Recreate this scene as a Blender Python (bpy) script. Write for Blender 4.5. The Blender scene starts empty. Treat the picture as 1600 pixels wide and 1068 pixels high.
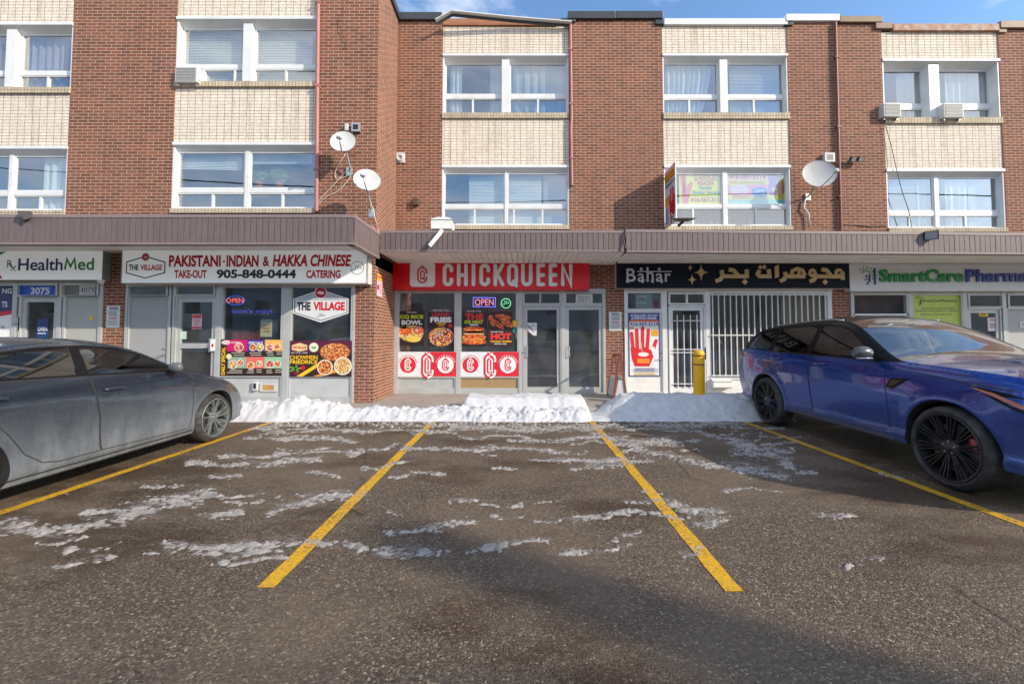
import bpy, bmesh, math, random
import numpy as np
from mathutils import Vector, Matrix, noise
from mathutils.geometry import delaunay_2d_cdt, tessellate_polygon
random.seed(7)
SC = bpy.context.scene
COL = SC.collection
PI = math.pi

# ---------------------------------------------------------------- camera
CAM_H, FOC, PX, PY, TILT = 1.44, 655.0, 812.0, 500.0, 0.0397      # photo is 1600 x 1068
cam = bpy.data.cameras.new("camera")
cam.sensor_width = 36.0
cam.lens = FOC / 1600 * 36.0
cam.shift_x = (800 - PX) / 1600
cam.shift_y = (PY - 534) / 1600
cam.clip_start, cam.clip_end = 0.05, 2000
camo = bpy.data.objects.new("camera", cam)
COL.objects.link(camo)
TH = math.atan(TILT)
camo.location = (0, 0, CAM_H)
camo.rotation_euler = (PI / 2 + TH, 0, 0)
SC.camera = camo

# ---------------------------------------------------------------- world and sun
SUN = Vector((1.75, -1.0, 1.0)).normalized()                        # towards the sun
w = bpy.data.worlds.new("World"); SC.world = w; w.use_nodes = True
nt = w.node_tree; nd = nt.nodes; lk = nt.links
bg = nd["Background"]
sky = nd.new("ShaderNodeTexSky"); sky.sky_type = 'NISHITA'; sky.sun_disc = False
sky.sun_elevation = math.asin(SUN.z); sky.sun_rotation = math.atan2(SUN.x, SUN.y)
sky.air_density = 1.0; sky.dust_density = 0.3; sky.ozone_density = 2.0
tc = nd.new("ShaderNodeTexCoord")
mp = nd.new("ShaderNodeMapping"); mp.inputs['Scale'].default_value = (1.2, 1.2, 3.4); mp.inputs['Location'].default_value = (0.35, 0.1, 0.5)
lk.new(tc.outputs['Generated'], mp.inputs[0])
ns = nd.new("ShaderNodeTexNoise"); ns.inputs['Scale'].default_value = 1.7; ns.inputs['Detail'].default_value = 8; ns.inputs['Roughness'].default_value = .58
lk.new(mp.outputs[0], ns.inputs['Vector'])
cr = nd.new("ShaderNodeValToRGB"); cr.color_ramp.elements[0].position = .47; cr.color_ramp.elements[1].position = .68
sx = nd.new("ShaderNodeSeparateXYZ"); lk.new(tc.outputs['Generated'], sx.inputs[0])          # more cloud on the street side of the sky
cb = nd.new("ShaderNodeMath"); cb.operation = 'MULTIPLY_ADD'; cb.inputs[1].default_value = -.11; lk.new(sx.outputs[1], cb.inputs[0]); lk.new(ns.outputs[0], cb.inputs[2])
lk.new(cb.outputs[0], cr.inputs[0])
mx = nd.new("ShaderNodeMix"); mx.data_type = 'RGBA'
mx.inputs[7].default_value = (4.9, 5.1, 5.5, 1)
hs = nd.new("ShaderNodeHueSaturation"); hs.inputs['Saturation'].default_value = 1.1; hs.inputs['Value'].default_value = 1.1
lk.new(sky.outputs[0], hs.inputs['Color']); lk.new(cr.outputs[0], mx.inputs[0]); lk.new(hs.outputs[0], mx.inputs[6])
lk.new(mx.outputs[2], bg.inputs[0])
bg.inputs[1].default_value = 0.15
sl = bpy.data.lights.new("sun", 'SUN'); sl.energy = 2.9; sl.angle = math.radians(.55); sl.color = (1, .87, .70)
so = bpy.data.objects.new("sun", sl); COL.objects.link(so); so.location = (20, -12, 14)
so.rotation_euler = (-SUN).to_track_quat('-Z', 'Y').to_euler()
vs = SC.view_settings
vs.view_transform = 'Standard'; vs.look = 'None'; vs.gamma = 1.0; vs.exposure = 0.84
SC.cycles.max_bounces = 10; SC.cycles.transparent_max_bounces = 16

# ---------------------------------------------------------------- measuring: photo pixel -> point at depth Y / on the ground
def ray(px, py):
    u, v = (px - PX) / FOC, (PY - py) / FOC
    return Vector((u, math.cos(TH) - v * math.sin(TH), math.sin(TH) + v * math.cos(TH)))
def P(px, py, Y):
    d = ray(px, py); t = Y / d.y
    return Vector((d.x * t, Y, CAM_H + d.z * t))
def G(px, py, z=0.0):
    d = ray(px, py); t = (z - CAM_H) / d.z
    return Vector((d.x * t, d.y * t, z))
def RX(px, py, Y): return P(px, py, Y).x
def RZ(px, py, Y): return P(px, py, Y).z

# ---------------------------------------------------------------- materials
MATS = {}
def L(c):       # sRGB 0-255 -> linear
    return tuple(((v / 255) / 12.92 if v / 255 <= .04045 else ((v / 255 + .055) / 1.055) ** 2.4) for v in c)
def mat(name, col, rough=.6, metal=0.0, var=.10, vscale=6.0, bump=0.0, bscale=60.0, spec=.5, coat=0.0, emit=None, estr=0.0, dirt=None, dscale=2.0, damt=.5, stretch=None):
    if name in MATS: return MATS[name]
    m = bpy.data.materials.new(name); m.use_nodes = True
    n, l = m.node_tree.nodes, m.node_tree.links
    b = n["Principled BSDF"]
    b.inputs['Roughness'].default_value = rough; b.inputs['Metallic'].default_value = metal
    b.inputs['Specular IOR Level'].default_value = spec; b.inputs['Coat Weight'].default_value = coat
    b.inputs['Base Color'].default_value = (*col, 1)
    t = n.new("ShaderNodeTexCoord"); vec = t.outputs['Object']
    if stretch:
        mm = n.new("ShaderNodeMapping"); mm.inputs['Scale'].default_value = stretch; l.new(vec, mm.inputs[0]); vec = mm.outputs[0]
    out = None
    if var:
        z = n.new("ShaderNodeTexNoise"); z.inputs['Scale'].default_value = vscale; z.inputs['Detail'].default_value = 6; z.inputs['Roughness'].default_value = .65
        l.new(vec, z.inputs['Vector'])
        r = n.new("ShaderNodeMapRange"); r.inputs[1].default_value = .3; r.inputs[2].default_value = .7; r.inputs[3].default_value = 1 - var; r.inputs[4].default_value = 1 + var
        l.new(z.outputs[0], r.inputs[0])
        x = n.new("ShaderNodeMix"); x.data_type = 'RGBA'; x.blend_type = 'MULTIPLY'; x.inputs[0].default_value = 1
        x.inputs[6].default_value = (*col, 1); l.new(r.outputs[0], x.inputs[7]); out = x.outputs[2]
    if dirt:
        z2 = n.new("ShaderNodeTexNoise"); z2.inputs['Scale'].default_value = dscale; z2.inputs['Detail'].default_value = 9; z2.inputs['Roughness'].default_value = .7
        l.new(vec, z2.inputs['Vector'])
        r2 = n.new("ShaderNodeMapRange"); r2.inputs[1].default_value = .45; r2.inputs[2].default_value = .72; r2.inputs[4].default_value = damt
        l.new(z2.outputs[0], r2.inputs[0])
        x2 = n.new("ShaderNodeMix"); x2.data_type = 'RGBA'; l.new(r2.outputs[0], x2.inputs[0])
        if out: l.new(out, x2.inputs[6])
        else: x2.inputs[6].default_value = (*col, 1)
        x2.inputs[7].default_value = (*dirt, 1); out = x2.outputs[2]
    if out: l.new(out, b.inputs['Base Color'])
    if bump:
        z3 = n.new("ShaderNodeTexNoise"); z3.inputs['Scale'].default_value = bscale; z3.inputs['Detail'].default_value = 5
        l.new(vec, z3.inputs['Vector'])
        bp = n.new("ShaderNodeBump"); bp.inputs['Strength'].default_value = bump; bp.inputs['Distance'].default_value = .01
        l.new(z3.outputs[0], bp.inputs['Height']); l.new(bp.outputs[0], b.inputs['Normal'])
    if emit:
        b.inputs['Emission Color'].default_value = (*emit, 1); b.inputs['Emission Strength'].default_value = estr
    MATS[name] = m; return m
def ink(rgb, rough=.5):     # printed colour
    return mat("ink_%d_%d_%d" % tuple(rgb), L(rgb), rough, var=.05, vscale=9)
def brick(name, c1, c2, mortar, bw, bh, off, msize=.0065, wear=(.2, .2, .2), wearamt=.3, bias=0.0):
    m = bpy.data.materials.new(name); m.use_nodes = True
    n, l = m.node_tree.nodes, m.node_tree.links; b = n["Principled BSDF"]; b.inputs['Roughness'].default_value = .85; b.inputs['Specular IOR Level'].default_value = .25
    t = n.new("ShaderNodeTexCoord"); s = n.new("ShaderNodeSeparateXYZ"); l.new(t.outputs['Object'], s.inputs[0])
    a = n.new("ShaderNodeMath"); l.new(s.outputs[0], a.inputs[0]); l.new(s.outputs[1], a.inputs[1])
    c = n.new("ShaderNodeCombineXYZ"); l.new(a.outputs[0], c.inputs[0]); l.new(s.outputs[2], c.inputs[1])
    k = n.new("ShaderNodeTexBrick"); k.offset = off; k.inputs['Scale'].default_value = 1; k.inputs['Brick Width'].default_value = bw; k.inputs['Row Height'].default_value = bh
    k.inputs['Mortar Size'].default_value = msize; k.inputs['Mortar Smooth'].default_value = .15; k.inputs['Bias'].default_value = bias
    k.inputs['Color1'].default_value = (*c1, 1); k.inputs['Color2'].default_value = (*c2, 1); k.inputs['Mortar'].default_value = (*mortar, 1)
    l.new(c.outputs[0], k.inputs['Vector'])
    z = n.new("ShaderNodeTexNoise"); z.inputs['Scale'].default_value = .7; z.inputs['Detail'].default_value = 8; z.inputs['Roughness'].default_value = .62; l.new(t.outputs['Object'], z.inputs['Vector'])
    r = n.new("ShaderNodeMapRange"); r.inputs[1].default_value = .42; r.inputs[2].default_value = .75; r.inputs[4].default_value = wearamt; l.new(z.outputs[0], r.inputs[0])
    x = n.new("ShaderNodeMix"); x.data_type = 'RGBA'; l.new(r.outputs[0], x.inputs[0]); l.new(k.outputs[0], x.inputs[6]); x.inputs[7].default_value = (*wear, 1)
    ms = n.new("ShaderNodeMapping"); ms.inputs['Scale'].default_value = (3.2, 3.2, .22); l.new(t.outputs['Object'], ms.inputs[0])       # rain streaks
    zs_ = n.new("ShaderNodeTexNoise"); zs_.inputs['Scale'].default_value = 1.6; zs_.inputs['Detail'].default_value = 7; zs_.inputs['Roughness'].default_value = .7; l.new(ms.outputs[0], zs_.inputs['Vector'])
    rs_ = n.new("ShaderNodeMapRange"); rs_.inputs[1].default_value = .52; rs_.inputs[2].default_value = .78; rs_.inputs[3].default_value = 1.05; rs_.inputs[4].default_value = .62; l.new(zs_.outputs[0], rs_.inputs[0])
    xs_ = n.new("ShaderNodeMix"); xs_.data_type = 'RGBA'; xs_.blend_type = 'MULTIPLY'; xs_.inputs[0].default_value = 1; l.new(x.outputs[2], xs_.inputs[6]); l.new(rs_.outputs[0], xs_.inputs[7]); x = xs_
    z2 = n.new("ShaderNodeTexNoise"); z2.inputs['Scale'].default_value = 34; z2.inputs['Detail'].default_value = 4; l.new(t.outputs['Object'], z2.inputs['Vector'])
    r2 = n.new("ShaderNodeMapRange"); r2.inputs[1].default_value = .3; r2.inputs[2].default_value = .7; r2.inputs[3].default_value = .8; r2.inputs[4].default_value = 1.2; l.new(z2.outputs[0], r2.inputs[0])
    x2 = n.new("ShaderNodeMix"); x2.data_type = 'RGBA'; x2.blend_type = 'MULTIPLY'; x2.inputs[0].default_value = 1; l.new(x.outputs[2], x2.inputs[6]); l.new(r2.outputs[0], x2.inputs[7])
    l.new(x2.outputs[2], b.inputs['Base Color'])
    iv = n.new("ShaderNodeMath"); iv.operation = 'MULTIPLY_ADD'; l.new(k.outputs['Fac'], iv.inputs[0]); iv.inputs[1].default_value = -1; iv.inputs[2].default_value = 1
    ad = n.new("ShaderNodeMath"); ad.operation = 'MULTIPLY_ADD'; l.new(z2.outputs[0], ad.inputs[0]); ad.inputs[1].default_value = .25; l.new(iv.outputs[0], ad.inputs[2])
    bp = n.new("ShaderNodeBump"); bp.inputs['Strength'].default_value = .6; bp.inputs['Distance'].default_value = .006; l.new(ad.outputs[0], bp.inputs['Height']); l.new(bp.outputs[0], b.inputs['Normal'])
    MATS[name] = m; return m
def glass(name, tint, refl, rough=.0, wav=.0, film=0.0):
    m = bpy.data.materials.new(name); m.use_nodes = True
    n, l = m.node_tree.nodes, m.node_tree.links
    n.remove(n["Principled BSDF"]); o = n["Material Output"]
    t = n.new("ShaderNodeBsdfTransparent"); t.inputs[0].default_value = (*tint, 1)
    g = n.new("ShaderNodeBsdfGlossy"); g.inputs['Roughness'].default_value = rough; g.inputs[0].default_value = (1, 1, 1, 1)
    lw = n.new("ShaderNodeLayerWeight"); pw = n.new("ShaderNodeMath"); pw.operation = 'POWER'; l.new(lw.outputs['Facing'], pw.inputs[0]); pw.inputs[1].default_value = 4.5
    a = n.new("ShaderNodeMath"); a.use_clamp = True; a.operation = 'MULTIPLY_ADD'; l.new(pw.outputs[0], a.inputs[0]); a.inputs[1].default_value = .85; a.inputs[2].default_value = refl + .04
    x = n.new("ShaderNodeMixShader"); l.new(a.outputs[0], x.inputs[0]); l.new(t.outputs[0], x.inputs[1]); l.new(g.outputs[0], x.inputs[2]); l.new(x.outputs[0], o.inputs[0])
    if film:      # pale dusty haze mixed in to lighten the glass
        df = n.new("ShaderNodeBsdfDiffuse"); df.inputs[0].default_value = (.5, .52, .53, 1); x3 = n.new("ShaderNodeMixShader"); tq = n.new("ShaderNodeTexCoord"); zq = n.new("ShaderNodeTexNoise"); zq.inputs['Scale'].default_value = 2.5; zq.inputs['Detail'].default_value = 6; l.new(tq.outputs['Object'], zq.inputs['Vector'])
        rq = n.new("ShaderNodeMapRange"); rq.inputs[1].default_value = .35; rq.inputs[2].default_value = .65; rq.inputs[3].default_value = film * .4; rq.inputs[4].default_value = film * 1.5; l.new(zq.outputs[0], rq.inputs[0]); l.new(rq.outputs[0], x3.inputs[0])
        l.new(x.outputs[0], x3.inputs[1]); l.new(df.outputs[0], x3.inputs[2]); l.new(x3.outputs[0], o.inputs[0])
    if wav:
        tc_ = n.new("ShaderNodeTexCoord"); z = n.new("ShaderNodeTexNoise"); z.inputs['Scale'].default_value = 1.3; l.new(tc_.outputs['Object'], z.inputs['Vector'])
        bp = n.new("ShaderNodeBump"); bp.inputs['Strength'].default_value = wav; bp.inputs['Distance'].default_value = .02; l.new(z.outputs[0], bp.inputs['Height']); l.new(bp.outputs[0], g.inputs['Normal'])
    MATS[name] = m; return m

RED_BRICK = brick("red_brick", (.248, .094, .056), (.140, .059, .041), (.47, .365, .275), .213, .0672, .5, .0066, (.20, .10, .075), .35, -.1)
CREAM_BRICK = brick("cream_brick", (.78, .70, .60), (.72, .635, .535), (.16, .125, .10), .155, .0672, 0.0, .005, (.56, .48, .385), .35)
SILL_BRICK = brick("sill_brick", (.60, .52, .38), (.50, .42, .30), (.20, .17, .14), .07, .2, 0.0, .006, (.3, .27, .22), .5)
WHITE_AL = mat("white_aluminium", (.74, .76, .77), .45, var=.06, dirt=(.42, .41, .40), dscale=3, damt=.45)
GREY_AL = mat("grey_aluminium", (.50, .52, .52), .42, metal=.15, var=.08, dirt=(.27, .27, .26), dscale=3, damt=.5)
WHITE_PAINT = mat("white_paint", (.78, .78, .76), .5, var=.05, dirt=(.45, .43, .40), dscale=2.5, damt=.4)
GREY_PAINT = mat("grey_paint", (.43, .45, .45), .5, var=.07, dirt=(.3, .3, .3), dscale=2.2, damt=.5)
MAUVE = mat("mauve_siding", (.158, .119, .122), .6, var=.13, vscale=14, dirt=(.12, .09, .09), dscale=4, damt=.6, stretch=(1, 1, .25))
MAUVE_CAP = mat("mauve_flashing", (.25, .195, .19), .5, var=.1, dirt=(.14, .11, .11), dscale=3, damt=.5)
SOFFIT = mat("white_soffit", (.88, .87, .85), .6, var=.05, dirt=(.5, .46, .42), dscale=2, damt=.5)
DARK = mat("dark_gap", (.03, .028, .027), .9, var=.1)
BLACK_CAP = mat("black_flashing", (.045, .05, .055), .38, var=.2, vscale=3)
TAN_CAP = mat("tan_flashing", (.24, .16, .10), .6, var=.15, dirt=(.13, .08, .05), dscale=4, damt=.7)
RUST_CAP = mat("rusty_flashing", (.33, .17, .10), .7, var=.2, vscale=5, dirt=(.55, .52, .5), dscale=6, damt=.8)
WHITE_CAP = mat("white_flashing", (.75, .77, .78), .45, var=.06)
WOOD = mat("weathered_wood", (.36, .15, .08), .8, var=.25, vscale=7, dirt=(.5, .3, .16), dscale=5, damt=.6, stretch=(.4, 1, 3))
PINK_PIPE = mat("pink_painted_metal", (.40, .17, .16), .5, var=.12, dirt=(.25, .1, .09), dscale=4)
RED_PIPE = mat("dark_red_pipe", (.17, .055, .05), .45, var=.15)
CONCRETE = mat("concrete", (.34, .31, .28), .9, var=.16, vscale=5, bump=.3, bscale=90, dirt=(.22, .19, .16), dscale=1.6, damt=.7)
BLACK = mat("black_plastic", (.018, .018, .02), .45, var=.15)
STEEL = mat("galvanised_steel", (.50, .51, .52), .4, metal=.7, var=.12, vscale=14)
PALE = mat("pale_plastic", (.60, .61, .60), .5, var=.06, dirt=(.42, .41, .39), dscale=5)
ROOM = mat("room_wall", (.34, .32, .30), .9, var=.08)
SHOPROOM = mat("shop_wall", (.34, .36, .37), .9, var=.1)
GLASS_UP = glass("window_glass", (.82, .90, .92), .26, wav=.03)
GLASS_SHOP = glass("shop_glass", (.75, .80, .82), .09, wav=.012, film=.07)

# ---------------------------------------------------------------- objects
WL = {}
def setp(o, label=None, cat=None, group=None, kind=None):
    for k, v in (("label", label), ("category", cat), ("group", group), ("kind", kind)):
        if v: o[k] = v
    return o
def thing(name, label, cat, loc=(0, 0, 0), group=None):
    o = bpy.data.objects.new(name, None); COL.objects.link(o); o.empty_display_size = .1
    o.location = loc; WL[o.name] = Vector(loc)
    return setp(o, label, cat, group)
TEXT = {}
def text_mesh(s, offset=0.0, shear=0.0):
    key = (s, offset, shear)
    if key in TEXT: return TEXT[key]
    c = bpy.data.curves.new("text", 'FONT'); c.body = s; c.offset = offset; c.shear = shear; c.resolution_u = 4
    o = bpy.data.objects.new("text", c); COL.objects.link(o)
    bpy.context.view_layer.update()
    me = bpy.data.meshes.new_from_object(o.evaluated_get(bpy.context.evaluated_depsgraph_get()))
    v = np.array([p.co[:2] for p in me.vertices]) if len(me.vertices) else np.zeros((1, 2))
    f = [tuple(p.vertices) for p in me.polygons]
    bpy.data.objects.remove(o); bpy.data.curves.remove(c); bpy.data.meshes.remove(me)
    lo, hi = v.min(0), v.max(0); v = (v - lo) / np.maximum(hi - lo, 1e-6)
    TEXT[key] = (v, f, hi - lo); return TEXT[key]

class MB:
    def __init__(s): s.v, s.f, s.m, s.mats = [], [], [], []
    def mi(s, m):
        if m is None: return 0
        if m not in s.mats: s.mats.append(m)
        return s.mats.index(m)
    def add(s, vs_, fs, m=None):
        b = len(s.v); s.v += [tuple(p) for p in vs_]; k = s.mi(m)
        for f in fs: s.f.append(tuple(i + b for i in f)); s.m.append(k)
        return s
    def box(s, x0, y0, z0, x1, y1, z1, m=None):
        x0, x1 = sorted((x0, x1)); y0, y1 = sorted((y0, y1)); z0, z1 = sorted((z0, z1))
        return s.add([(x0, y0, z0), (x1, y0, z0), (x1, y1, z0), (x0, y1, z0), (x0, y0, z1), (x1, y0, z1), (x1, y1, z1), (x0, y1, z1)],
                     [(0, 3, 2, 1), (4, 5, 6, 7), (0, 1, 5, 4), (1, 2, 6, 5), (2, 3, 7, 6), (3, 0, 4, 7)], m)
    def bar(s, a, b, wx, wy, m=None):      # box beam between two points
        a, b = Vector(a), Vector(b); d = (b - a).normalized()
        u = d.cross(Vector((0, 0, 1)) if abs(d.z) < .9 else Vector((0, 1, 0))).normalized(); t = u.cross(d)
        q = [(-1, -1), (1, -1), (1, 1), (-1, 1)]
        return s.add([p + u * (i * wx / 2) + t * (j * wy / 2) for p in (a, b) for i, j in q],
                     [(0, 1, 2, 3), (7, 6, 5, 4), (0, 4, 5, 1), (1, 5, 6, 2), (2, 6, 7, 3), (3, 7, 4, 0)], m)
    def tube(s, pts, r, n=8, m=None, cap=True):
        pts = [Vector(p) for p in pts]; rs = r if isinstance(r, (list, tuple)) else [r] * len(pts)
        vs_, fs = [], []; u = None
        for i, p in enumerate(pts):
            d = (pts[min(i + 1, len(pts) - 1)] - pts[max(i - 1, 0)]).normalized()
            if u is None: u = d.cross(Vector((0, 0, 1)) if abs(d.z) < .9 else Vector((1, 0, 0))).normalized()
            else: u = (u - d * u.dot(d)).normalized()
            t = d.cross(u)
            for k in range(n):
                a = 2 * PI * k / n; vs_.append(p + (u * math.cos(a) + t * math.sin(a)) * rs[i])
        for i in range(len(pts) - 1):
            for k in range(n): fs.append((i * n + k, i * n + (k + 1) % n, (i + 1) * n + (k + 1) % n, (i + 1) * n + k))
        if cap: fs += [tuple(range(n))[::-1], tuple(range((len(pts) - 1) * n, len(pts) * n))]
        return s.add(vs_, fs, m)
    def lathe(s, prof, n=24, o=(0, 0, 0), M=None, m=None):     # prof [(r, h)] about local z
        vs_, fs = [], []; M = M or Matrix.Identity(3); o = Vector(o)
        for r, h in prof:
            for k in range(n): a = 2 * PI * k / n; vs_.append(o + M @ Vector((r * math.cos(a), r * math.sin(a), h)))
        for i in range(len(prof) - 1):
            for k in range(n): fs.append((i * n + k, i * n + (k + 1) % n, (i + 1) * n + (k + 1) % n, (i + 1) * n + k))
        return s.add(vs_, fs, m)
    def prism(s, poly, fn, d0, d1, m=None):   # poly 2D, fn(u, v, d) -> point
        n = len(poly); tri = tessellate_polygon([[Vector((p[0], p[1], 0)) for p in poly]])
        vs_ = [fn(p[0], p[1], d0) for p in poly] + [fn(p[0], p[1], d1) for p in poly]
        fs = [tuple(t) for t in tri] + [tuple(i + n for i in t) for t in tri] + [(i, (i + 1) % n, (i + 1) % n + n, i + n) for i in range(n)]
        return s.add(vs_, fs, m)
    def build(s, name, m=None, parent=None, smooth=False, bevel=0.0, loc=None):
        me = bpy.data.meshes.new(name)
        org = Vector((0, 0, 0))
        if parent is not None: org = WL[parent.name]
        elif loc is not None: org = Vector(loc)
        me.from_pydata([(p[0] - org.x, p[1] - org.y, p[2] - org.z) for p in s.v], [], s.f)
        ml = s.mats if s.mats else ([m] if m else [])
        for q in ml: me.materials.append(q)
        if s.mats: me.polygons.foreach_set("material_index", s.m)
        bm = bmesh.new(); bm.from_mesh(me); bmesh.ops.recalc_face_normals(bm, faces=bm.faces); bm.to_mesh(me); bm.free()
        if smooth is True: me.polygons.foreach_set("use_smooth", [True] * len(me.polygons))
        elif smooth:
            me.polygons.foreach_set("use_smooth", [True] * len(me.polygons))
            me.set_sharp_from_angle(angle=math.radians(smooth))
        o = bpy.data.objects.new(name, me); COL.objects.link(o)
        if parent is not None: o.parent = parent; WL[o.name] = org
        else: o.location = org; WL[o.name] = org
        if bevel:
            b = o.modifiers.new("bevel", 'BEVEL'); b.width = bevel; b.segments = 2; b.limit_method = 'ANGLE'
        return o

class Canvas:      # a flat face at depth Y facing the street, drawn in photo pixels; layers sit 1.5 mm proud of each other
    def __init__(s, mb, px0, py0, px1, py1, Y):
        s.mb, s.Y = mb, Y; cx, cy = (px0 + px1) / 2, (py0 + py1) / 2
        a, b = RX(px0, cy, Y), RX(px1, cy, Y); s.sx = (b - a) / (px1 - px0); s.x0 = a - px0 * s.sx
        t, u = RZ(cx, py0, Y), RZ(cx, py1, Y); s.sz = (u - t) / (py1 - py0); s.z0 = t - py0 * s.sz
        s.k = 0
        s.c = (px0, py0, px1, py1)
    def w(s, x, y, d=0.0): return (s.x0 + x * s.sx, s.Y - .0015 * s.k - d, s.z0 + y * s.sz)
    def layer(s, k): s.k = k; return s
    def poly(s, pts, m, depth=0.0, base=0.0):
        pts = [p for i, p in enumerate(pts) if i == 0 or (abs(p[0] - pts[i - 1][0]) + abs(p[1] - pts[i - 1][1])) > 1e-6]
        if depth: s.mb.prism(pts, lambda u, v, d: s.w(u, v, d), base, base + depth, m)
        else:
            tri = tessellate_polygon([[Vector((p[0], p[1], 0)) for p in pts]])
            s.mb.add([s.w(*p) for p in pts], [tuple(t) for t in tri], m)
        return s
    def rect(s, x0, y0, x1, y1, m, depth=0.0): return s.poly([(x0, y0), (x1, y0), (x1, y1), (x0, y1)], m, depth)
    def rrect(s, x0, y0, x1, y1, r, m, depth=0.0):
        p = []
        for cx, cy, a0 in ((x1 - r, y0 + r, -90), (x1 - r, y1 - r, 0), (x0 + r, y1 - r, 90), (x0 + r, y0 + r, 180)):
            for k in range(6): a = math.radians(a0 + 18 * k); p.append((cx + r * math.cos(a), cy + r * math.sin(a)))
        return s.poly(p, m, depth)
    def disc(s, cx, cy, rx, m, ry=None, n=24, depth=0.0):
        ry = ry or rx
        return s.poly([(cx + rx * math.cos(2 * PI * k / n), cy + ry * math.sin(2 * PI * k / n)) for k in range(n)], m, depth)
    def stroke(s, pts, wd, m, closed=False, depth=0.0, cap=True):
        pts = [Vector((p[0], p[1])) for p in pts]; n = len(pts); h = wd / 2
        lft, rgt = [], []
        for i in range(n):
            a = pts[(i - 1) % n] if (closed or i) else None; b = pts[(i + 1) % n] if (closed or i < n - 1) else None
            d1 = (pts[i] - a).normalized() if a is not None else None; d2 = (b - pts[i]).normalized() if b is not None else None
            d1 = d1 or d2; d2 = d2 or d1
            n1, n2 = Vector((-d1.y, d1.x)), Vector((-d2.y, d2.x)); mt = (n1 + n2)
            mt = mt.normalized() if mt.length > 1e-4 else n1; q = h / max(mt.dot(n1), .4)
            lft.append(pts[i] + mt * q); rgt.append(pts[i] - mt * q)
        if closed:
            v = [s.w(*p) for p in lft + rgt]; s.mb.add(v, [(i, (i + 1) % n, n + (i + 1) % n, n + i) for i in range(n)], m)
            if depth: s.mb.add(v + [s.w(p.x, p.y, -depth) for p in lft + rgt], [(i, (i + 1) % n, 2 * n + (i + 1) % n, 2 * n + i) for i in range(n)] + [(n + i, n + (i + 1) % n, 3 * n + (i + 1) % n, 3 * n + i) for i in range(n)], m)
            return s
        out = list(lft)
        if cap:
            d = (pts[-1] - pts[-2]).normalized(); t = Vector((-d.y, d.x))
            out += [pts[-1] + (t * math.cos(a) + d * math.sin(a)) * h for a in [PI * k / 6 for k in range(1, 6)]]
        out += rgt[::-1]
        if cap:
            d = (pts[0] - pts[1]).normalized(); t = Vector((-d.y, d.x))
            out += [pts[0] + (t * math.cos(a) + d * math.sin(a)) * h for a in [PI * k / 6 for k in range(1, 6)]]
        return s.poly([tuple(p) for p in out], m, depth)
    def text(s, t, x0, y0, x1, y1, m, bold=0.0, shear=0.0, depth=0.0):
        v, f, _ = text_mesh(t, bold, shear)
        q = [(x0 + p[0] * (x1 - x0), y1 + p[1] * (y0 - y1)) for p in v]
        if not depth: s.mb.add([s.w(*p) for p in q], f, m); return s
        n = len(q); e = {}
        for c in f:
            for i in range(len(c)):
                k = (c[i], c[(i + 1) % len(c)]); key = tuple(sorted(k)); e[key] = e.get(key, 0) + 1
        sd = [(a, b, b + n, a + n) for (a, b), k in e.items() if k == 1]
        s.mb.add([s.w(p[0], p[1], depth) for p in q] + [s.w(p[0], p[1], 0) for p in q], f + sd, m); return s
    def arc(s, cx, cy, rx, ry, a0, a1, n=12):
        return [(cx + rx * math.cos(math.radians(a0 + (a1 - a0) * k / n)), cy + ry * math.sin(math.radians(a0 + (a1 - a0) * k / n))) for k in range(n + 1)]
# ================================================================ ground and pavement (the setting)
YL, YM, YFL, YFM = 8.6, 10.0, 7.2, 8.5        # wall and canopy depths of the forward and the recessed block
XC, XF = -2.98, -2.88
GZ = .10

# ================================================================ apartment blocks
def vx(Y, d, m, mb, x0, x1, z0, z1): mb.box(x0, Y, z0, x1, Y + d, z1, m)
def frame_bars(mb, x0, z0, x1, z1, Y, t, d, m):
    mb.box(x0, Y, z0, x0 + t, Y + d, z1, m); mb.box(x1 - t, Y, z0, x1, Y + d, z1, m)
    mb.box(x0 + t, Y, z0, x1 - t, Y + d, z0 + t, m); mb.box(x0 + t, Y, z1 - t, x1 - t, Y + d, z1, m)
def pane_quad(mb, x0, z0, x1, z1, Y): mb.add([(x0, Y, z0), (x1, Y, z0), (x1, Y, z1), (x0, Y, z1)], [(0, 1, 2, 3)])

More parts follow.
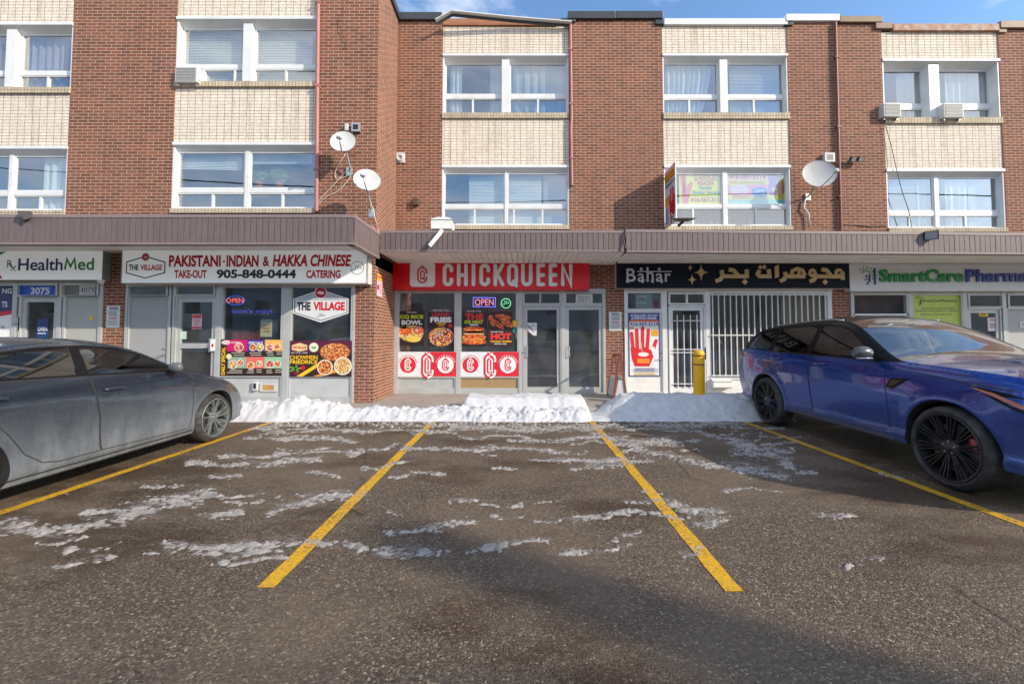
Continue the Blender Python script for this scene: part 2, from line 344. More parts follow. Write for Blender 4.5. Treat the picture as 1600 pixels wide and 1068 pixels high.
def window(root, Y, px, py, mull, tr, splits, deep, X0, X1, fm=WHITE_AL):
    """one apartment window: lined recess, two big upper lights, a row of sliders below"""
    cy = (py[0] + py[1]) / 2; cx = (px[0] + px[1]) / 2
    X = lambda v: RX(v, cy, Y); Z = lambda v: RZ(cx, v, Y)
    z0, z1 = Z(py[1]), Z(py[0]); m0, m1 = X(mull[0]), X(mull[1]); t0, t1 = Z(tr[1]), Z(tr[0])
    f = MB(); yg = Y + deep
    # lining of the opening and sloping head cap
    f.box(X0, Y + .01, z0, X0 + .035, yg + .05, z1); f.box(X1 - .035, Y + .01, z0, X1, yg + .05, z1)
    f.box(X0 + .035, yg - .02, z0, X1 - .035, yg + .05, z0 + .04)
    f.add([(X0, Y - .025, z1), (X1, Y - .025, z1), (X1, yg, z1 - .10), (X0, yg, z1 - .10), (X0, Y - .025, z1 + .06), (X1, Y - .025, z1 + .06), (X1, yg, z1 + .06), (X0, yg, z1 + .06)],
          [(0, 1, 2, 3), (0, 1, 5, 4), (4, 5, 6, 7), (0, 3, 7, 4), (1, 2, 6, 5), (2, 3, 7, 6)])
    f.box(m0, (Y + .03 if m1 - m0 > .12 else yg - .02), z0 + .04, m1, yg + .05, z1 - .06)
    g = MB(); zt = z1 - .09
    for a, b in ((X0 + .035, m0), (m1, X1 - .035)):
        frame_bars(f, a, t1, b, zt, yg, .035, .045, None)
        f.box(a, yg - .008, t0, b, yg + .05, t1)
        frame_bars(f, a, z0 + .04, b, t0, yg, .025, .045, None)
        for s in splits:
            sx = X(s)
            if a < sx < b: f.box(sx - .022, yg + .004, z0 + .06, sx + .022, yg + .05, t0)
        pane_quad(g, a + .03, t1 + .03, b - .03, zt - .03, yg + .022); pane_quad(g, a + .02, z0 + .06, b - .02, t0 - .02, yg + .03)
    o = f.build("window", fm, root)
    g.build("pane", GLASS_UP, o)
    return o, yg, (z0, z1, t0, t1, m0, m1)

SILLS = []
def bay(root, Y, X0, X1, px, lv, w3, w2, d3=.13, d2=.09):
    """lv: photo rows of cream top, head of upper window, foot, sill bottom, head of lower window, foot"""
    cx = (px[0] + px[1]) / 2; Z = [RZ(cx, v, Y) for v in lv]
    p = MB(); p.box(X0, Y + .02, Z[1] + .06, X1, Y + .3, Z[0]); p.build("cream_brick_panel", CREAM_BRICK, root)
    p = MB(); p.box(X0, Y + .02, Z[4] + .06, X1, Y + .3, Z[3]); p.build("cream_brick_panel", CREAM_BRICK, root)
    wa, ga, ia = window(root, Y, px, (lv[1], lv[2]), *w3, d3, X0, X1)
    wb, gb, ib = window(root, Y, px, (lv[4], lv[5]), *w2, d2, X0, X1)
    s = MB(); s.box(X0, Y - .03, Z[3], X1, Y + .3, Z[2] - .001); s.build("sill", SILL_BRICK, wa)
    s = MB(); s.box(X0, Y - .03, Z[5] - .10, X1, Y + .3, Z[5] - .001); s.build("sill", SILL_BRICK, wb)
    return ga, ia, gb, ib

def shell(root, X0, X1, Y, ztop, floors):
    b = MB(); b.box(X0, Y + 9.7, 0, X1, Y + 10, ztop); b.box(X0, Y + .3, 0, X0 + .25, Y + 9.7, ztop); b.box(X1 - .25, Y + .3, 0, X1, Y + 9.7, ztop)
    b.build("wall", RED_BRICK, root)
    b = MB(); b.box(X0 + .25, Y + .3, ztop - .35, X1 - .25, Y + 9.7, ztop - .15); b.build("roof", mat("roof_felt", (.12, .12, .12), .9), root)
    b = MB()
    for z in floors: b.box(X0 + .25, Y + .31, z - .12, X1 - .25, Y + 9.7, z + .1)
    b.box(X0 + .25, Y + 3.2, 3.4, X1 - .25, Y + 3.3, ztop - .4)
    b.build("interior", ROOM, root)

left = thing("apartment_block", "red and cream brick apartment block standing forward, over the takeaway and health shop", "building", (-8.5, YL, 0))
right = thing("apartment_block", "long recessed red and cream brick apartment block over the fried chicken shop and jeweller", "building", (5, YM, 0))

ZT = RZ(655, 33, YM)
XL0, XR1 = -15.0, 15.0
# ---- recessed block: piers and bays
bx = [RX(v, 200, YM) for v in (691, 889, 1036.5, 1233.5, 1382, 1566)]
b4 = (bx[5] + 2.2, bx[5] + 5.1)
zlow = RZ(800, 353, YM) - .1
for a, b, tops in ((XC, bx[0], 33), (bx[1], bx[2], 32), (bx[3], bx[4], 36), (bx[5], b4[0], 47), (b4[1], XR1, 47)):
    m = MB(); m.box(a, YM, 2.9, b, YM + .3, RZ((a / YM * FOC + PX), tops, YM) if a < 8 else ZT - .1); m.build("brick_pier", RED_BRICK, right)
for i in (0, 2, 4): MB().box(bx[i], YM + .005, 2.9, bx[i + 1], YM + .3, zlow - .005 - (0.06 if i == 4 else .03 if i == 2 else 0)).build("brick_spandrel", RED_BRICK, right)
MB().box(b4[0], YM + .005, 2.9, b4[1], YM + .3, zlow).build("brick_spandrel", RED_BRICK, right)
B1 = bay(right, YM, bx[0], bx[1], (692, 888), (40, 88, 177, 185, 262, 352), ((784, 796), (144, 149), (738, 841)), ((788.5, 792.5), (319, 324), (741, 803, 848)))
B2 = bay(right, YM, bx[2], bx[3], (1036, 1231), (41, 88, 177, 186, 262, 353), ((1126, 1138), (145, 150), (1080, 1182)), ((1132, 1138), (319, 323), (1085, 1184)))
B3 = bay(right, YM, bx[4], bx[5], (1379, 1564), (50, 96, 184, 193, 268, 356), ((1454, 1470), (157, 163), (1416, 1513)), ((1467, 1473), (328, 334), (1428, 1516)), .2, .12)
zz = lambda v: RZ(1650, v, YM)
m = MB(); m.box(b4[0], YM + .02, 3.4, b4[1], YM + .3, ZT - .15); m.build("cream_brick_panel", CREAM_BRICK, right)
shell(right, XC + .02, XR1, YM, ZT - .15, (3.3, 6.05))
# parapet flashings
def cap(root, px0, px1, py0, py1, Y, m, out=.07, name="parapet_flashing", x0=None, x1=None):
    c = (px0 + px1) / 2; q = MB(); q.box(RX(px0, py1, Y) if x0 is None else x0, Y - out, RZ(c, py1, Y), RX(px1, py1, Y) if x1 is None else x1, Y + .36, RZ(c, py0, Y))
    return q.build(name, m, root, bevel=.012)
cap(right, 619, 691, 22, 33.5, YM, BLACK_CAP)
cap(right, 887, 961, 20.5, 32, YM, BLACK_CAP); cap(right, 961.5, 1035, 20, 31.5, YM, BLACK_CAP, .065)
cap(right, 876, 899, 30, 36.5, YM, BLACK_CAP, .05); cap(right, 1023, 1037, 33, 40, YM, BLACK_CAP, .05)
cap(right, 1037, 1229, 31, 40.5, YM, WHITE_CAP, .05); cap(right, 1224, 1238, 35, 41.5, YM, BLACK_CAP, .045)
cap(right, 1226, 1309, 25, 35.5, YM, WHITE_CAP); cap(right, 1309.5, 1376, 28, 37.5, YM, TAN_CAP, .068)
cap(right, 1366, 1392, 37.5, 47, YM, TAN_CAP, .055); cap(right, 1393, 1560, 39, 50, YM, RUST_CAP, .05); cap(right, 1558, 1571, 45, 52.5, YM, TAN_CAP, .04)
cap(right, 1559, 1640, 35.5, 46.5, YM, TAN_CAP, x1=XR1)
# broken fascia over the first bay: bare board, and a strip of metal torn loose and bent
q = MB(); q.box(bx[0], YM - .02, RZ(790, 40, YM), bx[1] - .25, YM + .3, RZ(790, 30, YM)); q.build("roof_board", WOOD, right)
q = MB(); a, b, c, d = [P(x, y, YM - dd) for x, y, dd in ((681, 33, .28), (706, 19, .30), (806, 29, .16), (893, 36, .10))]
for s, e in ((a, b), (b, c), (c, d)): q.bar(s, e, .12, .018, WHITE_CAP)
for s, e in ((a, b), (b, c), (c, d)): q.bar(s + Vector((0, .05, -.035)), e + Vector((0, .05, -.035)), .02, .07, BLACK_CAP)
q.build("loose_flashing", None, right)
# downpipes
def pipe(root, pts, Y, m, r=.036):
    q = MB(); q.tube([P(x, y, Y - .05) for x, y in pts], r, 10)
    for i in range(3):
        t = (i + .5) / 3; p = P(pts[0][0] + (pts[-1][0] - pts[0][0]) * t, pts[0][1] + (pts[-1][1] - pts[0][1]) * t, Y - .04); q.box(p.x - .05, Y - .092, p.z - .02, p.x + .05, Y - .001, p.z + .02)
    return q.build("downpipe", m, root, smooth=40)
pipe(right, [(891, 36), (893, 185), (892, 200), (893.5, 290)], YM, PINK_PIPE)
pipe(right, [(1305, 36), (1309, 190), (1314, 362)], YM, RED_PIPE)

# ---- forward block
lx = [RX(v, 200, YL) for v in (108, 271, 495)]
l0 = lx[0] - 3.05
for a, b in ((XL0, l0), (lx[0], lx[1])):
    m = MB(); m.box(a, YL, 2.9, b, YL + .3, ZT); m.build("brick_pier", RED_BRICK, left)
m = MB(); m.box(lx[2], YL, 2.9, XC, YM - .01, ZT); m.build("brick_pier", RED_BRICK, left)
for a, b, z in ((l0, lx[0], RZ(50, 331, YL)), (lx[1], lx[2], RZ(380, 327, YL))): MB().box(a, YL + .005, 2.9, b, YL + .3, z - .105).build("brick_spandrel", RED_BRICK, left)
B4 = bay(left, YL, lx[1], lx[2], (272, 492), (-40, 31, 128, 136, 227, 326), ((378, 392), (97, 102), (312, 361, 442)), ((379, 385), (293, 299), (328, 438)))
B5 = bay(left, YL, l0, lx[0], (-120, 106), (-40, 40, 137, 146, 233, 329), ((6, 21), (107, 112), (65, -60)), ((7, 13), (297, 303), (56, -60)))
shell(left, XL0, XC - .02, YL, ZT - .15, (3.3, 6.05))
q = MB(); q.box(XL0, YL - .06, ZT + .001, XC + .06, YM - .09, ZT + .15); q.build("parapet_flashing", BLACK_CAP, left)
pipe(left, [(498, -60), (496, 130), (494.5, 330)], YL, PINK_PIPE, .04)
# ground-floor brick piers
def gpier(root, px0, px1, py, Y, z1=3.16, d=.35, x1=None):
    q = MB(); q.box(RX(px0, py, Y), Y - .012, 0, RX(px1, py, Y) if x1 is None else x1, Y + d, z1); return q.build("brick_pier", RED_BRICK, root)
gpier(left, 161, 198, 480, YL); gpier(left, 552.5, 590, 520, YL, 3.16, x1=XC, d=1.39)
gpier(right, 944.5, 977, 520, YM); gpier(right, 1299, 1330, 480, YM)
q = MB(); q.box(XL0, YL - .012, 0, RX(-300, 480, YL), YL + .3, 2.9); q.build("brick_pier", RED_BRICK, left)
q = MB(); q.box(RX(1660, 480, YM), YM - .012, 0, XR1, YM + .3, 2.9); q.build("brick_pier", RED_BRICK, right)

MB().box(XC + .01, YM + .012, 2.60, XR1, YM + .2, 2.9).build("brick_spandrel", RED_BRICK, right); MB().box(XC + .01, YM + .012, 2.901, XR1, YM + .2, 3.16).build("brick_spandrel", RED_BRICK, right)
MB().box(XL0, YL + .012, 2.56, XC - .36, YL + .2, 3.16).build("brick_spandrel", RED_BRICK, left)
# ---- canopies
ZB, ZTp = 3.17, 3.60
def boards(mb, a, b, wd, fn, gap=.007):       # vertical boards from a to b (plan points), fn gives z range at fraction t
    a, b = Vector(a), Vector(b); n = max(1, int((b - a).length / wd)); d = (b - a) / n; u = d.normalized(); nn = Vector((u.y, -u.x))
    for i in range(n):
        p, q = a + d * i + u * gap / 2, a + d * (i + 1) - u * gap / 2
        j = random.uniform(-.002, .002); o = nn * (.022 + j)
        (z0, z1), (w0, w1) = fn(i / n), fn((i + 1) / n)
        mb.add([(p.x, p.y, z0), (q.x, q.y, w0), (q.x, q.y, w1), (p.x, p.y, z1), (p.x + o.x, p.y + o.y, z0), (q.x + o.x, q.y + o.y, w0), (q.x + o.x, q.y + o.y, w1), (p.x + o.x, p.y + o.y, z1)],
               [(0, 3, 2, 1), (4, 5, 6, 7), (0, 1, 5, 4), (1, 2, 6, 5), (2, 3, 7, 6), (3, 0, 4, 7)])
# forward block canopy
def canopy(root, fasc, roofpoly, sof):
    f = MB()
    for a, b, fn in fasc: boards(f, a, b, .104, fn, .010)
    o = f.build("canopy", MAUVE, root)
    k = MB()
    for a, b, fn in fasc:
        a, b = Vector(a), Vector(b); (z0, z1), (w0, w1) = fn(0), fn(1); u = (b - a).normalized(); nn = Vector((u.y, -u.x)) * .03
        for (lo, hi, off, mm) in ((z1 - .005, z1 + .05, 1.0, MAUVE_CAP), (z0 - .02, z0 + .012, .9, MAUVE_CAP)):
            l2, h2 = lo - z1 + w1 if lo > z0 + .1 else lo - z0 + w0, hi - z1 + w1 if lo > z0 + .1 else hi - z0 + w0
            p, q2 = a + nn * off, b + nn * off; r, s = a - nn * 4, b - nn * 4
            k.add([(p.x, p.y, lo), (q2.x, q2.y, l2), (q2.x, q2.y, h2), (p.x, p.y, hi), (r.x, r.y, lo), (s.x, s.y, l2), (s.x, s.y, h2), (r.x, r.y, hi)],
                  [(0, 1, 2, 3), (4, 7, 6, 5), (0, 4, 5, 1), (1, 5, 6, 2), (2, 6, 7, 3), (3, 7, 4, 0)], mm)
    k.build("flashing", None, o)
    s = MB()
    for (x0, x1, y0, y1, z) in sof:
        n = int((x1 - x0) / .128); d = (x1 - x0) / n
        for i in range(n): s.box(x0 + d * i + .005, y0, z + random.uniform(0, .0015), x0 + d * (i + 1) - .005, y1, z + .012)
    s.build("soffit", SOFFIT, o)
    r = MB()
    for (x0, x1, y0, y1, z0, z1) in roofpoly: r.box(x0, y0, z0, x1, y1, z1)
    r.build("canopy_deck", DARK, o)
    return o
canopy(left, [((XL0, YFL), (XF, YFL), lambda t: (RZ(250, 380 - 4 * 0, YFL) - .005, RZ(250, 340, YFL))), ((XF, YFL + .002), (XF, YFM - .004), lambda t: (RZ(250, 380, YFL) - .005, RZ(250, 340, YFL)))],
       [(XL0, XF - .02, YFL + .02, YL - .01, 3.18, 3.52)], [(XL0, XF - .01, YFL + .01, YL - .01, 3.165)])
xk = RX(975, 375, YFM)
xe = RX(1600, 375, YFM)
canopy(right, [((XF + .03, YFM), (xk, YFM), lambda t: (RZ(780, 392, YFM), RZ(780, 364, YFM))),
               ((xk + .03, YFM - .02), (XR1, YFM - .02), lambda t: (RZ(780, 393, YFM) - .00 - .07 * t, RZ(780, 363, YFM) - .11 * t))],
       [(XF + .03, xk, YFM + .02, YM - .01, 3.18, 3.54), (xk + .03, XR1, YFM + .0, YM - .01, 3.18, 3.47)], [(XF + .01, XR1, YFM + .01, YM - .01, 3.165)])

# ================================================================ shop fronts
def opening(x0, y0, x1, y1, Y): cx, cy = (x0 + x1) / 2, (y0 + y1) / 2; return RX(x0, cy, Y), RZ(cx, y1, Y), RX(x1, cy, Y), RZ(cx, y0, Y)
def shop_window(root, x0, y0, x1, y1, Y, m=GREY_AL, t=.045, zb=None, bulk=None, bm=None, label=None, gl=None):
    a, b, c, d = opening(x0, y0, x1, y1, Y); f = MB(); frame_bars(f, a, b, c, d, Y - .03, t, .09, None)
    if bulk is not None: f.box(a, Y - .025, GZ, a + t * .8, Y + .05, b); f.box(c - t * .8, Y - .025, GZ, c, Y + .05, b); f.box(a + t * .8, Y - .02, GZ, c - t * .8, Y + .05, GZ + .13)
    o = f.build("shop_window", m, root); g = MB(); pane_quad(g, a + t, b + t, c - t, d - t, Y + .02); g.build("pane", gl or GLASS_SHOP, o)
    if bulk is not None: q = MB(); q.box(a + t * .8, Y + .0, GZ + .13, c - t * .8, Y + .05, b); q.build("bulkhead", bm or bulk, o)
    if label: o["label"] = label
    return o, (a, b, c, d)
def transom(root, x0, y0, x1, y1, Y, m=GREY_AL, back=None, splits=()):
    a, b, c, d = opening(x0, y0, x1, y1, Y); f = MB(); frame_bars(f, a, b, c, d, Y - .03, .04, .09, None)
    for s in splits: x = RX(s, (y0 + y1) / 2, Y); f.box(x - .02, Y - .025, b + .04, x + .02, Y + .05, d - .04)
    o = f.build("transom_window", m, root)
    g = MB(); pane_quad(g, a + .04, b + .04, c - .04, d - .04, Y + .02); g.build("pane", back or GLASS_SHOP, o); return o
def door(root, x0, y0, x1, y1, Y, m=GREY_AL, solid=None, rail=None, t=.075, hx=None, hy=None, hkind="bar", jamb=5, lab=None):
    a, b, c, d = opening(x0, y0, x1, y1, Y); b = GZ + .03
    j = MB(); w_ = jamb * (c - a) / (x1 - x0)
    j.box(a - w_, Y - .03, GZ, a - .004, Y + .08, d + .03); j.box(c + .004, Y - .03, GZ, c + w_, Y + .08, d + .03); j.box(a - .004, Y - .03, d + .006, c + .004, Y + .08, d + .05)
    j.box(a - .004, Y - .03, GZ, c + .004, Y + .1, GZ + .026)
    j.build("door_frame", m, root)
    f = MB()
    if solid: f.box(a, Y, b, c, Y + .05, d, solid); f.box(a + .1, Y - .004, b + .1, c - .1, Y - .0005, b + .1 + .001, solid)
    else:
        frame_bars(f, a, b, c, d, Y - .005, t, .055, m); f.box(a + t, Y - .004, b + t, c - t, Y + .049, b + t * 1.6, m)
        if rail: r0, r1 = RZ((x0 + x1) / 2, rail[1], Y), RZ((x0 + x1) / 2, rail[0], Y); f.box(a + t, Y - .003, r0, c - t, Y + .048, r1, m)
    o = f.build("door", None, root)
    if not solid: g = MB(); pane_quad(g, a + t, b + t, c - t, d - t, Y + .02); g.build("pane", GLASS_SHOP, o)
    if hx:
        h = MB(); X, Z = RX(hx, hy, Y), RZ(hx, hy, Y)
        if hkind == "bar": h.tube([(X, Y - .01, Z + .12), (X, Y - .07, Z + .12), (X, Y - .07, Z - .12), (X, Y - .01, Z - .12)], .013, 8)
        elif hkind == "plate": h.box(X - .045, Y - .03, Z - .14, X + .045, Y - .004, Z + .14); h.tube([(X, Y - .03, Z), (X, Y - .06, Z), (X - .06, Y - .06, Z - .01)], .012, 8)
        else: h.lathe([(0, -.012), (.035, -.012), (.035, 0), (.03, .004)], 14, (X, Y - .004, Z), Matrix.Rotation(PI / 2, 3, 'X')); h.tube([(X, Y - .008, Z), (X, Y - .05, Z), (X + .09 * (1 if hkind == 'r' else -1), Y - .055, Z - .01)], .011, 8); h.lathe([(0, .02), (.02, .02), (.028, 0)], 12, (X, Y - .004, Z + .13), Matrix.Rotation(PI / 2, 3, 'X'))
        h.build("handle", STEEL, o, smooth=40)
    if lab: o["label"] = lab
    return o
def lintel(root, x0, x1, y0, y1, Y, m=GREY_AL):
    a, b, c, d = opening(x0, y0, x1, y1, Y); q = MB(); q.box(a, Y - .02, b, c, Y + .1, d); return q.build("shopfront_header", m, root)
def posts(root, xs, y0, y1, Y, m=GREY_AL):
    for x0, x1 in xs: MB().box(RX(x0, 520, Y), Y - .035, GZ, RX(x1, 520, Y), Y + .06, RZ(x0, y0, Y)).build("mullion", m, root)

PALE_PANEL = mat("pale_panel", (.50, .53, .54), .5, var=.05, dirt=(.33, .33, .32), dscale=3, damt=.6)
PANEL_GREEN = mat("grey_green_panel", (.42, .46, .46), .55, var=.06, dirt=(.3, .29, .27), dscale=2.5, damt=.6)
CHIP = mat("chipboard", (.42, .29, .15), .85, var=.6, vscale=60, bump=.6, bscale=70, dirt=(.10, .06, .03), dscale=40, damt=.9)
STEELDOOR = mat("grey_steel_door", (.36, .37, .38), .45, var=.05, dirt=(.29, .29, .29), dscale=1.5, damt=.5)
# -- health shop (left edge)
lintel(left, -300, 161, 437.5, 443, YL); posts(left, [(23.5, 27), (92.5, 96.5), (156, 161)], 440, 600, YL)
shop_window(left, -90, 443, 23, 600, YL, bulk=PALE_PANEL, bm=PALE_PANEL)
shop_window(left, -300, 443, -92, 600, YL, bulk=PALE_PANEL, bm=PALE_PANEL)
transom(left, 27, 443, 92, 464, YL); door(left, 33, 466, 88, 620, YL, hx=29.5, hy=505, hkind="plate", jamb=4)
transom(left, 97, 443, 156, 464, YL, back=mat("grey_back_panel", (.20, .19, .175), .5)); door(left, 102, 466, 153, 620, YL, solid=mat("beige_door", (.42, .43, .40), .5, var=.05), hx=None, jamb=4)
# -- takeaway
lintel(left, 198, 553, 442.5, 445.5, YL, WHITE_AL); posts(left, [(196.5, 200), (264.5, 267.5), (270.5, 274), (338, 345), (443, 452), (551.5, 554.5)], 443, 620, YL, GREY_AL)
transom(left, 200, 445, 264, 464, YL); door(left, 202, 466, 262, 620, YL, solid=STEELDOOR, hx=257, hy=554, hkind='l', jamb=2)
transom(left, 274, 445, 338, 463, YL); door(left, 276, 466, 336, 620, YL, rail=(536, 544), hx=331, hy=539, hkind="plate", jamb=2)
shop_window(left, 345, 446, 443, 589, YL, bulk=PALE_PANEL, bm=PALE_PANEL); shop_window(left, 452, 446, 552, 589, YL, bulk=PALE_PANEL, bm=PALE_PANEL)
# -- fried chicken shop
lintel(right, 617, 945, 451, 455.5, YM); posts(right, [(616, 621.5), (713, 718), (811, 816.5), (877, 882), (942, 946)], 452, 620, YM)
shop_window(right, 621, 455, 713, 590, YM, bulk=PANEL_GREEN, bm=PANEL_GREEN); shop_window(right, 718, 455, 811.5, 590, YM, bulk=CHIP, bm=CHIP)
transom(right, 817, 456, 876.5, 476, YM, splits=(844,)); door(right, 819, 479, 875, 618, YM, hx=822, hy=549, hkind="plate", jamb=2)
transom(right, 882, 456, 943, 476, YM); door(right, 884, 479, 941, 618, YM, hx=889, hy=549, jamb=2)
# -- jeweller
lintel(right, 976, 1300, 449.5, 456, YM, WHITE_AL); posts(right, [(975.5, 979), (1034.5, 1042), (1102, 1107.5), (1294, 1299.5)], 452, 620, YM, WHITE_AL)
transom(right, 978, 455, 1035, 485, YM, WHITE_AL); door(right, 980, 488, 1036, 620, YM, solid=WHITE_PAINT, hx=1033, hy=560, hkind='l', jamb=3, m=WHITE_AL)
transom(right, 1044, 457, 1102, 476, YM, WHITE_AL, splits=(1073,)); bdoor = door(right, 1047, 480, 1100, 618, YM, WHITE_AL, hx=1103, hy=552, hkind="plate", jamb=2)
jw, jr = shop_window(right, 1107, 456, 1296, 592, YM, WHITE_AL, bulk=WHITE_PAINT, bm=WHITE_PAINT)
# -- pharmacy
lintel(right, 1330, 1660, 454, 459, YM); posts(right, [(1329.5, 1332), (1419.5, 1424), (1504, 1511), (1566, 1572), (1640, 1646)], 455, 620, YM)
for a, b in ((1332, 1420), (1424, 1505)): shop_window(right, a, 458, b, 592, YM, bulk=PALE_PANEL, bm=PALE_PANEL)
q = MB(); q.box(RX(1332, 490, YM), YM - .03, RZ(1376, 493, YM), RX(1420, 490, YM), YM + .05, RZ(1376, 490, YM)); q.build("mullion", WHITE_AL, right)
transom(right, 1511, 459, 1566, 481, YM); door(right, 1514, 484, 1563, 618, YM, hx=1560, hy=550, hkind="plate", jamb=2)
transom(right, 1573, 459, 1640, 481, YM); door(right, 1575, 484, 1636, 618, YM, solid=mat("grey_shop_door", (.40, .41, .41), .5, var=.06), hx=1579, hy=550, hkind='r', jamb=2)
# security bars
q = MB(); yb = YM - .055
xs = [RX(1112.5 + i * 9.25, 520, YM) for i in range(20)]
for x in xs: q.box(x - .010, yb - .010, RZ(1200, 588, YM), x + .010, yb + .010, RZ(1200, 459, YM))
for v in (461, 523.5, 586): z = RZ(1200, v, YM); q.box(jr[0] + .03, yb - .024, z - .012, jr[2] - .03, yb - .0105, z + .012)
q.build("security_bars", WHITE_AL, right)
q = MB()
for i in range(4): x = RX(1058 + i * 10.3, 540, YM); q.box(x - .009, YM - .035, RZ(1073, 605, YM), x + .009, YM - .017, RZ(1073, 492, YM))
for v in (501, 545.5, 550.5, 599): z = RZ(1073, v, YM); q.box(RX(1050, 540, YM), YM - .048, z - .009, RX(1097, 540, YM), YM - .036, z + .009)
q.build("bars", WHITE_AL, bdoor)
# rooms behind the shop fronts
def shoproom(root, x0, x1, Y, depth=3.5):
    r = MB(); r.box(x0, Y + depth, GZ, x1, Y + depth + .1, 2.9); r.box(x0 - .08, Y + .12, GZ, x0, Y + depth, 2.9); r.box(x1, Y + .12, GZ, x1 + .08, Y + depth, 2.9); r.box(x0, Y + .12, 2.85, x1, Y + depth, 2.9)
    r.box(x0, Y + .12, GZ - .05, x1, Y + depth, GZ); r.box(x0 + .6, Y + 1.7, GZ, x1 - .9, Y + 2.2, 1.1)
    for k in range(3): r.box(x0 + .4, Y + depth - .35, .7 + k * .55, x1 - .4, Y + depth, .73 + k * .55)
    for k in range(14):
        x = x0 + .5 + random.random() * max(.2, x1 - x0 - 1.2); z = .73 + random.randrange(3) * .55; r.box(x, Y + depth - .3, z + .001, x + random.uniform(.08, .25), Y + depth - .1, z + random.uniform(.12, .4))
    r.build("shop_interior", SHOPROOM, root)
for x0, x1 in ((-300, 158), (202, 550)): shoproom(left, RX(x0, 500, YL), RX(x1, 500, YL), YL)
for x0, x1 in ((624, 940), (982, 1295), (1335, 1640)): shoproom(right, RX(x0, 500, YM), RX(x1, 500, YM), YM)
q = MB()      # staircase behind the right-hand door of the chicken shop
for i in range(9): q.box(RX(884, 520, YM) + .02, YM + .5 + i * .26, GZ, RX(942, 520, YM) - .02, YM + .76 + i * .26, GZ + .19 * (i + 1))
q.build("stairs", mat("pale_stair", (.36, .36, .34), .7), right)
# ================================================================ signs, posters and window displays
def foodmat(name, cols, scale):
    m = bpy.data.materials.new(name); m.use_nodes = True; n, l = m.node_tree.nodes, m.node_tree.links; b = n["Principled BSDF"]; b.inputs['Roughness'].default_value = .4
    t = n.new("ShaderNodeTexCoord"); v = n.new("ShaderNodeTexVoronoi"); v.inputs['Scale'].default_value = scale; l.new(t.outputs['Object'], v.inputs['Vector'])
    s = n.new("ShaderNodeSeparateColor"); l.new(v.outputs['Color'], s.inputs[0]); r = n.new("ShaderNodeValToRGB"); r.color_ramp.interpolation = 'CONSTANT'
    while len(r.color_ramp.elements) < len(cols): r.color_ramp.elements.new(.5)
    for i, c in enumerate(cols): r.color_ramp.elements[i].position = i / len(cols); r.color_ramp.elements[i].color = (*L(c), 1)
    l.new(s.outputs[0], r.inputs[0]); l.new(r.outputs[0], b.inputs['Base Color']); return m
F_NOOD = foodmat("noodles_print", [(196, 112, 52), (226, 160, 90), (150, 70, 36), (235, 190, 120), (180, 60, 40)], 45)
F_RICE = foodmat("rice_print", [(214, 170, 90), (235, 210, 130), (190, 70, 50), (240, 225, 180), (120, 130, 50)], 55)
F_CHICK = foodmat("fried_print", [(190, 80, 40), (225, 120, 50), (120, 40, 28), (236, 150, 80), (205, 60, 40)], 38)
F_MIX = foodmat("loaded_print", [(200, 110, 40), (230, 190, 70), (120, 60, 30), (170, 160, 190), (190, 50, 40), (90, 50, 40)], 42)
F_CURRY = foodmat("curry_print", [(180, 50, 50), (225, 120, 110), (240, 200, 170), (150, 40, 40)], 55)
RED, WHITE, NAVY, GREEN, DK, YEL = ink((206, 16, 34)), ink((236, 238, 240)), ink((38, 50, 128)), ink((24, 150, 70)), ink((42, 48, 56)), ink((245, 196, 40))
def glow(name, rgb, st): return mat(name, L(rgb), .4, var=0, emit=L(rgb), estr=st)

def sign(label, x0, y0, x1, y1, Y, back, face, side=None, rim=None):
    a, b, c, d = opening(x0, y0, x1, y1, Y)
    r = thing("shop_sign", label, "shop sign", ((a + c) / 2, Y, b)); q = MB(); q.box(a, Y, b, c, back, d, side or WHITE_AL)
    cv = Canvas(q, x0, y0, x1, y1, Y); t = 1.2 if rim else 0
    if rim:
        for u in ((x0, y0, x1, y0 + t), (x0, y1 - t, x1, y1), (x0, y0 + t, x0 + t, y1 - t), (x1 - t, y0 + t, x1, y1 - t)): cv.rect(*u, rim, .012)
    cv.layer(1).rect(x0 + t, y0 + t, x1 - t, y1 - t, face)
    q.build("panel", None, r); return r
def lettering(r, box, Y, fn, name="lettering"):
    q = MB(); fn(Canvas(q, *box, Y)); return q.build(name, None, r)
def poster(label, x0, y0, x1, y1, Y, bg, fn, name="poster", cat="poster", thick=.004, group=None):
    q = MB(); cv = Canvas(q, x0, y0, x1, y1, Y); a = cv.w(x0, y0); b = cv.w(x1, y1); q.box(a[0], Y, b[2], b[0], Y + thick, a[2], bg); fn(cv.layer(1))
    o = q.build(name, None, None, loc=(a[0], Y, b[2])); return setp(o, label, cat, group)
def zm(ox, oy, s): return lambda *v: [((v[i] / s + ox) if i % 2 == 0 else (v[i] / s + oy)) for i in range(len(v))]
def lines(c, x0, x1, y0, y1, n, m, h=None):
    st = (y1 - y0) / n
    for i in range(n): j = random.uniform(0, .18) * (x1 - x0); c.rect(x0 + j, y0 + st * i, x1 - random.uniform(0, .18) * (x1 - x0), y0 + st * i + (h or st * .55), m)

SIGN_GLOW = mat("sign_face_added_glow", L((226, 232, 238)), .4, var=.03, emit=(.95, 1, 1), estr=.10)  # faint glow added to brighten the white sign faces under the canopies
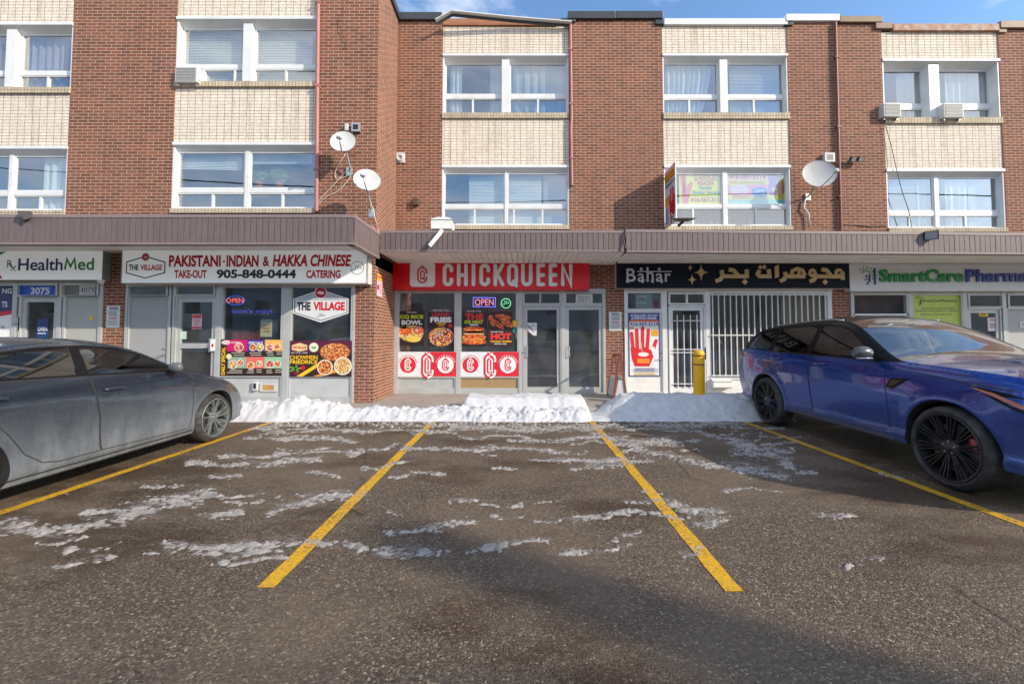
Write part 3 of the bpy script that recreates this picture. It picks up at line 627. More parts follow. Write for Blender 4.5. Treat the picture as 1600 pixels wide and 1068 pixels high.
# -- takeaway sign
r = sign("white takeaway sign reading PAKISTANI-INDIAN and HAKKA CHINESE with a phone number", 190, 388.5, 575, 443, YL - .25, YL - .02, SIGN_GLOW, PALE, mat("rusty_sign_rim", (.42, .37, .31), .6, var=.2, dirt=(.25, .13, .06), dscale=9, damt=.8))
HEXA = lambda k: [(227.4, 400.5 - k), (257.8 + k, 409.5 - k * .6), (257.8 + k, 426 + k * .6), (227.4, 434.3 + k), (198 - k, 426 + k * .6), (198 - k, 409.5 - k * .6)]
def f(c):
    c.layer(3); c.text("PAKISTANI", 264, 398.5, 345, 416.8, RED, .04); c.rect(348, 407, 351.5, 410, RED); c.text("INDIAN", 354, 398.5, 404, 416.8, RED, .04); c.text("&", 410.6, 400.5, 421, 416, RED, .03)
    c.text("HAKKA CHINESE", 426, 397.5, 549, 416.4, RED, .04, .18); c.text("TAKE-OUT", 273, 421.8, 323.5, 434.6, RED, .04); c.text("905-848-0444", 339, 421, 463, 435, DK, .04); c.text("CATERING", 479, 421.8, 532.4, 434.6, RED, .04)
lettering(r, (190, 388, 575, 443), YL - .25, f)
def f(c):
    c.layer(3).stroke(HEXA(0), 1.7, DK, True); c.layer(4).disc(227.4, 401.5, 6.2, ink((215, 220, 225))); c.layer(5).disc(227.4, 401.5, 5.6, RED); c.layer(6).disc(227.4, 401.5, 4.4, ink((225, 190, 190))); c.layer(7).disc(227.4, 401.5, 3.8, RED); c.layer(8).disc(227.6, 401.7, 2.6, WHITE, 1.2)
    c.layer(4).text("THE", 201.8, 413.3, 216.8, 422.3, DK, .035); c.text("VILLAGE", 219.7, 413.3, 253.8, 422.3, RED, .035)
    c.layer(3).stroke(c.arc(558.5, 418.5, 10, 10, 0, 342, 19), .7, DK, True); c.text("\ufee0\ufefc\ufea3"[::-1] if 0 else "\ufedd\ufefc\ufea3", 551.5, 413.5, 565.5, 422.5, DK)
lettering(r, (190, 388, 575, 443), YL - .25, f, "logo")
# -- health shop sign
r = sign("white HealthMed pharmacy sign with blue and green letters, at the far left end", -210, 391, 160, 437, YL - .2, YL - .02, SIGN_GLOW, mat("grey_green_side", (.25, .30, .28), .5))
lettering(r, (-210, 391, 160, 437), YL - .2, lambda c: (c.layer(3).text("Health", 28.8, 403.6, 98.3, 422.6, NAVY, .018), c.stroke([(101.9, 421.2), (104.5, 404.5), (110.5, 416.5), (116.5, 404.5), (119.1, 421.2)], 3.1, GREEN, cap=False), c.text("ed", 122, 403, 147.2, 422, GREEN, .018)))
def f(c):
    c.layer(3).text("R", 11.5, 406, 19.5, 418, ink((30, 120, 90)), .01); c.stroke([(16.5, 412), (24.5, 423)], 1.4, ink((30, 120, 90))); c.layer(4).stroke([(25.5, 415.5), (18, 422.5)], 1.3, NAVY)
    c.layer(3).poly([(-40, 428), (-28, 406), (-12, 394), (10, 393), (-6, 401), (-16, 410), (-24, 428)], GREEN); c.poly([(-24, 405), (-16, 405), (5.5, 435), (-4, 435)], ink((214, 30, 46)))
lettering(r, (-210, 391, 160, 437), YL - .2, f, "logo")
# -- fried chicken sign
def emblem(c, cx, cy, w_, h, m, lw):
    a = w_ / 2; k = h / 2 - a
    c.stroke(c.arc(cx, cy - k, a, a, 20, -180, 12) + c.arc(cx, cy + k, a, a, 180, -20, 12), lw, m, cap=False)
    b = a * .42; c.stroke(c.arc(cx + a * .05, cy - k * .72, b, b, 0, -180, 8) + c.arc(cx + a * .05, cy + k * .72, b, b, 180, 0, 8), lw * .75, m, True)
    c.stroke([(cx + a * .05 + b * .2, cy + k * .72), (cx + a * .1 + b * 1.35, cy + k * .72 + b * 1.5)], lw * .7, m, cap=False)
    for dx in (-.45, 0, .45): c.stroke([(cx + dx * a * .5, cy - h / 2 - lw * .2), (cx + dx * a, cy - h / 2 - lw * (1.2 if dx else 1.7))], lw * .5, m, cap=False)
REDS = mat("red_sign_face", L((226, 12, 30)), .25, var=.06, spec=.5)
r = sign("glossy red fried chicken shop sign reading CHICKQUEEN in raised white letters", 614, 409.5, 921, 452.3, YM - .22, YM - .02, REDS, REDS)
def f(c):
    c.layer(2); w_ = 5.6; d = .03; t, b = 415, 444.4
    def C(x0, x1): R_ = (x1 - x0) / 2; X = (x0 + x1) / 2; c.stroke([(x1, t + R_ + 2.5)] + c.arc(X, t + R_, R_, R_, 0, -180, 10) + c.arc(X, b - R_, R_, R_, 180, 0, 10) + [(x1, b - R_ - 2.5)], w_, m, depth=d)
    m = mat("white_acrylic", (.80, .82, .84), .35, var=.03)
    C(695, 705.5)
    for x in (717, 728.2): c.stroke([(x, t), (x, b)], w_, m, depth=d)
    c.stroke([(717, 430), (728, 430)], w_, m, depth=d - .001, cap=False); c.stroke([(740, t), (740, b)], w_, m, depth=d); C(752, 763)
    c.stroke([(774, t), (774, b)], w_, m, depth=d); c.stroke([(785, t), (776, 430)], w_, m, depth=d - .001); c.stroke([(776.5, 428), (785.5, b)], w_, m, depth=d - .002)
    R_ = 5.8; X = 801; c.stroke([(X + R_, 430)] + c.arc(X, t + R_, R_, R_, 0, -180, 10) + c.arc(X, b - R_, R_, R_, 180, 0, 10) + [(X + R_, 429.5)], w_, m, depth=d, cap=False); c.stroke([(802, 439), (807, 446.5)], w_ * .9, m, depth=d - .001)
    R_ = 6; X = 823; c.stroke([(X - R_, t)] + c.arc(X, b - R_, R_, R_, 180, 0, 10) + [(X + R_, t)], w_, m, depth=d)
    for x in (841, 860):
        c.stroke([(x, t), (x, b)], w_, m, depth=d)
        for y in (t, 429.7, b): c.stroke([(x, y), (x + 8, y)], w_, m, depth=d - .001)
    c.stroke([(879, b), (879, t), (891.5, b), (891.5, t)], w_, m, depth=d)
lettering(r, (614, 409, 921, 452), YM - .22, f)
lettering(r, (614, 409, 921, 452), YM - .22, lambda c: (c.layer(2).rrect(641, 410, 680, 448, 5, mat("white_acrylic", (.80, .82, .84), .35, var=.03), .025), c.layer(20), emblem(c, 660.3, 430, 13.5, 23, RED, 2.6)), "logo")
# -- jeweller's sign
NB = mat("navy_sign_face", L((22, 30, 44)), .55, var=.08, spec=.15)
r = sign("dark navy jeweller sign with silver Latin letters and gold Arabic letters", 963, 411.3, 1327, 450.3, YM - .2, YM - .02, NB, mat("beige_side", (.55, .50, .42), .6))
SILV, GOLD = mat("silver_letter", (.58, .60, .62), .35, var=.04), mat("gold_letter", (.62, .46, .24), .4, var=.06)
def f(c):
    c.layer(3); c.text("B", 978.5, 419.5, 993, 440, SILV, .012, depth=.018); c.text("a", 996, 427, 1007, 440, SILV, .012, depth=.018); c.text("h", 1010, 417.5, 1021, 440, SILV, .012, depth=.018); c.text("a", 1024.5, 427, 1035.5, 440, SILV, .012, depth=.018); c.text("r", 1038.5, 427, 1047.5, 440, SILV, .012, depth=.018)
    c.rect(995.6, 423.4, 1049, 424.8, SILV, .016)
    for x in (1001.8, 1030): c.poly([(x, 417.6), (x + 2.6, 420.4), (x, 423.2), (x - 2.6, 420.4)], SILV, .016)
    for x in (980, 1003, 1019, 1033): c.stroke([(x - 2, 439.5), (x + 1.5, 441.5)], 1.6, SILV, depth=.015)
lettering(r, (963, 411, 1327, 450), YM - .2, f)
def f(c):
    for cx, cy, R_ in ((1094.9, 425.7, 12.5), (1078, 418.2, 5), (1080.7, 437, 8)):
        p = []
        for k in range(4):
            a = PI / 2 * k; p.append((cx + R_ * math.cos(a) * .88, cy + R_ * math.sin(a)))
            for t in (.25, .5, .75): q = R_ * (1 - t) ** 1.9; q2 = R_ * t ** 1.9; p.append((cx + (q * math.cos(a) + q2 * math.cos(a + PI / 2)) * .88, cy + q * math.sin(a) + q2 * math.sin(a + PI / 2)))
        c.layer(3).poly(p, GOLD, .03)
    z = zm(1100, 400, 6.667); k = [0]
    def S(*v, wd=6.0, cl=False, cap=False):
        k[0] += 1; q = z(*v); p = [(q[i], q[i + 1]) for i in range(0, len(q), 2)]
        if cl: p = p + p[:2]
        c.layer(3).stroke(p, wd, GOLD, depth=.03 + .0006 * (k[0] % 4), cap=cap)
    def D(x, y, R_=30): (x, y) = z(x, y); R_ /= 6.667; c.poly([(x, y - R_), (x + R_, y), (x, y + R_), (x - R_, y)], GOLD, .03)
    S(440, 140, 440, 212, 180, 212); S(255, 140, 305, 152, 350, 205); S(180, 148, 186, 210, 165, 245, 116, 262); D(418, 268)
    S(572, 150, 552, 185, 575, 212, 675, 212, 668, 138); D(582, 118, 24); D(624, 116, 24)
    c.poly([tuple(z(733, 110)), tuple(z(773, 90)), tuple(z(773, 218)), tuple(z(733, 234))], GOLD, .03)
    S(838, 165, 846, 210, 825, 245, 784, 262); S(845, 212, 1045, 212); S(900, 205, 915, 155, 965, 132, 1020, 150, 1043, 205, wd=5.2); S(985, 140, 980, 210, wd=4.2)
    S(*[t for a in range(0, 360, 30) for t in (1122 + 26 * math.cos(math.radians(a)), 176 + 30 * math.sin(math.radians(a)))], wd=4.4, cl=True); S(1148, 180, 1152, 225, 1130, 252, 1092, 264)
    S(1218, 140, 1270, 150, 1312, 205); S(1150, 213, 1436, 213); D(1252, 270, 28); S(*[t for a in range(0, 360, 30) for t in (1396 + 30 * math.cos(math.radians(a)), 178 + 32 * math.sin(math.radians(a)))], wd=4.6, cl=True); S(1434, 165, 1436, 248)
lettering(r, (963, 411, 1327, 450), YM - .2, f, "gold_lettering")
# -- pharmacy sign
r = sign("pale grey pharmacy sign with raised green and navy letters beginning SmartCare", 1327.6, 412, 1680, 454.5, YM - .19, YM - .02, ink((222, 226, 230)), PALE)
GA, NA = mat("green_acrylic", L((16, 146, 74)), .35, var=.03), mat("navy_acrylic", L((28, 58, 150)), .35, var=.03)
lettering(r, (1327, 412, 1680, 454), YM - .19, lambda c: (c.layer(2).text("SmartCare", 1373, 420.8, 1504, 440.6, GA, .028, depth=.03), c.text("Pharmacy", 1508, 420.8, 1634, 446.4, NA, .028, depth=.03)))
def leafman(c, cx, cy, s, g, b):
    for a in range(-150, 60, 28):
        for R_, q in ((7, 1.0), (12, 1.15)):
            t = math.radians(a + (14 if R_ > 9 else 0)); x, y = cx + s * R_ * math.cos(t), cy - 2 * s + s * R_ * math.sin(t) * .95; u = (math.cos(t), math.sin(t))
            c.poly([(x - u[0] * 2.6 * s, y - u[1] * 2.6 * s), (x - u[1] * 1.2 * s, y + u[0] * 1.2 * s), (x + u[0] * 2.6 * s, y + u[1] * 2.6 * s), (x + u[1] * 1.2 * s, y - u[0] * 1.2 * s)], g)
    c.disc(cx + .5 * s, cy + .5 * s, 1.9 * s, b); c.stroke([(cx + 5 * s, cy - 1 * s), (cx + 5.6 * s, cy + 6 * s), (cx + 1 * s, cy + 13 * s)], 2.4 * s, b); c.stroke([(cx + 3 * s, cy + 5 * s), (cx - 2 * s, cy + 6 * s)], 1.8 * s, b)
lettering(r, (1327, 412, 1680, 454), YM - .19, lambda c: (c.layer(3), leafman(c, 1353, 431, 1.0, GREEN, NAVY), c.layer(2).rect(1365.2, 419, 1367.4, 444.6, NA, .02)), "logo")

# ---------------------------------------------------------------- posters: health shop and takeaway
YPL, YPM = YL + .012, YM + .012
def f(c):
    c.rect(-84, 446, 21, 490, ink((42, 50, 112))); c.layer(2).poly([(-84, 488), (-30, 492), (21, 484), (21, 490), (-30, 500), (-84, 495)], ink((214, 30, 46))); c.layer(3).text("NG", 1, 450.5, 16, 458.5, WHITE, .02); c.text("TS", 1, 471, 10, 480, WHITE, .02); c.layer(2).text("ox", 1, 509, 7, 513, DK)
poster("blue and white shop window poster with red swoosh at the left edge", -85, 445, 22, 585, YPL, WHITE, f)
poster("blue number panel 3075 over the health shop glass door", 30, 446, 89, 462, YPL, ink((22, 84, 196)), lambda c: c.text("3075", 48, 449, 77.5, 459.5, WHITE, .025), "number_plate", "number plate")
poster("white card with dark number 3075 over the beige door", 124, 445.6, 148.5, 461, YPL, ink((205, 207, 204)), lambda c: (c.text("3075", 126, 449, 147.5, 456, DK, .01), lines(c, 126, 147, 457.8, 460, 2, ink((150, 150, 150)))), "number_plate", "number plate")
def f(c):
    c.text("OPEN", 59, 511, 74, 517, WHITE, .03); c.rect(59, 520, 72, 521.2, WHITE); c.layer(2).stroke([(59, 498), (66, 491), (73, 498)], .8, ink((90, 80, 70)))
poster("small blue OPEN placard hanging in the health shop door", 57.5, 498, 75, 528, YPL, ink((26, 58, 120)), f, "open_sign", "open sign")
q = MB(); Canvas(q, 138, 493, 147, 502, YL - .006).disc(142.5, 497.5, 3.2, YEL, depth=.003); setp(q.build("sticker", None, None, loc=P(142.5, 497.5, YL)), "round yellow sticker on the beige door", "sticker")
GR = ink((120, 122, 126)); GRR = ink((190, 90, 90))
def notice(label, x0, y0, x1, y1, Y):
    def f(c):
        h = y1 - y0; lines(c, x0 + 2, x1 - 2, y0 + h * .06, y0 + h * .22, 2, ink((70, 76, 110))); lines(c, x0 + 2, x1 - 2, y0 + h * .26, y0 + h * .48, 3, GR); lines(c, x0 + 3, x1 - 3, y0 + h * .52, y0 + h * .64, 2, GRR); lines(c, x0 + 2, x1 - 2, y0 + h * .68, y0 + h * .92, 4, ink((165, 167, 170)))
    poster(label, x0, y0, x1, y1, Y, ink((214, 216, 214)), f, "notice", "notice", .006)
notice("white printed parking notice on the brick pier beside the grey steel door", 166, 477.5, 187, 511.5, YL - .022); notice("white printed parking notice on the brick pier above the folding sandwich board", 951.5, 487, 971.5, 516.5, YM - .022)
# takeaway door
poster("small red and white paper taped inside the takeaway glass door", 300, 490.5, 315, 514, YPL, ink((226, 200, 204)), lambda c: (c.rect(300.6, 491.2, 314.4, 497, ink((208, 60, 72))), lines(c, 302, 313, 498.5, 509, 4, ink((200, 120, 130))), c.rect(300.6, 510, 314.4, 513.4, ink((208, 60, 72)))), "paper_notice", "notice")
poster("pale green card low in the takeaway door glass", 281, 517.5, 291, 529.5, YPL, ink((190, 215, 195)), lambda c: None, "card", "card")
poster("white plate with red mark by the takeaway door handle", 328.5, 529.5, 336, 548, YL - .045, WHITE, lambda c: c.rect(330.5, 537, 333.5, 542, RED), "card", "card")
z = zm(330, 430, 6.283)
def zr(c, a, b, d, e, m): q = z(a, b, d, e); c.rect(*q, m)
def zt(c, s, a, b, d, e, m, bold=0.0): q = z(a, b, d, e); c.text(s, *q, m, bold)
def zd(c, a, b, rr, m, ry=None): q = z(a, b); c.disc(q[0], q[1], rr / 6.283, m, (ry / 6.283) if ry else None)
def f(c):
    c.layer(1); zr(c, 92, 632, 350, 745, ink((206, 22, 108))); zr(c, 350, 632, 525, 745, ink((78, 44, 148))); zr(c, 525, 632, 711, 740, ink((240, 184, 96))); zr(c, 165, 800, 345, 912, ink((146, 172, 150))); zr(c, 345, 800, 525, 912, ink((228, 112, 100))); zr(c, 525, 800, 711, 912, ink((150, 200, 160)))
    c.layer(2); zr(c, 92, 632, 150, 984, ink((58, 34, 28)))
    c.layer(3)
    for x, y, s in ((272, 705, 46), (408, 707, 36), (478, 705, 40), (575, 712, 38), (648, 700, 30), (218, 876, 44), (290, 856, 34), (392, 885, 38), (475, 865, 32), (582, 872, 42), (655, 868, 32)): zd(c, x, y, s, ink((235, 222, 212)))
    c.layer(4)
    for i, (x, y, s) in enumerate(((272, 705, 38), (408, 707, 29), (478, 705, 33), (575, 712, 31), (648, 700, 24), (218, 876, 37), (290, 856, 27), (392, 885, 31), (475, 865, 25), (582, 872, 35), (655, 868, 26))): zd(c, x, y, s, (F_CURRY, F_NOOD, F_RICE)[i % 3])
    zd(c, 142, 658, 44, ink((240, 236, 230)), 20); zd(c, 176, 796, 27, ink((225, 226, 190))); c.layer(5); zt(c, "THE VILLAGE", 108, 652, 176, 664, RED, .03)
    c.layer(4); zt(c, "COMBO", 195, 650, 285, 668, WHITE, .02); zt(c, "SPECIALS", 365, 650, 505, 672, WHITE, .02)
    for x0, x1, y0 in ((200, 330, 758), (365, 500, 758), (540, 620, 758), (640, 700, 750), (160, 330, 930), (355, 430, 930), (450, 510, 925), (535, 610, 930), (630, 700, 925)): q = z(x0, y0, x1, y0 + 42); lines(c, q[0], q[2], q[1], q[3], 2, ink((225, 215, 200)), .9)
    v, fa, _ = text_mesh("DAILY SPECIAL", .03); a, b, d, e = z(102, 975, 140, 705)
    c.mb.add([c.w(a + p[1] * 0 + (1 - p[1]) * (d - a), b + p[0] * (e - b)) for p in v], fa, YEL)
poster("dark DAILY SPECIAL menu poster with bright dish panels in the takeaway window", 344.8, 530, 443, 587, YPL - .045, ink((48, 34, 30)), f)
def f(c):
    c.layer(1); zr(c, 772, 642, 1388, 760, ink((92, 30, 62)))
    c.layer(2); q = z(850, 990, 1000, 900, 1050, 870); c.poly([tuple(z(840, 990)), tuple(z(1040, 865)), tuple(z(1060, 890)), tuple(z(900, 992))], YEL); c.poly([tuple(z(1000, 990)), tuple(z(1220, 920)), tuple(z(1240, 950)), tuple(z(1080, 992))], ink((226, 150, 50)))
    for a in range(5): t = math.radians(a * 72 - 80); u = z(830 + 60 * math.cos(t), 915 + 32 * math.sin(t)); v = z(830, 915); c.stroke([tuple(v), tuple(u)], 2.6, ink((110, 160, 60)))
    c.layer(3); zd(c, 905, 905, 22, RED); zd(c, 840, 960, 28, ink((130, 30, 60)), 16); zd(c, 1215, 752, 152, ink((120, 60, 30)), 92); c.layer(4); zd(c, 1215, 750, 145, F_NOOD, 84); c.layer(5); zd(c, 1120, 903, 78, ink((240, 225, 205))); zd(c, 1295, 890, 88, ink((240, 225, 205))); c.layer(6); zd(c, 1120, 903, 67, F_NOOD); zd(c, 1295, 890, 76, F_RICE)
    c.layer(3); c.poly([tuple(z(*p)) for p in ((866, 662), (942, 685), (942, 730), (866, 748), (790, 730), (790, 685))], ink((232, 206, 150))); zd(c, 1006, 706, 46, ink((225, 232, 200)))
    c.layer(4); zt(c, "THE VILLAGE", 798, 695, 935, 720, RED, .03); zd(c, 1006, 710, 26, ink((120, 170, 110)), 12); zt(c, "CHOWMEIN", 775, 785, 1045, 825, YEL, .022); zt(c, "FRIEDRICE", 775, 830, 1045, 868, YEL, .03); zt(c, "INDO - HAKKA - CHINESE", 785, 753, 945, 766, WHITE)
poster("CHOWMEIN FRIEDRICE poster with noodle bowls under the hexagon logo", 452.6, 532, 551, 588.5, YPL - .045, ink((52, 34, 32)), f)
def f(c):
    def H(k): return [tuple(z(*p)) for p in ((1078, 138 - k), (1352 + k, 232 - k * .4), (1352 + k, 372 + k * .4), (1078, 462 + k), (804 - k, 372 + k * .4), (804 - k, 232 - k * .4))]
    c.layer(0).poly(H(0), WHITE, .003); c.layer(3).poly(H(-14), DK); c.layer(4).poly(H(-22), ink((222, 226, 230))); c.layer(5).poly([tuple(z(*p)) for p in ((1078, 166), (1322, 246), (832, 246))], ink((178, 186, 196)))
    c.layer(6); zd(c, 1075, 170, 62, WHITE); c.layer(7); zd(c, 1075, 170, 54, ink((190, 20, 60))); c.layer(8); zd(c, 1075, 172, 34, WHITE, 14); c.layer(9).stroke([tuple(z(1045, 184)), tuple(z(1105, 162))], .6, RED)
    c.layer(6); zt(c, "THE", 845, 262, 978, 345, DK, .045); zt(c, "VILLAGE", 1005, 260, 1315, 345, RED, .045); zt(c, "\ufedd\ufefc\ufea3", 1040, 372, 1120, 415, DK)
q = MB(); f(Canvas(q, 456, 450, 548, 505, YPL)); setp(q.build("window_logo", None, None, loc=P(502, 478, YPL)), "hexagonal THE VILLAGE logo with red circle on the takeaway glass", "window decal")
def f(c):
    zd(c, 240, 246, 96, ink((22, 34, 78)), 52); c.layer(2)
    for a in range(0, 360, 12): q = z(240 + 88 * math.cos(math.radians(a)), 246 + 45 * math.sin(math.radians(a))); c.disc(q[0], q[1], .75, glow("blue_led", (60, 110, 230), 1.2), n=6)
    zt(c, "OPEN", 148, 224, 318, 270, glow("red_neon", (240, 90, 80), 1.0), .012)
q = MB(); c = Canvas(q, 350, 455, 385, 480, YL + .06); f(c); setp(q.build("neon_sign", None, None, loc=P(368, 469, YL)), "oval blue OPEN light in the takeaway window", "neon sign")
poster("black strip LED sign with blue letters under the oval OPEN light", 361, 479.5, 431, 493, YL + .06, ink((14, 14, 26)), lambda c: zt(c, "icon's mayi", 205, 325, 600, 388, glow("blue_text", (90, 90, 215), .35), .012), "led_sign", "LED sign", .03)
q = MB(); a, b, c_, d = opening(359, 516, 396, 531, YL + .15)
for i in range(7): q.lathe([(.0, 0), (.07, .0), (.075, .12), (.06, .17), (0, .18)], 12, (a + .04 + (c_ - a - .08) * i / 6, YL + .3 + .03 * (i % 2), b), m=mat("red_tub", L((196, 26, 24)), .35))
q.box(a - .08, YL + .14, b - .04, c_ + .08, YL + .5, b - .001, STEEL); setp(q.build("tub_row", None, None, loc=(a, YL + .3, b), smooth=40), "row of bright red tubs behind the takeaway window", "food tubs")
poster("cream paper sheet taped up in the takeaway window above the menu", 407, 499, 425, 526, YL + .05, ink((214, 206, 168)), lambda c: (c.rect(407.5, 499.5, 424.5, 503, ink((150, 180, 150))), lines(c, 409, 423, 506, 521, 3, ink((190, 150, 90)), 3)), "paper_notice", "notice")
# ---------------------------------------------------------------- posters: fried chicken shop
z5 = zm(600, 400, 4.857)
z = z5
def zr(c, a, b, d, e, m): c.rect(*z(a, b, d, e), m)
def zt(c, s, a, b, d, e, m, bold=0.0): c.text(s, *z(a, b, d, e), m, bold)
def zd(c, a, b, rr, m, ry=None): q = z(a, b); c.disc(q[0], q[1], rr / 4.857, m, (ry / 4.857) if ry else None)
LIME = ink((196, 214, 40)); YB = YM + .015
def p1(c):
    zt(c, "CHICKQUEEN", 172, 421, 245, 434, WHITE); zt(c, "CQ RICE", 120, 446, 298, 478, LIME, .045); zt(c, "BOWL", 133, 486, 290, 520, WHITE, .045); zd(c, 207, 592, 98, ink((60, 40, 30)), 68); c.layer(2); zd(c, 207, 586, 94, F_RICE, 62); c.layer(3); zd(c, 160, 566, 50, F_CHICK, 34); zd(c, 262, 560, 40, ink((205, 60, 40)), 30); zd(c, 150, 540, 24, ink((120, 160, 60)), 10); c.layer(4); zd(c, 225, 628, 56, ink((226, 196, 90)), 24); c.layer(5); zd(c, 262, 556, 32, F_CURRY, 23)
def p2(c):
    zr(c, 335, 397, 528, 425, ink((92, 78, 84))); c.layer(2); zt(c, "Secretly Crisp", 372, 404, 492, 420, WHITE); zt(c, "LOADED", 365, 431, 500, 456, ink((206, 60, 60)), .045); zt(c, "FRIES", 350, 462, 512, 503, WHITE, .05); zr(c, 400, 508, 470, 516, YEL); zr(c, 412, 522, 458, 534, ink((225, 120, 40))); zd(c, 503, 528, 17, ink((200, 40, 50))); zd(c, 435, 612, 96, F_MIX, 72); c.layer(3); zd(c, 435, 578, 50, ink((150, 150, 170)), 22); zd(c, 420, 556, 22, ink((200, 180, 60)), 12); zd(c, 480, 585, 30, F_CHICK, 22); c.layer(4); zd(c, 415, 660, 16, ink((215, 195, 70)), 10); zd(c, 435, 575, 40, F_MIX, 14)
def p3(c):
    zr(c, 585, 397, 778, 428, ink((74, 62, 66))); c.layer(2); zt(c, "Secretly Crisp", 630, 411, 735, 426, WHITE); zt(c, "THE", 615, 436, 755, 484, ink((214, 52, 50)), .05); zt(c, "OG HEAT", 610, 487, 752, 513, LIME, .045); zr(c, 650, 517, 715, 526, WHITE)
    zd(c, 682, 552, 80, F_CHICK, 20); c.layer(3); zr(c, 600, 566, 768, 586, ink((110, 44, 28))); zd(c, 682, 585, 82, ink((236, 200, 160)), 14); c.layer(4); zd(c, 682, 612, 92, F_CHICK, 22); c.layer(5); zd(c, 682, 632, 88, ink((214, 140, 60)), 10); c.layer(6); zd(c, 682, 652, 94, F_CHICK, 18)
def p4(c):
    zr(c, 790, 397, 974, 420, ink((92, 70, 72))); c.layer(2)
    for i, (x, y, w_, h) in enumerate(((820, 490, 34, 66), (905, 462, 62, 30), (930, 505, 60, 34), (870, 520, 52, 26))):
        c.layer(2 + i); p = []; t = math.radians((60, 10, 30, 40)[i])
        for k in range(20): a = 2 * PI * k / 20; u, v = math.cos(a) * w_ * (.6 if w_ < h else 1), math.sin(a) * h * .7; p.append(tuple(z(x + u * math.cos(t if w_ > h else -.4) - v * math.sin(t if w_ > h else -.4), y + u * math.sin(t if w_ > h else -.4) + v * math.cos(t if w_ > h else -.4))))
        c.poly(p, F_CHICK)
    c.layer(7); zt(c, "Secretly Crisp", 812, 568, 905, 582, WHITE); zt(c, "HOT", 810, 585, 966, 633, ink((220, 60, 55)), .06); zt(c, "CHICKEN TENDERS", 808, 640, 968, 654, YEL, .03); zt(c, "LIMITED TIME", 836, 661, 930, 670, WHITE, .02)
BK = ink((38, 32, 34))
poster("CQ RICE BOWL poster, leftmost in the fried chicken shop windows", 622.2, 485.5, 663, 540, YB, BK, p1); poster("LOADED FRIES poster with heaped chips in the chicken shop window", 668.5, 481.3, 709.2, 541, YB, ink((50, 26, 38)), p2)
poster("OG HEAT burger poster beneath the OPEN light in the chicken shop window", 720, 481.3, 760.6, 541, YB, BK, p3); poster("HOT chicken tenders poster beside the chicken shop door frame", 762.5, 481.3, 801, 541, YB, ink((60, 36, 36)), p4)
poster("small yellow card above the round teal sticker by the shop door", 800.8, 500.5, 810, 510.5, YB, YEL, lambda c: None, "card", "card")
q = MB(); Canvas(q, 801, 511, 810, 521, YB).disc(805.3, 515.6, 4.2, ink((20, 150, 130)), depth=.003); setp(q.build("sticker", None, None, loc=P(805, 516, YB)), "round teal sticker under the small yellow card", "sticker")
def arcword(c, cx, cy, R_, m):
    for i, ch in enumerate("CHICKQUEEN"):
        a = math.radians(-160 + i * 15.5); x, y = cx + R_ * math.cos(a), cy + R_ * math.sin(a); wd = .8 if ch == "I" else 2.0; c.text(ch, x - wd / 2, y - 1.3, x + wd / 2, y + 1.3, m, .03)
def decal(label, dx):
    PINKR = ink((214, 36, 56))
    def f(c):
        def q(a, b): r_ = z(a, b); return r_[0] + dx, r_[1]
        x0, y0 = q(330, 726); x1, y1 = q(548, 912); c.rect(x0, y0, x1, y1, PINKR); c.layer(2); X, Y_ = q(182, 825); c.disc(X, Y_, 12.4, PINKR); c.layer(3); emblem(c, X, Y_, 8.6, 17, WHITE, 1.9); c.layer(2); arcword(c, X, Y_, 14.6, PINKR)
        X, Y_ = q(330, 832); a, k = 8.2, 10
        c.layer(4).stroke([(X, Y_ - k - a)] + c.arc(X, Y_ - k, a, a, -100, -180, 6) + c.arc(X, Y_ + k, a, a, 180, 100, 6) + [(X, Y_ + k + a)], 3.0, PINKR, cap=False); c.stroke([(X, Y_ - k - a)] + c.arc(X, Y_ - k, a, a, -80, 0, 6) + [(X + a, Y_ - k + 4)], 3.0, WHITE, cap=False); c.stroke([(X, Y_ + k + a)] + c.arc(X, Y_ + k, a, a, 80, 0, 6) + [(X + a, Y_ + k - 4)], 3.0, WHITE, cap=False)
        b = 3.4; c.stroke([(X, Y_ - k - b + 2)] + c.arc(X, Y_ - k + 2, b, b, -100, -180, 5) + c.arc(X, Y_ + k - 2, b, b, 180, 100, 5), 2.2, PINKR, cap=False); c.stroke([(X, Y_ - k - b + 2)] + c.arc(X, Y_ - k + 2, b, b, -80, 0, 5) + c.arc(X, Y_ + k - 2, b, b, 0, 80, 5), 2.2, WHITE, cap=False); c.stroke([(X + 1, Y_ + k - 3), (X + 6, Y_ + k + 5)], 2, WHITE, cap=False)
        for dx_ in (-.5, .5): c.stroke([(X + dx_ * 4, Y_ - k - a - 1), (X + dx_ * 8, Y_ - k - a - 3)], 1.2, PINKR if dx_ < 0 else WHITE, cap=False)
        X, Y_ = q(467, 825); c.layer(2).disc(X, Y_, 12.8, WHITE); c.layer(3); emblem(c, X, Y_, 8.8, 17, PINKR, 1.9); arcword(c, X, Y_, 14.9, WHITE)
    poster(label, 621.8 + dx, 549.3, 712.8 + dx, 588, YM - .034, ink((228, 230, 234)), f, "window_decal", "window decal", .003)
decal("white and red emblem decal low in the left chicken shop window", 0.0); decal("white and red emblem decal in the chicken shop window over the chipboard panel", 97.6)
q = MB(); c = Canvas(q, 738, 463, 776, 481, YB); NP = glow("violet_neon", (120, 110, 225), .9)
c.stroke([tuple(z(*p)) for p in ((678, 314), (846, 316), (844, 386), (676, 382))], 1.0, NP, True); c.layer(2); zt(c, "OPEN", 690, 326, 832, 374, glow("pink_neon", (205, 120, 150), .8), .0); setp(q.build("neon_sign", None, None, loc=P(757, 472, YB)), "rectangular violet OPEN light in the chicken shop window", "neon sign")
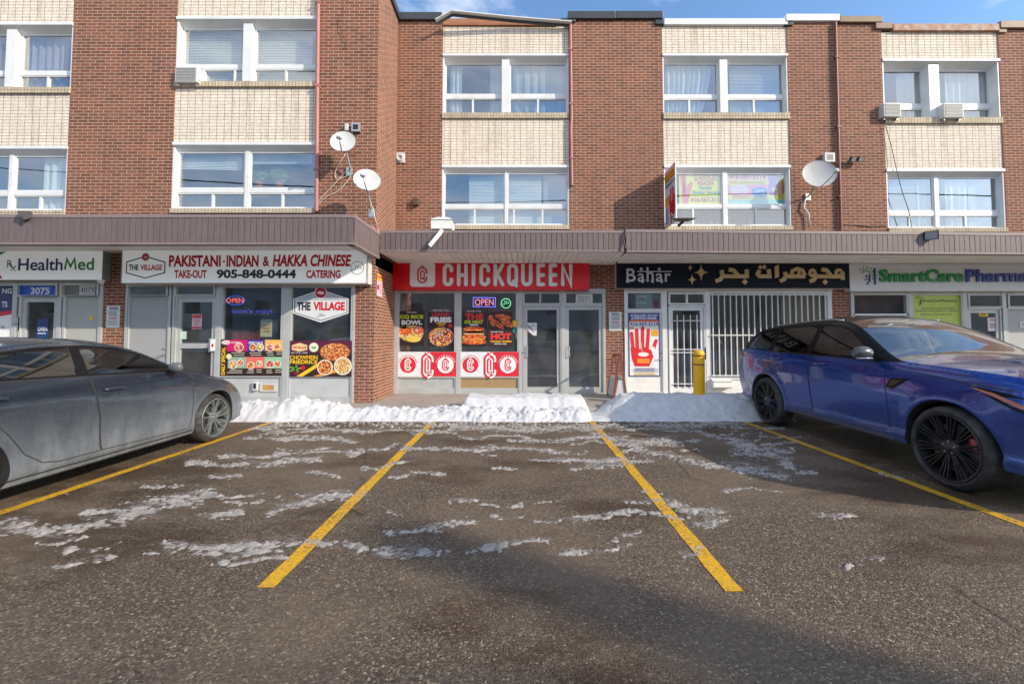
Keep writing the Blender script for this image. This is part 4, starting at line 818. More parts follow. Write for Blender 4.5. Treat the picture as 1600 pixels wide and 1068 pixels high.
q = MB(); c = Canvas(q, 780, 464, 800, 484, YB); GN = glow("green_neon", (110, 215, 150), .9); X, Y_ = z(925, 358); c.stroke(c.arc(X, Y_, 7.4, 7.4, 0, 345, 23), 1.0, GN, True); c.layer(2).text("\ufedd\ufefc\ufea3", X - 5, Y_ - 4.5, X + 5, Y_ + 2.5, GN); setp(q.build("neon_sign", None, None, loc=P(790, 474, YB)), "round green halal light in the chicken shop window", "neon sign")
q = MB(); c = Canvas(q, 820, 503, 840, 525, YPM); c.poly([(820.8, 504), (839, 504), (838.5, 524), (833, 524), (821, 513)], ink((205, 208, 210)), .002); c.layer(3); c.stroke([(824, 507), (834, 518)], 1.2, ink((150, 80, 80))); c.stroke([(834, 507), (825, 512)], 1, GR); setp(q.build("sticker", None, None, loc=P(830, 514, YM)), "white torn sticker on the left chicken shop door glass", "sticker")
poster("white card with handwritten number 3071 over the right chicken shop door", 899.5, 459, 926, 476, YPM, ink((196, 202, 196)), lambda c: c.text("3071", 903, 462.5, 922, 471.5, GR, .0), "number_plate", "number plate")
poster("teal and orange strip stuck at the foot of the chicken shop door", 828, 612, 858.5, 616.6, YM - .013, ink((30, 150, 120)), lambda c: c.rect(839, 612.4, 849, 616.2, ink((200, 110, 80))), "tape_strip", "tape", .003)
# ---------------------------------------------------------------- jeweller's and palm reader's posters
z = zm(940, 400, 4.855)
def hand(c, fingers, palm, m, wd):
    c.poly(palm, m)
    for i, (a, b) in enumerate(fingers): c.layer(c.k + 1 if i == 0 else c.k).stroke([a, b], wd if i < 4 else wd * 1.1, m)
def f(c):
    zz_ = lambda *v: [tuple(z(v[i], v[i + 1])) for i in range(0, len(v), 2)]
    c.layer(2).rect(*z(212, 530, 433, 905), ink((232, 228, 226))); c.rect(*z(212, 438, 433, 482), ink((38, 62, 150))); c.layer(3).text("ASTROLOGER, PSYCHIC", *z(218, 442, 428, 459), WHITE, .03); c.text("& SPIRITUAL HEALER", *z(228, 461, 420, 479), WHITE, .03)
    c.rect(*z(216, 484, 434, 498), ink((225, 110, 60))); c.rect(*z(212, 499, 433, 528), ink((222, 224, 230))); c.layer(4).text("416-567-3114", *z(216, 502, 432, 526), ink((40, 60, 140)), .035)
    HR = ink((212, 36, 48)); c.layer(4); c.poly(zz_(218, 690, 240, 700, 262, 690, 290, 705, 318, 690, 345, 690, 372, 715, 400, 690, 410, 700, 380, 790, 360, 835, 250, 835, 228, 780), HR)
    c.layer(5)
    for a, b in (((228, 585), (240, 720)), ((267, 562), (272, 710)), ((312, 545), (310, 710)), ((356, 563), (345, 710)), ((413, 642), (372, 760))): c.stroke(zz_(*a, *b), 5.4, HR)
    c.layer(6); q = z(315, 745); c.disc(q[0], q[1], 8.5, ink((240, 226, 222)), 3.4); c.stroke(zz_(300, 660, 305, 720), 1.6, ink((235, 150, 150))); c.stroke(zz_(388, 700, 405, 760), 6, ink((240, 228, 226))); c.rect(*z(380, 560, 430, 606), ink((226, 160, 30))); c.rect(*z(218, 535, 245, 556), ink((226, 160, 60))); c.layer(7).rect(*z(268, 778, 362, 812), ink((235, 140, 50))); lines(c, *[z(240, 822, 372, 838)[i] for i in (0, 2, 1, 3)], 2, HR); lines(c, *[z(218, 848, 430, 880)[i] for i in (0, 2, 1, 3)], 4, ink((110, 116, 160))); lines(c, *[z(218, 885, 430, 905)[i] for i in (0, 2, 1, 3)], 2, ink((200, 170, 60)))
poster("large poster with a red hand on the white door below the jeweller sign", 982, 489, 1031, 588, YM - .012, ink((48, 66, 140)), f)
poster("pale OPEN card and pink hand print behind the transom over the white door", 993, 458.5, 1032, 483, YM + .05, ink((150, 165, 165)), lambda c: (c.rect(993.5, 462, 1010, 474, ink((205, 215, 212))), c.layer(2).text("OPEN", 994, 464, 1009, 472, ink((70, 90, 90)), .03), c.disc(1025, 476, 4, ink((190, 80, 90)), 5), [c.stroke([(1020 + i * 3, 466 + abs(i - 1.5)), (1022 + i * 2, 474)], 1.4, ink((190, 80, 90))) for i in range(4)]), "card", "card")
z = zm(1020, 240, 6.957); yw = YM + .128
def f(c):
    zz_ = lambda *v: [tuple(z(v[i], v[i + 1])) for i in range(0, len(v), 2)]
    HP = ink((232, 120, 120)); MG = ink((206, 60, 110)); TL = ink((60, 140, 120))
    c.poly(zz_(310, 400, 350, 420, 372, 350, 395, 330, 435, 320, 400, 440, 380, 545, 320, 545), HP); c.layer(2)
    for a, b in (((318, 245), (335, 430)), ((345, 230), (350, 420)), ((415, 325), (380, 470))): c.stroke(zz_(*a, *b), 5, HP)
    for s, b, m in (("ASTROLOGER", (436, 205, 728, 250), MG), ("& PSYCHIC", (455, 256, 710, 296), MG), ("READER", (492, 302, 668, 342), MG), ("Pandith", (506, 350, 640, 392), TL), ("Shankar Narayan", (428, 402, 735, 448), TL), ("416-567-3114", (412, 476, 752, 528), MG)): c.text(s, *z(*b), m, .025)
poster("yellow ASTROLOGER poster with a pink hand filling the left window pane", 1061, 266.5, 1132, 320, yw, ink((228, 222, 84)), f)
def f(c):
    MG = ink((212, 80, 140)); c.rect(*z(820, 192, 1240, 300), ink((238, 214, 170))); c.rect(*z(820, 340, 1240, 450), ink((232, 150, 190))); c.layer(2).text("416-567-3114", *z(830, 222, 1228, 280), MG, .03); c.text("100% GUARANTEED", *z(832, 300, 1225, 328), ink((222, 170, 40)), .025)
    lines(c, *[z(830, 345, 1050, 440)[i] for i in (0, 2, 1, 3)], 4, WHITE); q = z(1162, 420); c.layer(3).disc(q[0], q[1], 12, ink((70, 140, 205)), 8); c.layer(4).text("100%", q[0] - 7, q[1] - 4, q[0] + 7, q[1], WHITE, .03); lines(c, q[0] - 8, q[0] + 8, q[1] + 1, q[1] + 5, 2, ink((200, 220, 240)))
    HP = ink((190, 130, 205)); q = z(1310, 380); c.layer(3).disc(q[0], q[1], 8.6, HP, 11); [c.layer(2).stroke([tuple(z(1265 + i * 28, 245 - 12 * (i in (1, 2)))), tuple(z(1285 + i * 16, 370))], 3, HP) for i in range(4)]; c.layer(4).disc(q[0] + 1, q[1] + 1, 4, ink((226, 214, 150)), 3); c.layer(3).disc(*z(1415, 370), 2.4, ink((210, 40, 60)), 11); c.layer(2).rect(*z(820, 500, 1440, 548), ink((150, 214, 214))); lines(c, *[z(830, 455, 1090, 495)[i] for i in (0, 2, 1, 3)], 2, ink((220, 120, 120)))
poster("pink and yellow 416-567-3114 poster filling the right pane of that window", 1137.5, 267, 1227, 320, yw, ink((232, 222, 92)), f)
# ---------------------------------------------------------------- pharmacy
z = zm(1320, 390, 5.714)
def f(c):
    c.layer(2).text("SmartCarePharmacy", *z(710, 442, 1014, 474), DK, .005); leafman(c, *z(672, 458), .55, ink((70, 90, 50)), ink((50, 66, 60))); c.text("YOUR LOCAL, FAMILY OWNED", *z(685, 518, 986, 533), ink((70, 86, 60))); c.text("PHARMACY WITH BIG CITY SERVICE", *z(640, 539, 1016, 554), ink((70, 86, 60))); c.text("Pharmacy Consults, Trials", *z(690, 570, 966, 590), ink((70, 86, 60)))
poster("lime green pharmacy poster in the window behind the blue car", 1425.5, 459.5, 1503.5, 588, YM + .012, ink((186, 204, 92)), f)
poster("yellow number strip on the pharmacy door glass", 1530, 488.3, 1544, 494, YM - .008 + .02, YEL, lambda c: c.text("3067", 1532, 489, 1542, 493, DK, .02), "number_plate", "number plate")
poster("white notice with red lines on the pharmacy door glass", 1543.5, 496, 1559, 517, YM + .012, ink((222, 214, 212)), lambda c: (lines(c, 1545, 1558, 498, 502, 2, RED), lines(c, 1545, 1558, 505, 513, 4, GR)), "notice", "notice")
poster("white paper taped to the grey door at the right end", 1594, 502, 1602, 511, YM - .01, WHITE, lambda c: lines(c, 1595, 1601, 503.5, 510, 4, GR), "notice", "notice")
# ---------------------------------------------------------------- hanging blade sign (faces along the street)
X0 = 3.50; yn, yf = 9.30, 9.97; zb_, zt_ = 4.04, 5.38
class SideCanvas(Canvas):
    def __init__(s, mb, X, ya, yb, z0, z1, sgn): s.mb, s.X, s.ya, s.yb, s.z0_, s.z1_, s.sgn, s.k = mb, X, ya, yb, z0, z1, sgn, 0
    def w(s, x, y, d=0.0): return (s.X + s.sgn * (.0015 * s.k + d), s.ya + (s.yb - s.ya) * x / 100, s.z1_ + (s.z0_ - s.z1_) * y / 200)
r = thing("blade_sign", "projecting palm reader sign with a red hand, fixed beside the window", "hanging sign", (X0, yf, zb_))
q = MB(); q.box(X0, yn, zb_, X0 + .03, yf, zt_, ink((216, 220, 224))); q.build("panel", None, r)
def f(c):
    c.layer(1).rect(1, 1, 99, 14, ink((226, 90, 60))); c.rect(1, 14, 99, 44, ink((240, 180, 40))); c.rect(1, 96, 34, 128, ink((232, 160, 30))); c.layer(2).text("ASTROLOGER", 6, 3, 94, 12, WHITE, .03); c.text("PSYCHIC READER", 5, 18, 95, 29, ink((120, 40, 30)), .03); c.text("SPIRITUAL HEALER", 5, 32, 95, 42, ink((120, 40, 30)), .03); c.text("416-567-3114", 4, 48, 96, 64, ink((50, 60, 140)), .04)
    HR = ink((206, 16, 30)); c.poly([(42, 118), (60, 125), (80, 122), (97, 130), (95, 165), (80, 182), (60, 180), (46, 160)], HR); c.layer(3)
    for a, b in (((42, 98), (50, 140)), ((56, 80), (60, 140)), ((72, 74), (72, 140)), ((87, 84), (83, 140)), ((97, 110), (88, 150))): c.stroke([a, b], 9, HR)
    c.stroke([(52, 178), (60, 196)], 8, HR); c.layer(4).stroke([(62, 165), (78, 176)], 7, ink((225, 200, 200))); lines(c, 4, 36, 134, 194, 9, ink((90, 120, 190)), 3)
q = MB(); f(SideCanvas(q, X0 - .001, yf, yn, zb_, zt_, -1)); q.build("lettering", None, r)
q = MB()
for zz_ in (zt_ - .12, zb_ + .12): q.box(X0 + .005, yf, zz_ - .015, X0 + .025, YM + .015, zz_ + .015)
q.build("bracket", BLACK, r)
q = MB(); c = SideCanvas(q, XC + .014, 8.66, 9.0, RZ(595, 463, 8.8), RZ(595, 428, 8.8), 1); c.rect(0, 0, 100, 60, ink((236, 170, 40)), .004); c.rect(0, 62, 100, 200, ink((226, 190, 205)), .004); c.layer(4).disc(24, 120, 20, ink((190, 40, 70)), 26); lines(c, 50, 92, 80, 180, 6, GRR, 6); c.rect(6, 20, 94, 34, ink((210, 70, 110)))
setp(q.build("poster", None, None, loc=(XC, 8.7, 2.4)), "small yellow and pink poster on the brick return wall by the red sign", "poster")
# ================================================================ lot, pavement, painted lines, snow
def asphalt():
    m = bpy.data.materials.new("asphalt"); m.use_nodes = True; n, l = m.node_tree.nodes, m.node_tree.links; b = n["Principled BSDF"]
    t = n.new("ShaderNodeTexCoord"); V = t.outputs['Object']
    def noise_(sc, det=6, ro=.6, v=V, mp_=None):
        if mp_: q = n.new("ShaderNodeMapping"); q.inputs['Scale'].default_value = mp_; l.new(v, q.inputs[0]); v = q.outputs[0]
        z = n.new("ShaderNodeTexNoise"); z.inputs['Scale'].default_value = sc; z.inputs['Detail'].default_value = det; z.inputs['Roughness'].default_value = ro; l.new(v, z.inputs['Vector']); return z.outputs[0]
    def rng(v, a, b_, c, d): r = n.new("ShaderNodeMapRange"); r.interpolation_type = 'SMOOTHSTEP'; l.new(v, r.inputs[0]); r.inputs[1].default_value, r.inputs[2].default_value, r.inputs[3].default_value, r.inputs[4].default_value = a, b_, c, d; return r.outputs[0]
    def mix(f, a, b_, mode='MIX'):
        x = n.new("ShaderNodeMix"); x.data_type = 'RGBA'; x.blend_type = mode
        for i, v in ((0, f), (6, a), (7, b_)):
            if hasattr(v, 'default_value'): l.new(v, x.inputs[i])
            else: x.inputs[i].default_value = v if i == 0 else (*v, 1)
        return x.outputs[2]
    vo = n.new("ShaderNodeTexVoronoi"); vo.inputs['Scale'].default_value = 105; l.new(V, vo.inputs['Vector'])
    sp = n.new("ShaderNodeSeparateColor"); l.new(vo.outputs['Color'], sp.inputs[0])
    cr = n.new("ShaderNodeValToRGB"); el = cr.color_ramp.elements
    el[0].position, el[0].color = 0, (0.032, 0.026, 0.020, 1); el[1].position, el[1].color = 1, (0.475, 0.366, 0.252, 1)
    for p_, c in ((.35, (0.084, 0.061, 0.043)), (.62, (0.130, 0.096, 0.066)), (.86, (0.184, 0.137, 0.094)), (.93, (0.259, 0.208, 0.151))): e = el.new(p_); e.color = (*c, 1)
    l.new(sp.outputs[0], cr.inputs[0])
    c = mix(rng(noise_(22, 5), .3, .7, 0, .5), cr.outputs[0], (0.086, 0.062, 0.043))
    c = mix(rng(noise_(.55, 7, .62), .40, .62, 0, .55), c, (0.178, 0.133, 0.092))            # drier, salted areas
    wet = rng(noise_(.5, 7, .62, mp_=(.8, 1.6, 1)), .49, .62, 0, 1)
    c = mix(wet, c, (0.562, 0.495, 0.420), 'MULTIPLY')
    # sealed cracks
    vc = n.new("ShaderNodeTexVoronoi"); vc.feature = 'DISTANCE_TO_EDGE'; vc.inputs['Scale'].default_value = .5
    q = n.new("ShaderNodeMix"); q.data_type = 'VECTOR'; q.inputs[0].default_value = .22
    zc = n.new("ShaderNodeTexNoise"); zc.inputs['Scale'].default_value = 2.2; zc.inputs['Detail'].default_value = 6; l.new(V, zc.inputs['Vector'])
    l.new(V, q.inputs[4]); l.new(zc.outputs['Color'], q.inputs[5]); l.new(q.outputs[1], vc.inputs['Vector'])
    ck = rng(vc.outputs['Distance'], .0015, .007, 1, 0)
    ckm = n.new("ShaderNodeMath"); ckm.operation = 'MULTIPLY'; l.new(ck, ckm.inputs[0]); l.new(rng(noise_(.7, 3), .5, .6, 0, .6), ckm.inputs[1])
    c = mix(ckm.outputs[0], c, (.018, .017, .016))
    l.new(c, b.inputs['Base Color']); l.new(rng(wet, 0, 1, .80, .52), b.inputs['Roughness']); b.inputs['Specular IOR Level'].default_value = .35
    ad = n.new("ShaderNodeMath"); ad.operation = 'MULTIPLY_ADD'; l.new(vo.outputs['Distance'], ad.inputs[0]); ad.inputs[1].default_value = -1.0; l.new(noise_(60, 4), ad.inputs[2])
    bp = n.new("ShaderNodeBump"); bp.inputs['Strength'].default_value = .75; bp.inputs['Distance'].default_value = .006; l.new(ad.outputs[0], bp.inputs['Height']); l.new(bp.outputs[0], b.inputs['Normal'])
    return m
q = MB(); q.add([(-300, -300, 0), (300, -300, 0), (300, 300, 0), (-300, 300, 0)], [(0, 1, 2, 3)]); o = q.build("parking_lot", asphalt()); o["kind"] = "structure"
q = MB(); q.box(-15, 7.95, -.05, 15, 10.15, GZ); o = q.build("pavement", CONCRETE, bevel=.02); o["kind"] = "structure"
def paint():
    m = mat("yellow_road_paint", (.66, .365, .010), .6, var=.12, vscale=10, bump=.4, bscale=160)
    n, l = m.node_tree.nodes, m.node_tree.links; b = n["Principled BSDF"]; src = b.inputs['Base Color'].links[0].from_socket
    t = n.new("ShaderNodeTexCoord"); z = n.new("ShaderNodeTexNoise"); z.inputs['Scale'].default_value = 34; z.inputs['Detail'].default_value = 8; z.inputs['Roughness'].default_value = .75; l.new(t.outputs['Object'], z.inputs['Vector'])
    z2 = n.new("ShaderNodeTexNoise"); z2.inputs['Scale'].default_value = 1.6; l.new(t.outputs['Object'], z2.inputs['Vector'])
    s = n.new("ShaderNodeMath"); s.operation = 'MULTIPLY_ADD'; l.new(z2.outputs[0], s.inputs[0]); s.inputs[1].default_value = .35; l.new(z.outputs[0], s.inputs[2])
    r = n.new("ShaderNodeMapRange"); r.inputs[1].default_value = .66; r.inputs[2].default_value = .82; r.inputs[4].default_value = .92; l.new(s.outputs[0], r.inputs[0])
    x = n.new("ShaderNodeMix"); x.data_type = 'RGBA'; l.new(r.outputs[0], x.inputs[0]); l.new(src, x.inputs[6]); x.inputs[7].default_value = (.08, .07, .06, 1); l.new(x.outputs[2], b.inputs['Base Color']); return m
PAINT = paint()
def stall(label, xf, xn, yn=2.40, w_=.105, yf=7.5):
    q = MB(); N = 40; vs_ = []
    for i in range(N + 1):
        t = i / N; y = yn + (yf - yn) * t; x = xn + (xf - xn) * t
        for s in (-1, 1): vs_.append((x + s * w_ / 2 + random.uniform(-.004, .004), y, .004))
    q.add(vs_, [(2 * i, 2 * i + 1, 2 * i + 3, 2 * i + 2) for i in range(N)])
    setp(q.build("parking_line", PAINT, None, loc=(xn, yn, 0)), label, "parking line", "painted stall lines")
# line ends measured in the photograph
n2, f2 = G(415, 918), G(678, 657); n3, f3 = G(1147, 924), G(925, 659)
def ext(n_, f_, y): t = (y - n_.y) / (f_.y - n_.y); return n_.x + (f_.x - n_.x) * t
f1, g1 = G(432, 657), G(4, 800); f4, g4 = G(1160, 658), G(1600, 820)
stall("yellow stall line running along beside the dusty grey sedan", ext(g1, f1, 7.5), ext(g1, f1, 2.4)); stall("yellow stall line of the empty bay, left of the two middle lines", ext(n2, f2, 7.5), n2.x, n2.y)
stall("yellow stall line of the empty bay, right of the two middle lines", ext(n3, f3, 7.5), n3.x, n3.y); stall("yellow stall line running along beside the blue sport utility car", ext(g4, f4, 7.5), ext(g4, f4, 2.4))

# ---- snow
def snowmat(name, c, dirt, amt):
    m = mat(name, c, .75, var=.05, vscale=5, bump=.5, bscale=45, spec=.3, dirt=dirt, dscale=7, damt=amt); b = m.node_tree.nodes["Principled BSDF"]
    b.inputs['Subsurface Weight'].default_value = .25; b.inputs['Subsurface Radius'].default_value = (.03, .04, .05); b.inputs['Subsurface Scale'].default_value = .5; return m
SNOW = snowmat("snow", (.60, .61, .63), (.40, .375, .35), .6)
SLUSH = snowmat("slush", (.36, .335, .31), (.16, .14, .115), .85)
def fbm(x, y, z=0.0, o=5): return noise.fractal(Vector((x, y, z)), .9, 2.1, o)
def heap(label, x0, x1, y0, y1, fn, step=.03, kind=None, name="snow_bank"):
    nx, ny = int((x1 - x0) / step), int((y1 - y0) / step); H = {}; vs_, fs = [], []
    for j in range(ny + 1):
        for i in range(nx + 1):
            x, y = x0 + i * step, y0 + j * step; h = fn(x, y); H[i, j] = len(vs_); vs_.append((x + .012 * fbm(x * 9, y * 9, 3), y + .012 * fbm(x * 9, y * 9, 8), h))
    for j in range(ny):
        for i in range(nx):
            k = (H[i, j], H[i + 1, j], H[i + 1, j + 1], H[i, j + 1])
            if max(vs_[t][2] for t in k) > -.01: fs.append(k)
    q = MB(); q.add(vs_, fs); o = q.build(name, SNOW, None, smooth=True, loc=((x0 + x1) / 2, (y0 + y1) / 2, 0)); return setp(o, label, "snow bank")
ss = lambda a, b, v: (lambda t: t * t * (3 - 2 * t))(min(1, max(0, (v - a) / (b - a))))
def lump(x, y): return .06 * fbm(x * 2.6, y * 2.6, 1) + .085 * abs(fbm(x * 5.5, y * 6.5, 5)) - .02 + .03 * fbm(x * 15, y * 17, 2)
cA = [(-5.6, .22), (-4.6, .27), (-4.1, .31), (-3.85, .34), (-3.5, .27), (-3.0, .17), (-2.2, .16), (-1.5, .17), (-.9, .2), (-.4, .16)]
def pA(x, y):
    c = np.interp(x, *zip(*cA)); yc = 7.62; e = ss(7.08 + .05 * fbm(x * 3, 0), 7.5, y) * (1 - ss(7.7, 8.12, y)); return c * e * 1.05 + lump(x, y) * e * 1.1 - .03 - .25 * (1 - ss(-5.6, -5.2, x)) - .3 * ss(-.95, -.55, x)
heap("rough low snow bank along the kerb in front of the takeaway", -5.6, -.5, 7.0, 8.2, pA)
def pC(x, y):
    a, b = -1.18, 1.36; e = ss(a, a + .22, x) * (1 - ss(b - .2, b, x)); top = .36 * (ss(7.62, 7.80, y) ** .6) * (1 - ss(8.22, 8.36, y)); fr = .18 * ss(7.06 + .05 * fbm(x * 3, 4), 7.42, y) * (1 - ss(8.2, 8.3, y))
    l_ = lump(x, y) * (1 - .85 * ss(7.68, 7.8, y)); return max(top + .03 * fbm(x * 2.2, y * 3) + .008 * fbm(x * 12, y * 12), fr + l_ * ss(7.05, 7.3, y)) * e - .035 * (1 - e) - .03
heap("smooth flat-topped snow mound in front of the chicken shop doors", -1.3, 1.5, 6.98, 8.42, pC, .025)
def pD(x, y):
    e = ss(1.25, 2.05, x) * (1 - ss(4.5, 4.9, x)); h = .40 * ss(7.05 + .04 * fbm(x * 3, 9), 7.85, y) * (1 - ss(8.1, 8.3, y)); return h * e + lump(x, y) * .45 * e * ss(7.05, 7.4, y) + .05 * (1 - e) * ss(7.1, 7.3, y) * (1 - ss(7.9, 8.1, y)) * ss(1.0, 1.3, x) * (1 - ss(4.6, 4.9, x)) - .03
heap("shaded smooth snow bank below the jeweller shop beside the yellow post", .95, 4.95, 6.98, 8.4, pD)
# slush left on the lot: streaks measured from the photograph
ST = [([(15, 822), (100, 828), (180, 815), (260, 787), (310, 774)], 13), ([(200, 800), (250, 792)], 14), ([(310, 806), (372, 800)], 5), ([(320, 775), (430, 768)], 3), ([(255, 853), (330, 856), (400, 850), (470, 848), (555, 857)], 8), ([(345, 870), (415, 860)], 6), ([(100, 887), (122, 884)], 6), ([(140, 882), (172, 874)], 6),
      ([(280, 726), (370, 726), (490, 719)], 5), ([(325, 746), (385, 738)], 4), ([(440, 798), (510, 778), (560, 770)], 9), ([(600, 831), (660, 826), (735, 818)], 6), ([(590, 858), (690, 860)], 9), ([(760, 862), (830, 847)], 5), ([(390, 683), (560, 690)], 3), ([(640, 702), (760, 700), (900, 706)], 4), ([(700, 666), (820, 670), (950, 667)], 7), ([(480, 672), (700, 674)], 3), ([(330, 715), (560, 705)], 3),
      ([(850, 811), (1005, 804)], 4), ([(795, 850), (862, 846)], 4), ([(890, 862), (985, 850)], 6), ([(965, 838), (1000, 830)], 5), ([(1060, 786), (1090, 795), (1130, 795)], 9), ([(1085, 822), (1130, 812)], 9), ([(1270, 804), (1328, 808)], 5), ([(1328, 882), (1385, 870)], 4), ([(930, 676), (990, 700), (1060, 716), (1180, 734)], 9), ([(1060, 668), (1210, 704)], 5), ([(1215, 716), (1265, 742)], 7), ([(960, 690), (1040, 690)], 8),
      ([(1140, 690), (1190, 712)], 12), ([(840, 722), (980, 716)], 4), ([(930, 725), (1000, 722)], 5), ([(370, 672), (430, 668)], 5), ([(800, 690), (930, 684)], 4), ([(1200, 735), (1240, 745)], 7), ([(1375, 738), (1400, 742)], 3), ([(1000, 665), (1150, 663)], 5), ([(560, 730), (640, 722)], 3), ([(600, 745), (700, 740)], 3)]
def frostmat():
    m = bpy.data.materials.new("frost_film"); m.use_nodes = True; n, l = m.node_tree.nodes, m.node_tree.links; b = n["Principled BSDF"]; b.inputs['Base Color'].default_value = (.46, .44, .42, 1); b.inputs['Roughness'].default_value = .8
    t = n.new("ShaderNodeTexCoord"); a = n.new("ShaderNodeAttribute"); a.attribute_name = "frost"; mp_ = n.new("ShaderNodeMapping"); mp_.inputs['Scale'].default_value = (.7, 1.7, 1); l.new(t.outputs['Object'], mp_.inputs[0])
    acc = n.new("ShaderNodeMath"); acc.operation = 'MULTIPLY_ADD'; l.new(a.outputs['Fac'], acc.inputs[0]); acc.inputs[1].default_value = 1.0; acc.inputs[2].default_value = -2.42
    for sc, k, d in ((5, 1.7, 6), (38, 1.5, 5)):
        z = n.new("ShaderNodeTexNoise"); z.inputs['Scale'].default_value = sc; z.inputs['Detail'].default_value = d; z.inputs['Roughness'].default_value = .65; l.new(mp_.outputs[0], z.inputs['Vector'])
        q = n.new("ShaderNodeMath"); q.operation = 'MULTIPLY_ADD'; l.new(z.outputs[0], q.inputs[0]); q.inputs[1].default_value = k; l.new(acc.outputs[0], q.inputs[2]); acc = q
    r = n.new("ShaderNodeMapRange"); r.inputs[1].default_value = 0; r.inputs[2].default_value = .55; r.inputs[4].default_value = .52; l.new(acc.outputs[0], r.inputs[0]); l.new(r.outputs[0], b.inputs['Alpha']); return m
def slush():
    x0, x1, y0, y1, st = -4.2, 4.2, 2.55, 7.25, .015
    xs, ys = np.arange(x0, x1, st), np.arange(y0, y1, st); XX, YY = np.meshgrid(xs, ys)
    dz = -CAM_H; cs, sn = math.cos(TH), math.sin(TH)
    zc = YY * cs + dz * sn; yc = -YY * sn + dz * cs; U = PX + FOC * XX / zc; Vv = PY - FOC * yc / zc
    wob = lambda k: sum(np.sin(XX * a + YY * b + c) / d for a, b, c, d in ((3.1 + k, 2.3, k, 1), (-5.7, 7.9, 2 * k, 1.4), (11.3, 9.1 + k, 3.3, 2.2), (19.7, -15.1, 5 + k, 3.4), (31.0, 37.0, k * 4, 5)))
    U = U + 9 * wob(.4); Vv = Vv + 3.2 * wob(1.7) * (Vv - 600) / 200
    rw = random.Random(11); WI = []
    for i in range(95):
        y = rw.choice((rw.uniform(662, 735), rw.uniform(662, 700), rw.uniform(740, 880))); x = rw.uniform(360, 1230) if y < 735 else rw.uniform(40, 1150); l_ = rw.uniform(12, 90); WI.append(([(x, y), (x + l_ * .5, y + rw.uniform(-4, 4)), (x + l_, y + rw.uniform(-7, 4))], rw.uniform(.8, 2.6) * (y - 560) / 130))
    M = np.zeros_like(XX); MF = np.zeros_like(XX)
    for pts, wd in ST + WI:
        d = np.full_like(XX, 1e9)
        for (ax, ay), (bx_, by) in zip(pts[:-1], pts[1:]):
            if (bx_ - ax) ** 2 + (by - ay) ** 2 < 1: continue
            t = np.clip(((U - ax) * (bx_ - ax) + (Vv - ay) * (by - ay)) / ((bx_ - ax) ** 2 + (by - ay) ** 2), 0, 1); d = np.minimum(d, np.hypot((U - ax - t * (bx_ - ax)) * .55, Vv - ay - t * (by - ay)))
        M = np.maximum(M, np.exp(-(d / (wd * .85)) ** 2)); MF = np.maximum(MF, np.exp(-(d / (wd * 1.9)) ** 2))
    # a thin film of frost and salt round the streaks: one sheet 4 mm over the lot, patchy and see-through
    st2 = 3; q = MB(); ok = MF[::st2, ::st2]; id2 = {}; fv = []
    for j in range(ok.shape[0] - 1):
        for i in range(ok.shape[1] - 1):
            if ok[j:j + 2, i:i + 2].max() > .02:
                f = []
                for t in ((j, i), (j, i + 1), (j + 1, i + 1), (j + 1, i)):
                    if t not in id2: id2[t] = len(q.v); q.v.append((float(xs[t[1] * st2]), float(ys[t[0] * st2]), .008)); fv.append(float(ok[t]))
                    f.append(id2[t])
                q.f.append(tuple(f)); q.m.append(0)
    o = q.build("frost_film", frostmat(), None, loc=(0, 5, 0)); o["kind"] = "stuff"; o["label"] = "thin patchy film of frost and road salt on the asphalt"
    o.data.attributes.new("frost", 'FLOAT', 'POINT').data.foreach_set("value", fv)
    q = MB(); idx = {}; near = np.argwhere(M > .06); Hh = {}
    for j, i in near:
        x, y = float(xs[i]), float(ys[j]); m_ = float(M[j, i]); v = m_ * .95 + .55 * fbm(x * 3.2, y * 7, 11) * min(1, m_ * 2.5) + .62 * fbm(x * 13, y * 22, 4, 4) + .85 * fbm(x * 34, y * 44, 6, 3) - .98
        Hh[j, i] = v
    V_, F_ = [], []
    for (j, i), v in Hh.items():
        k = [(j, i), (j, i + 1), (j + 1, i + 1), (j + 1, i)]
        if all(t in Hh for t in k) and max(Hh[t] for t in k) > 0:
            f = []
            for t in k:
                if t not in idx: idx[t] = len(V_); V_.append((float(xs[t[1]]) + random.uniform(-.006, .006), float(ys[t[0]]) + random.uniform(-.006, .006), min(.022, .004 + .022 * Hh[t]) if Hh[t] > -.15 else -.002))
                f.append(idx[t])
            F_.append(tuple(f))
    q.add(V_, F_); o = q.build("slush_patches", SLUSH, None, smooth=True, loc=(0, 5, 0)); o["kind"] = "stuff"; o["label"] = "thin streaks of dirty slush scattered over the asphalt"
slush()
# crumbs of snow along the front of the banks
q = MB(); rr = random.Random(3)
for i in range(420):
    x = rr.uniform(-4.2, 3.4); y = 7.12 - abs(rr.gauss(0, .22)); s = rr.uniform(.008, .03) * (1.3 if rr.random() < .15 else 1)
    q.lathe([(0, 0), (s, 0), (s * .8, s * .6), (0, s * .8)], 5, (x, y, .002))
o = q.build("snow_crumbs", SLUSH, None, loc=(0, 7, 0)); o["kind"] = "stuff"; o["label"] = "small crumbs of snow along the foot of the banks"
def softlump(label, px, py, Y, rx, ry, h, z):
    p = P(px, py, Y); q = MB(); q.lathe([(1, 0), (.95, .35), (.8, .65), (.55, .88), (.25, .98), (.001, 1)], 20, (0, 0, 0)); q.v = [(p.x + v[0] * rx * (1 + .2 * fbm(v[0] * 2, v[1] * 2, px)), Y + v[1] * ry, z + v[2] * h) for v in q.v]; setp(q.build("snow_patch", SNOW, None, smooth=True, loc=(p.x, Y, z)), label, "snow patch")
softlump("little snow heap on the forward canopy roof in front of the brick pier", 198, 330, 8.2, .32, .25, .16, RZ(250, 340, YFL) + .02)
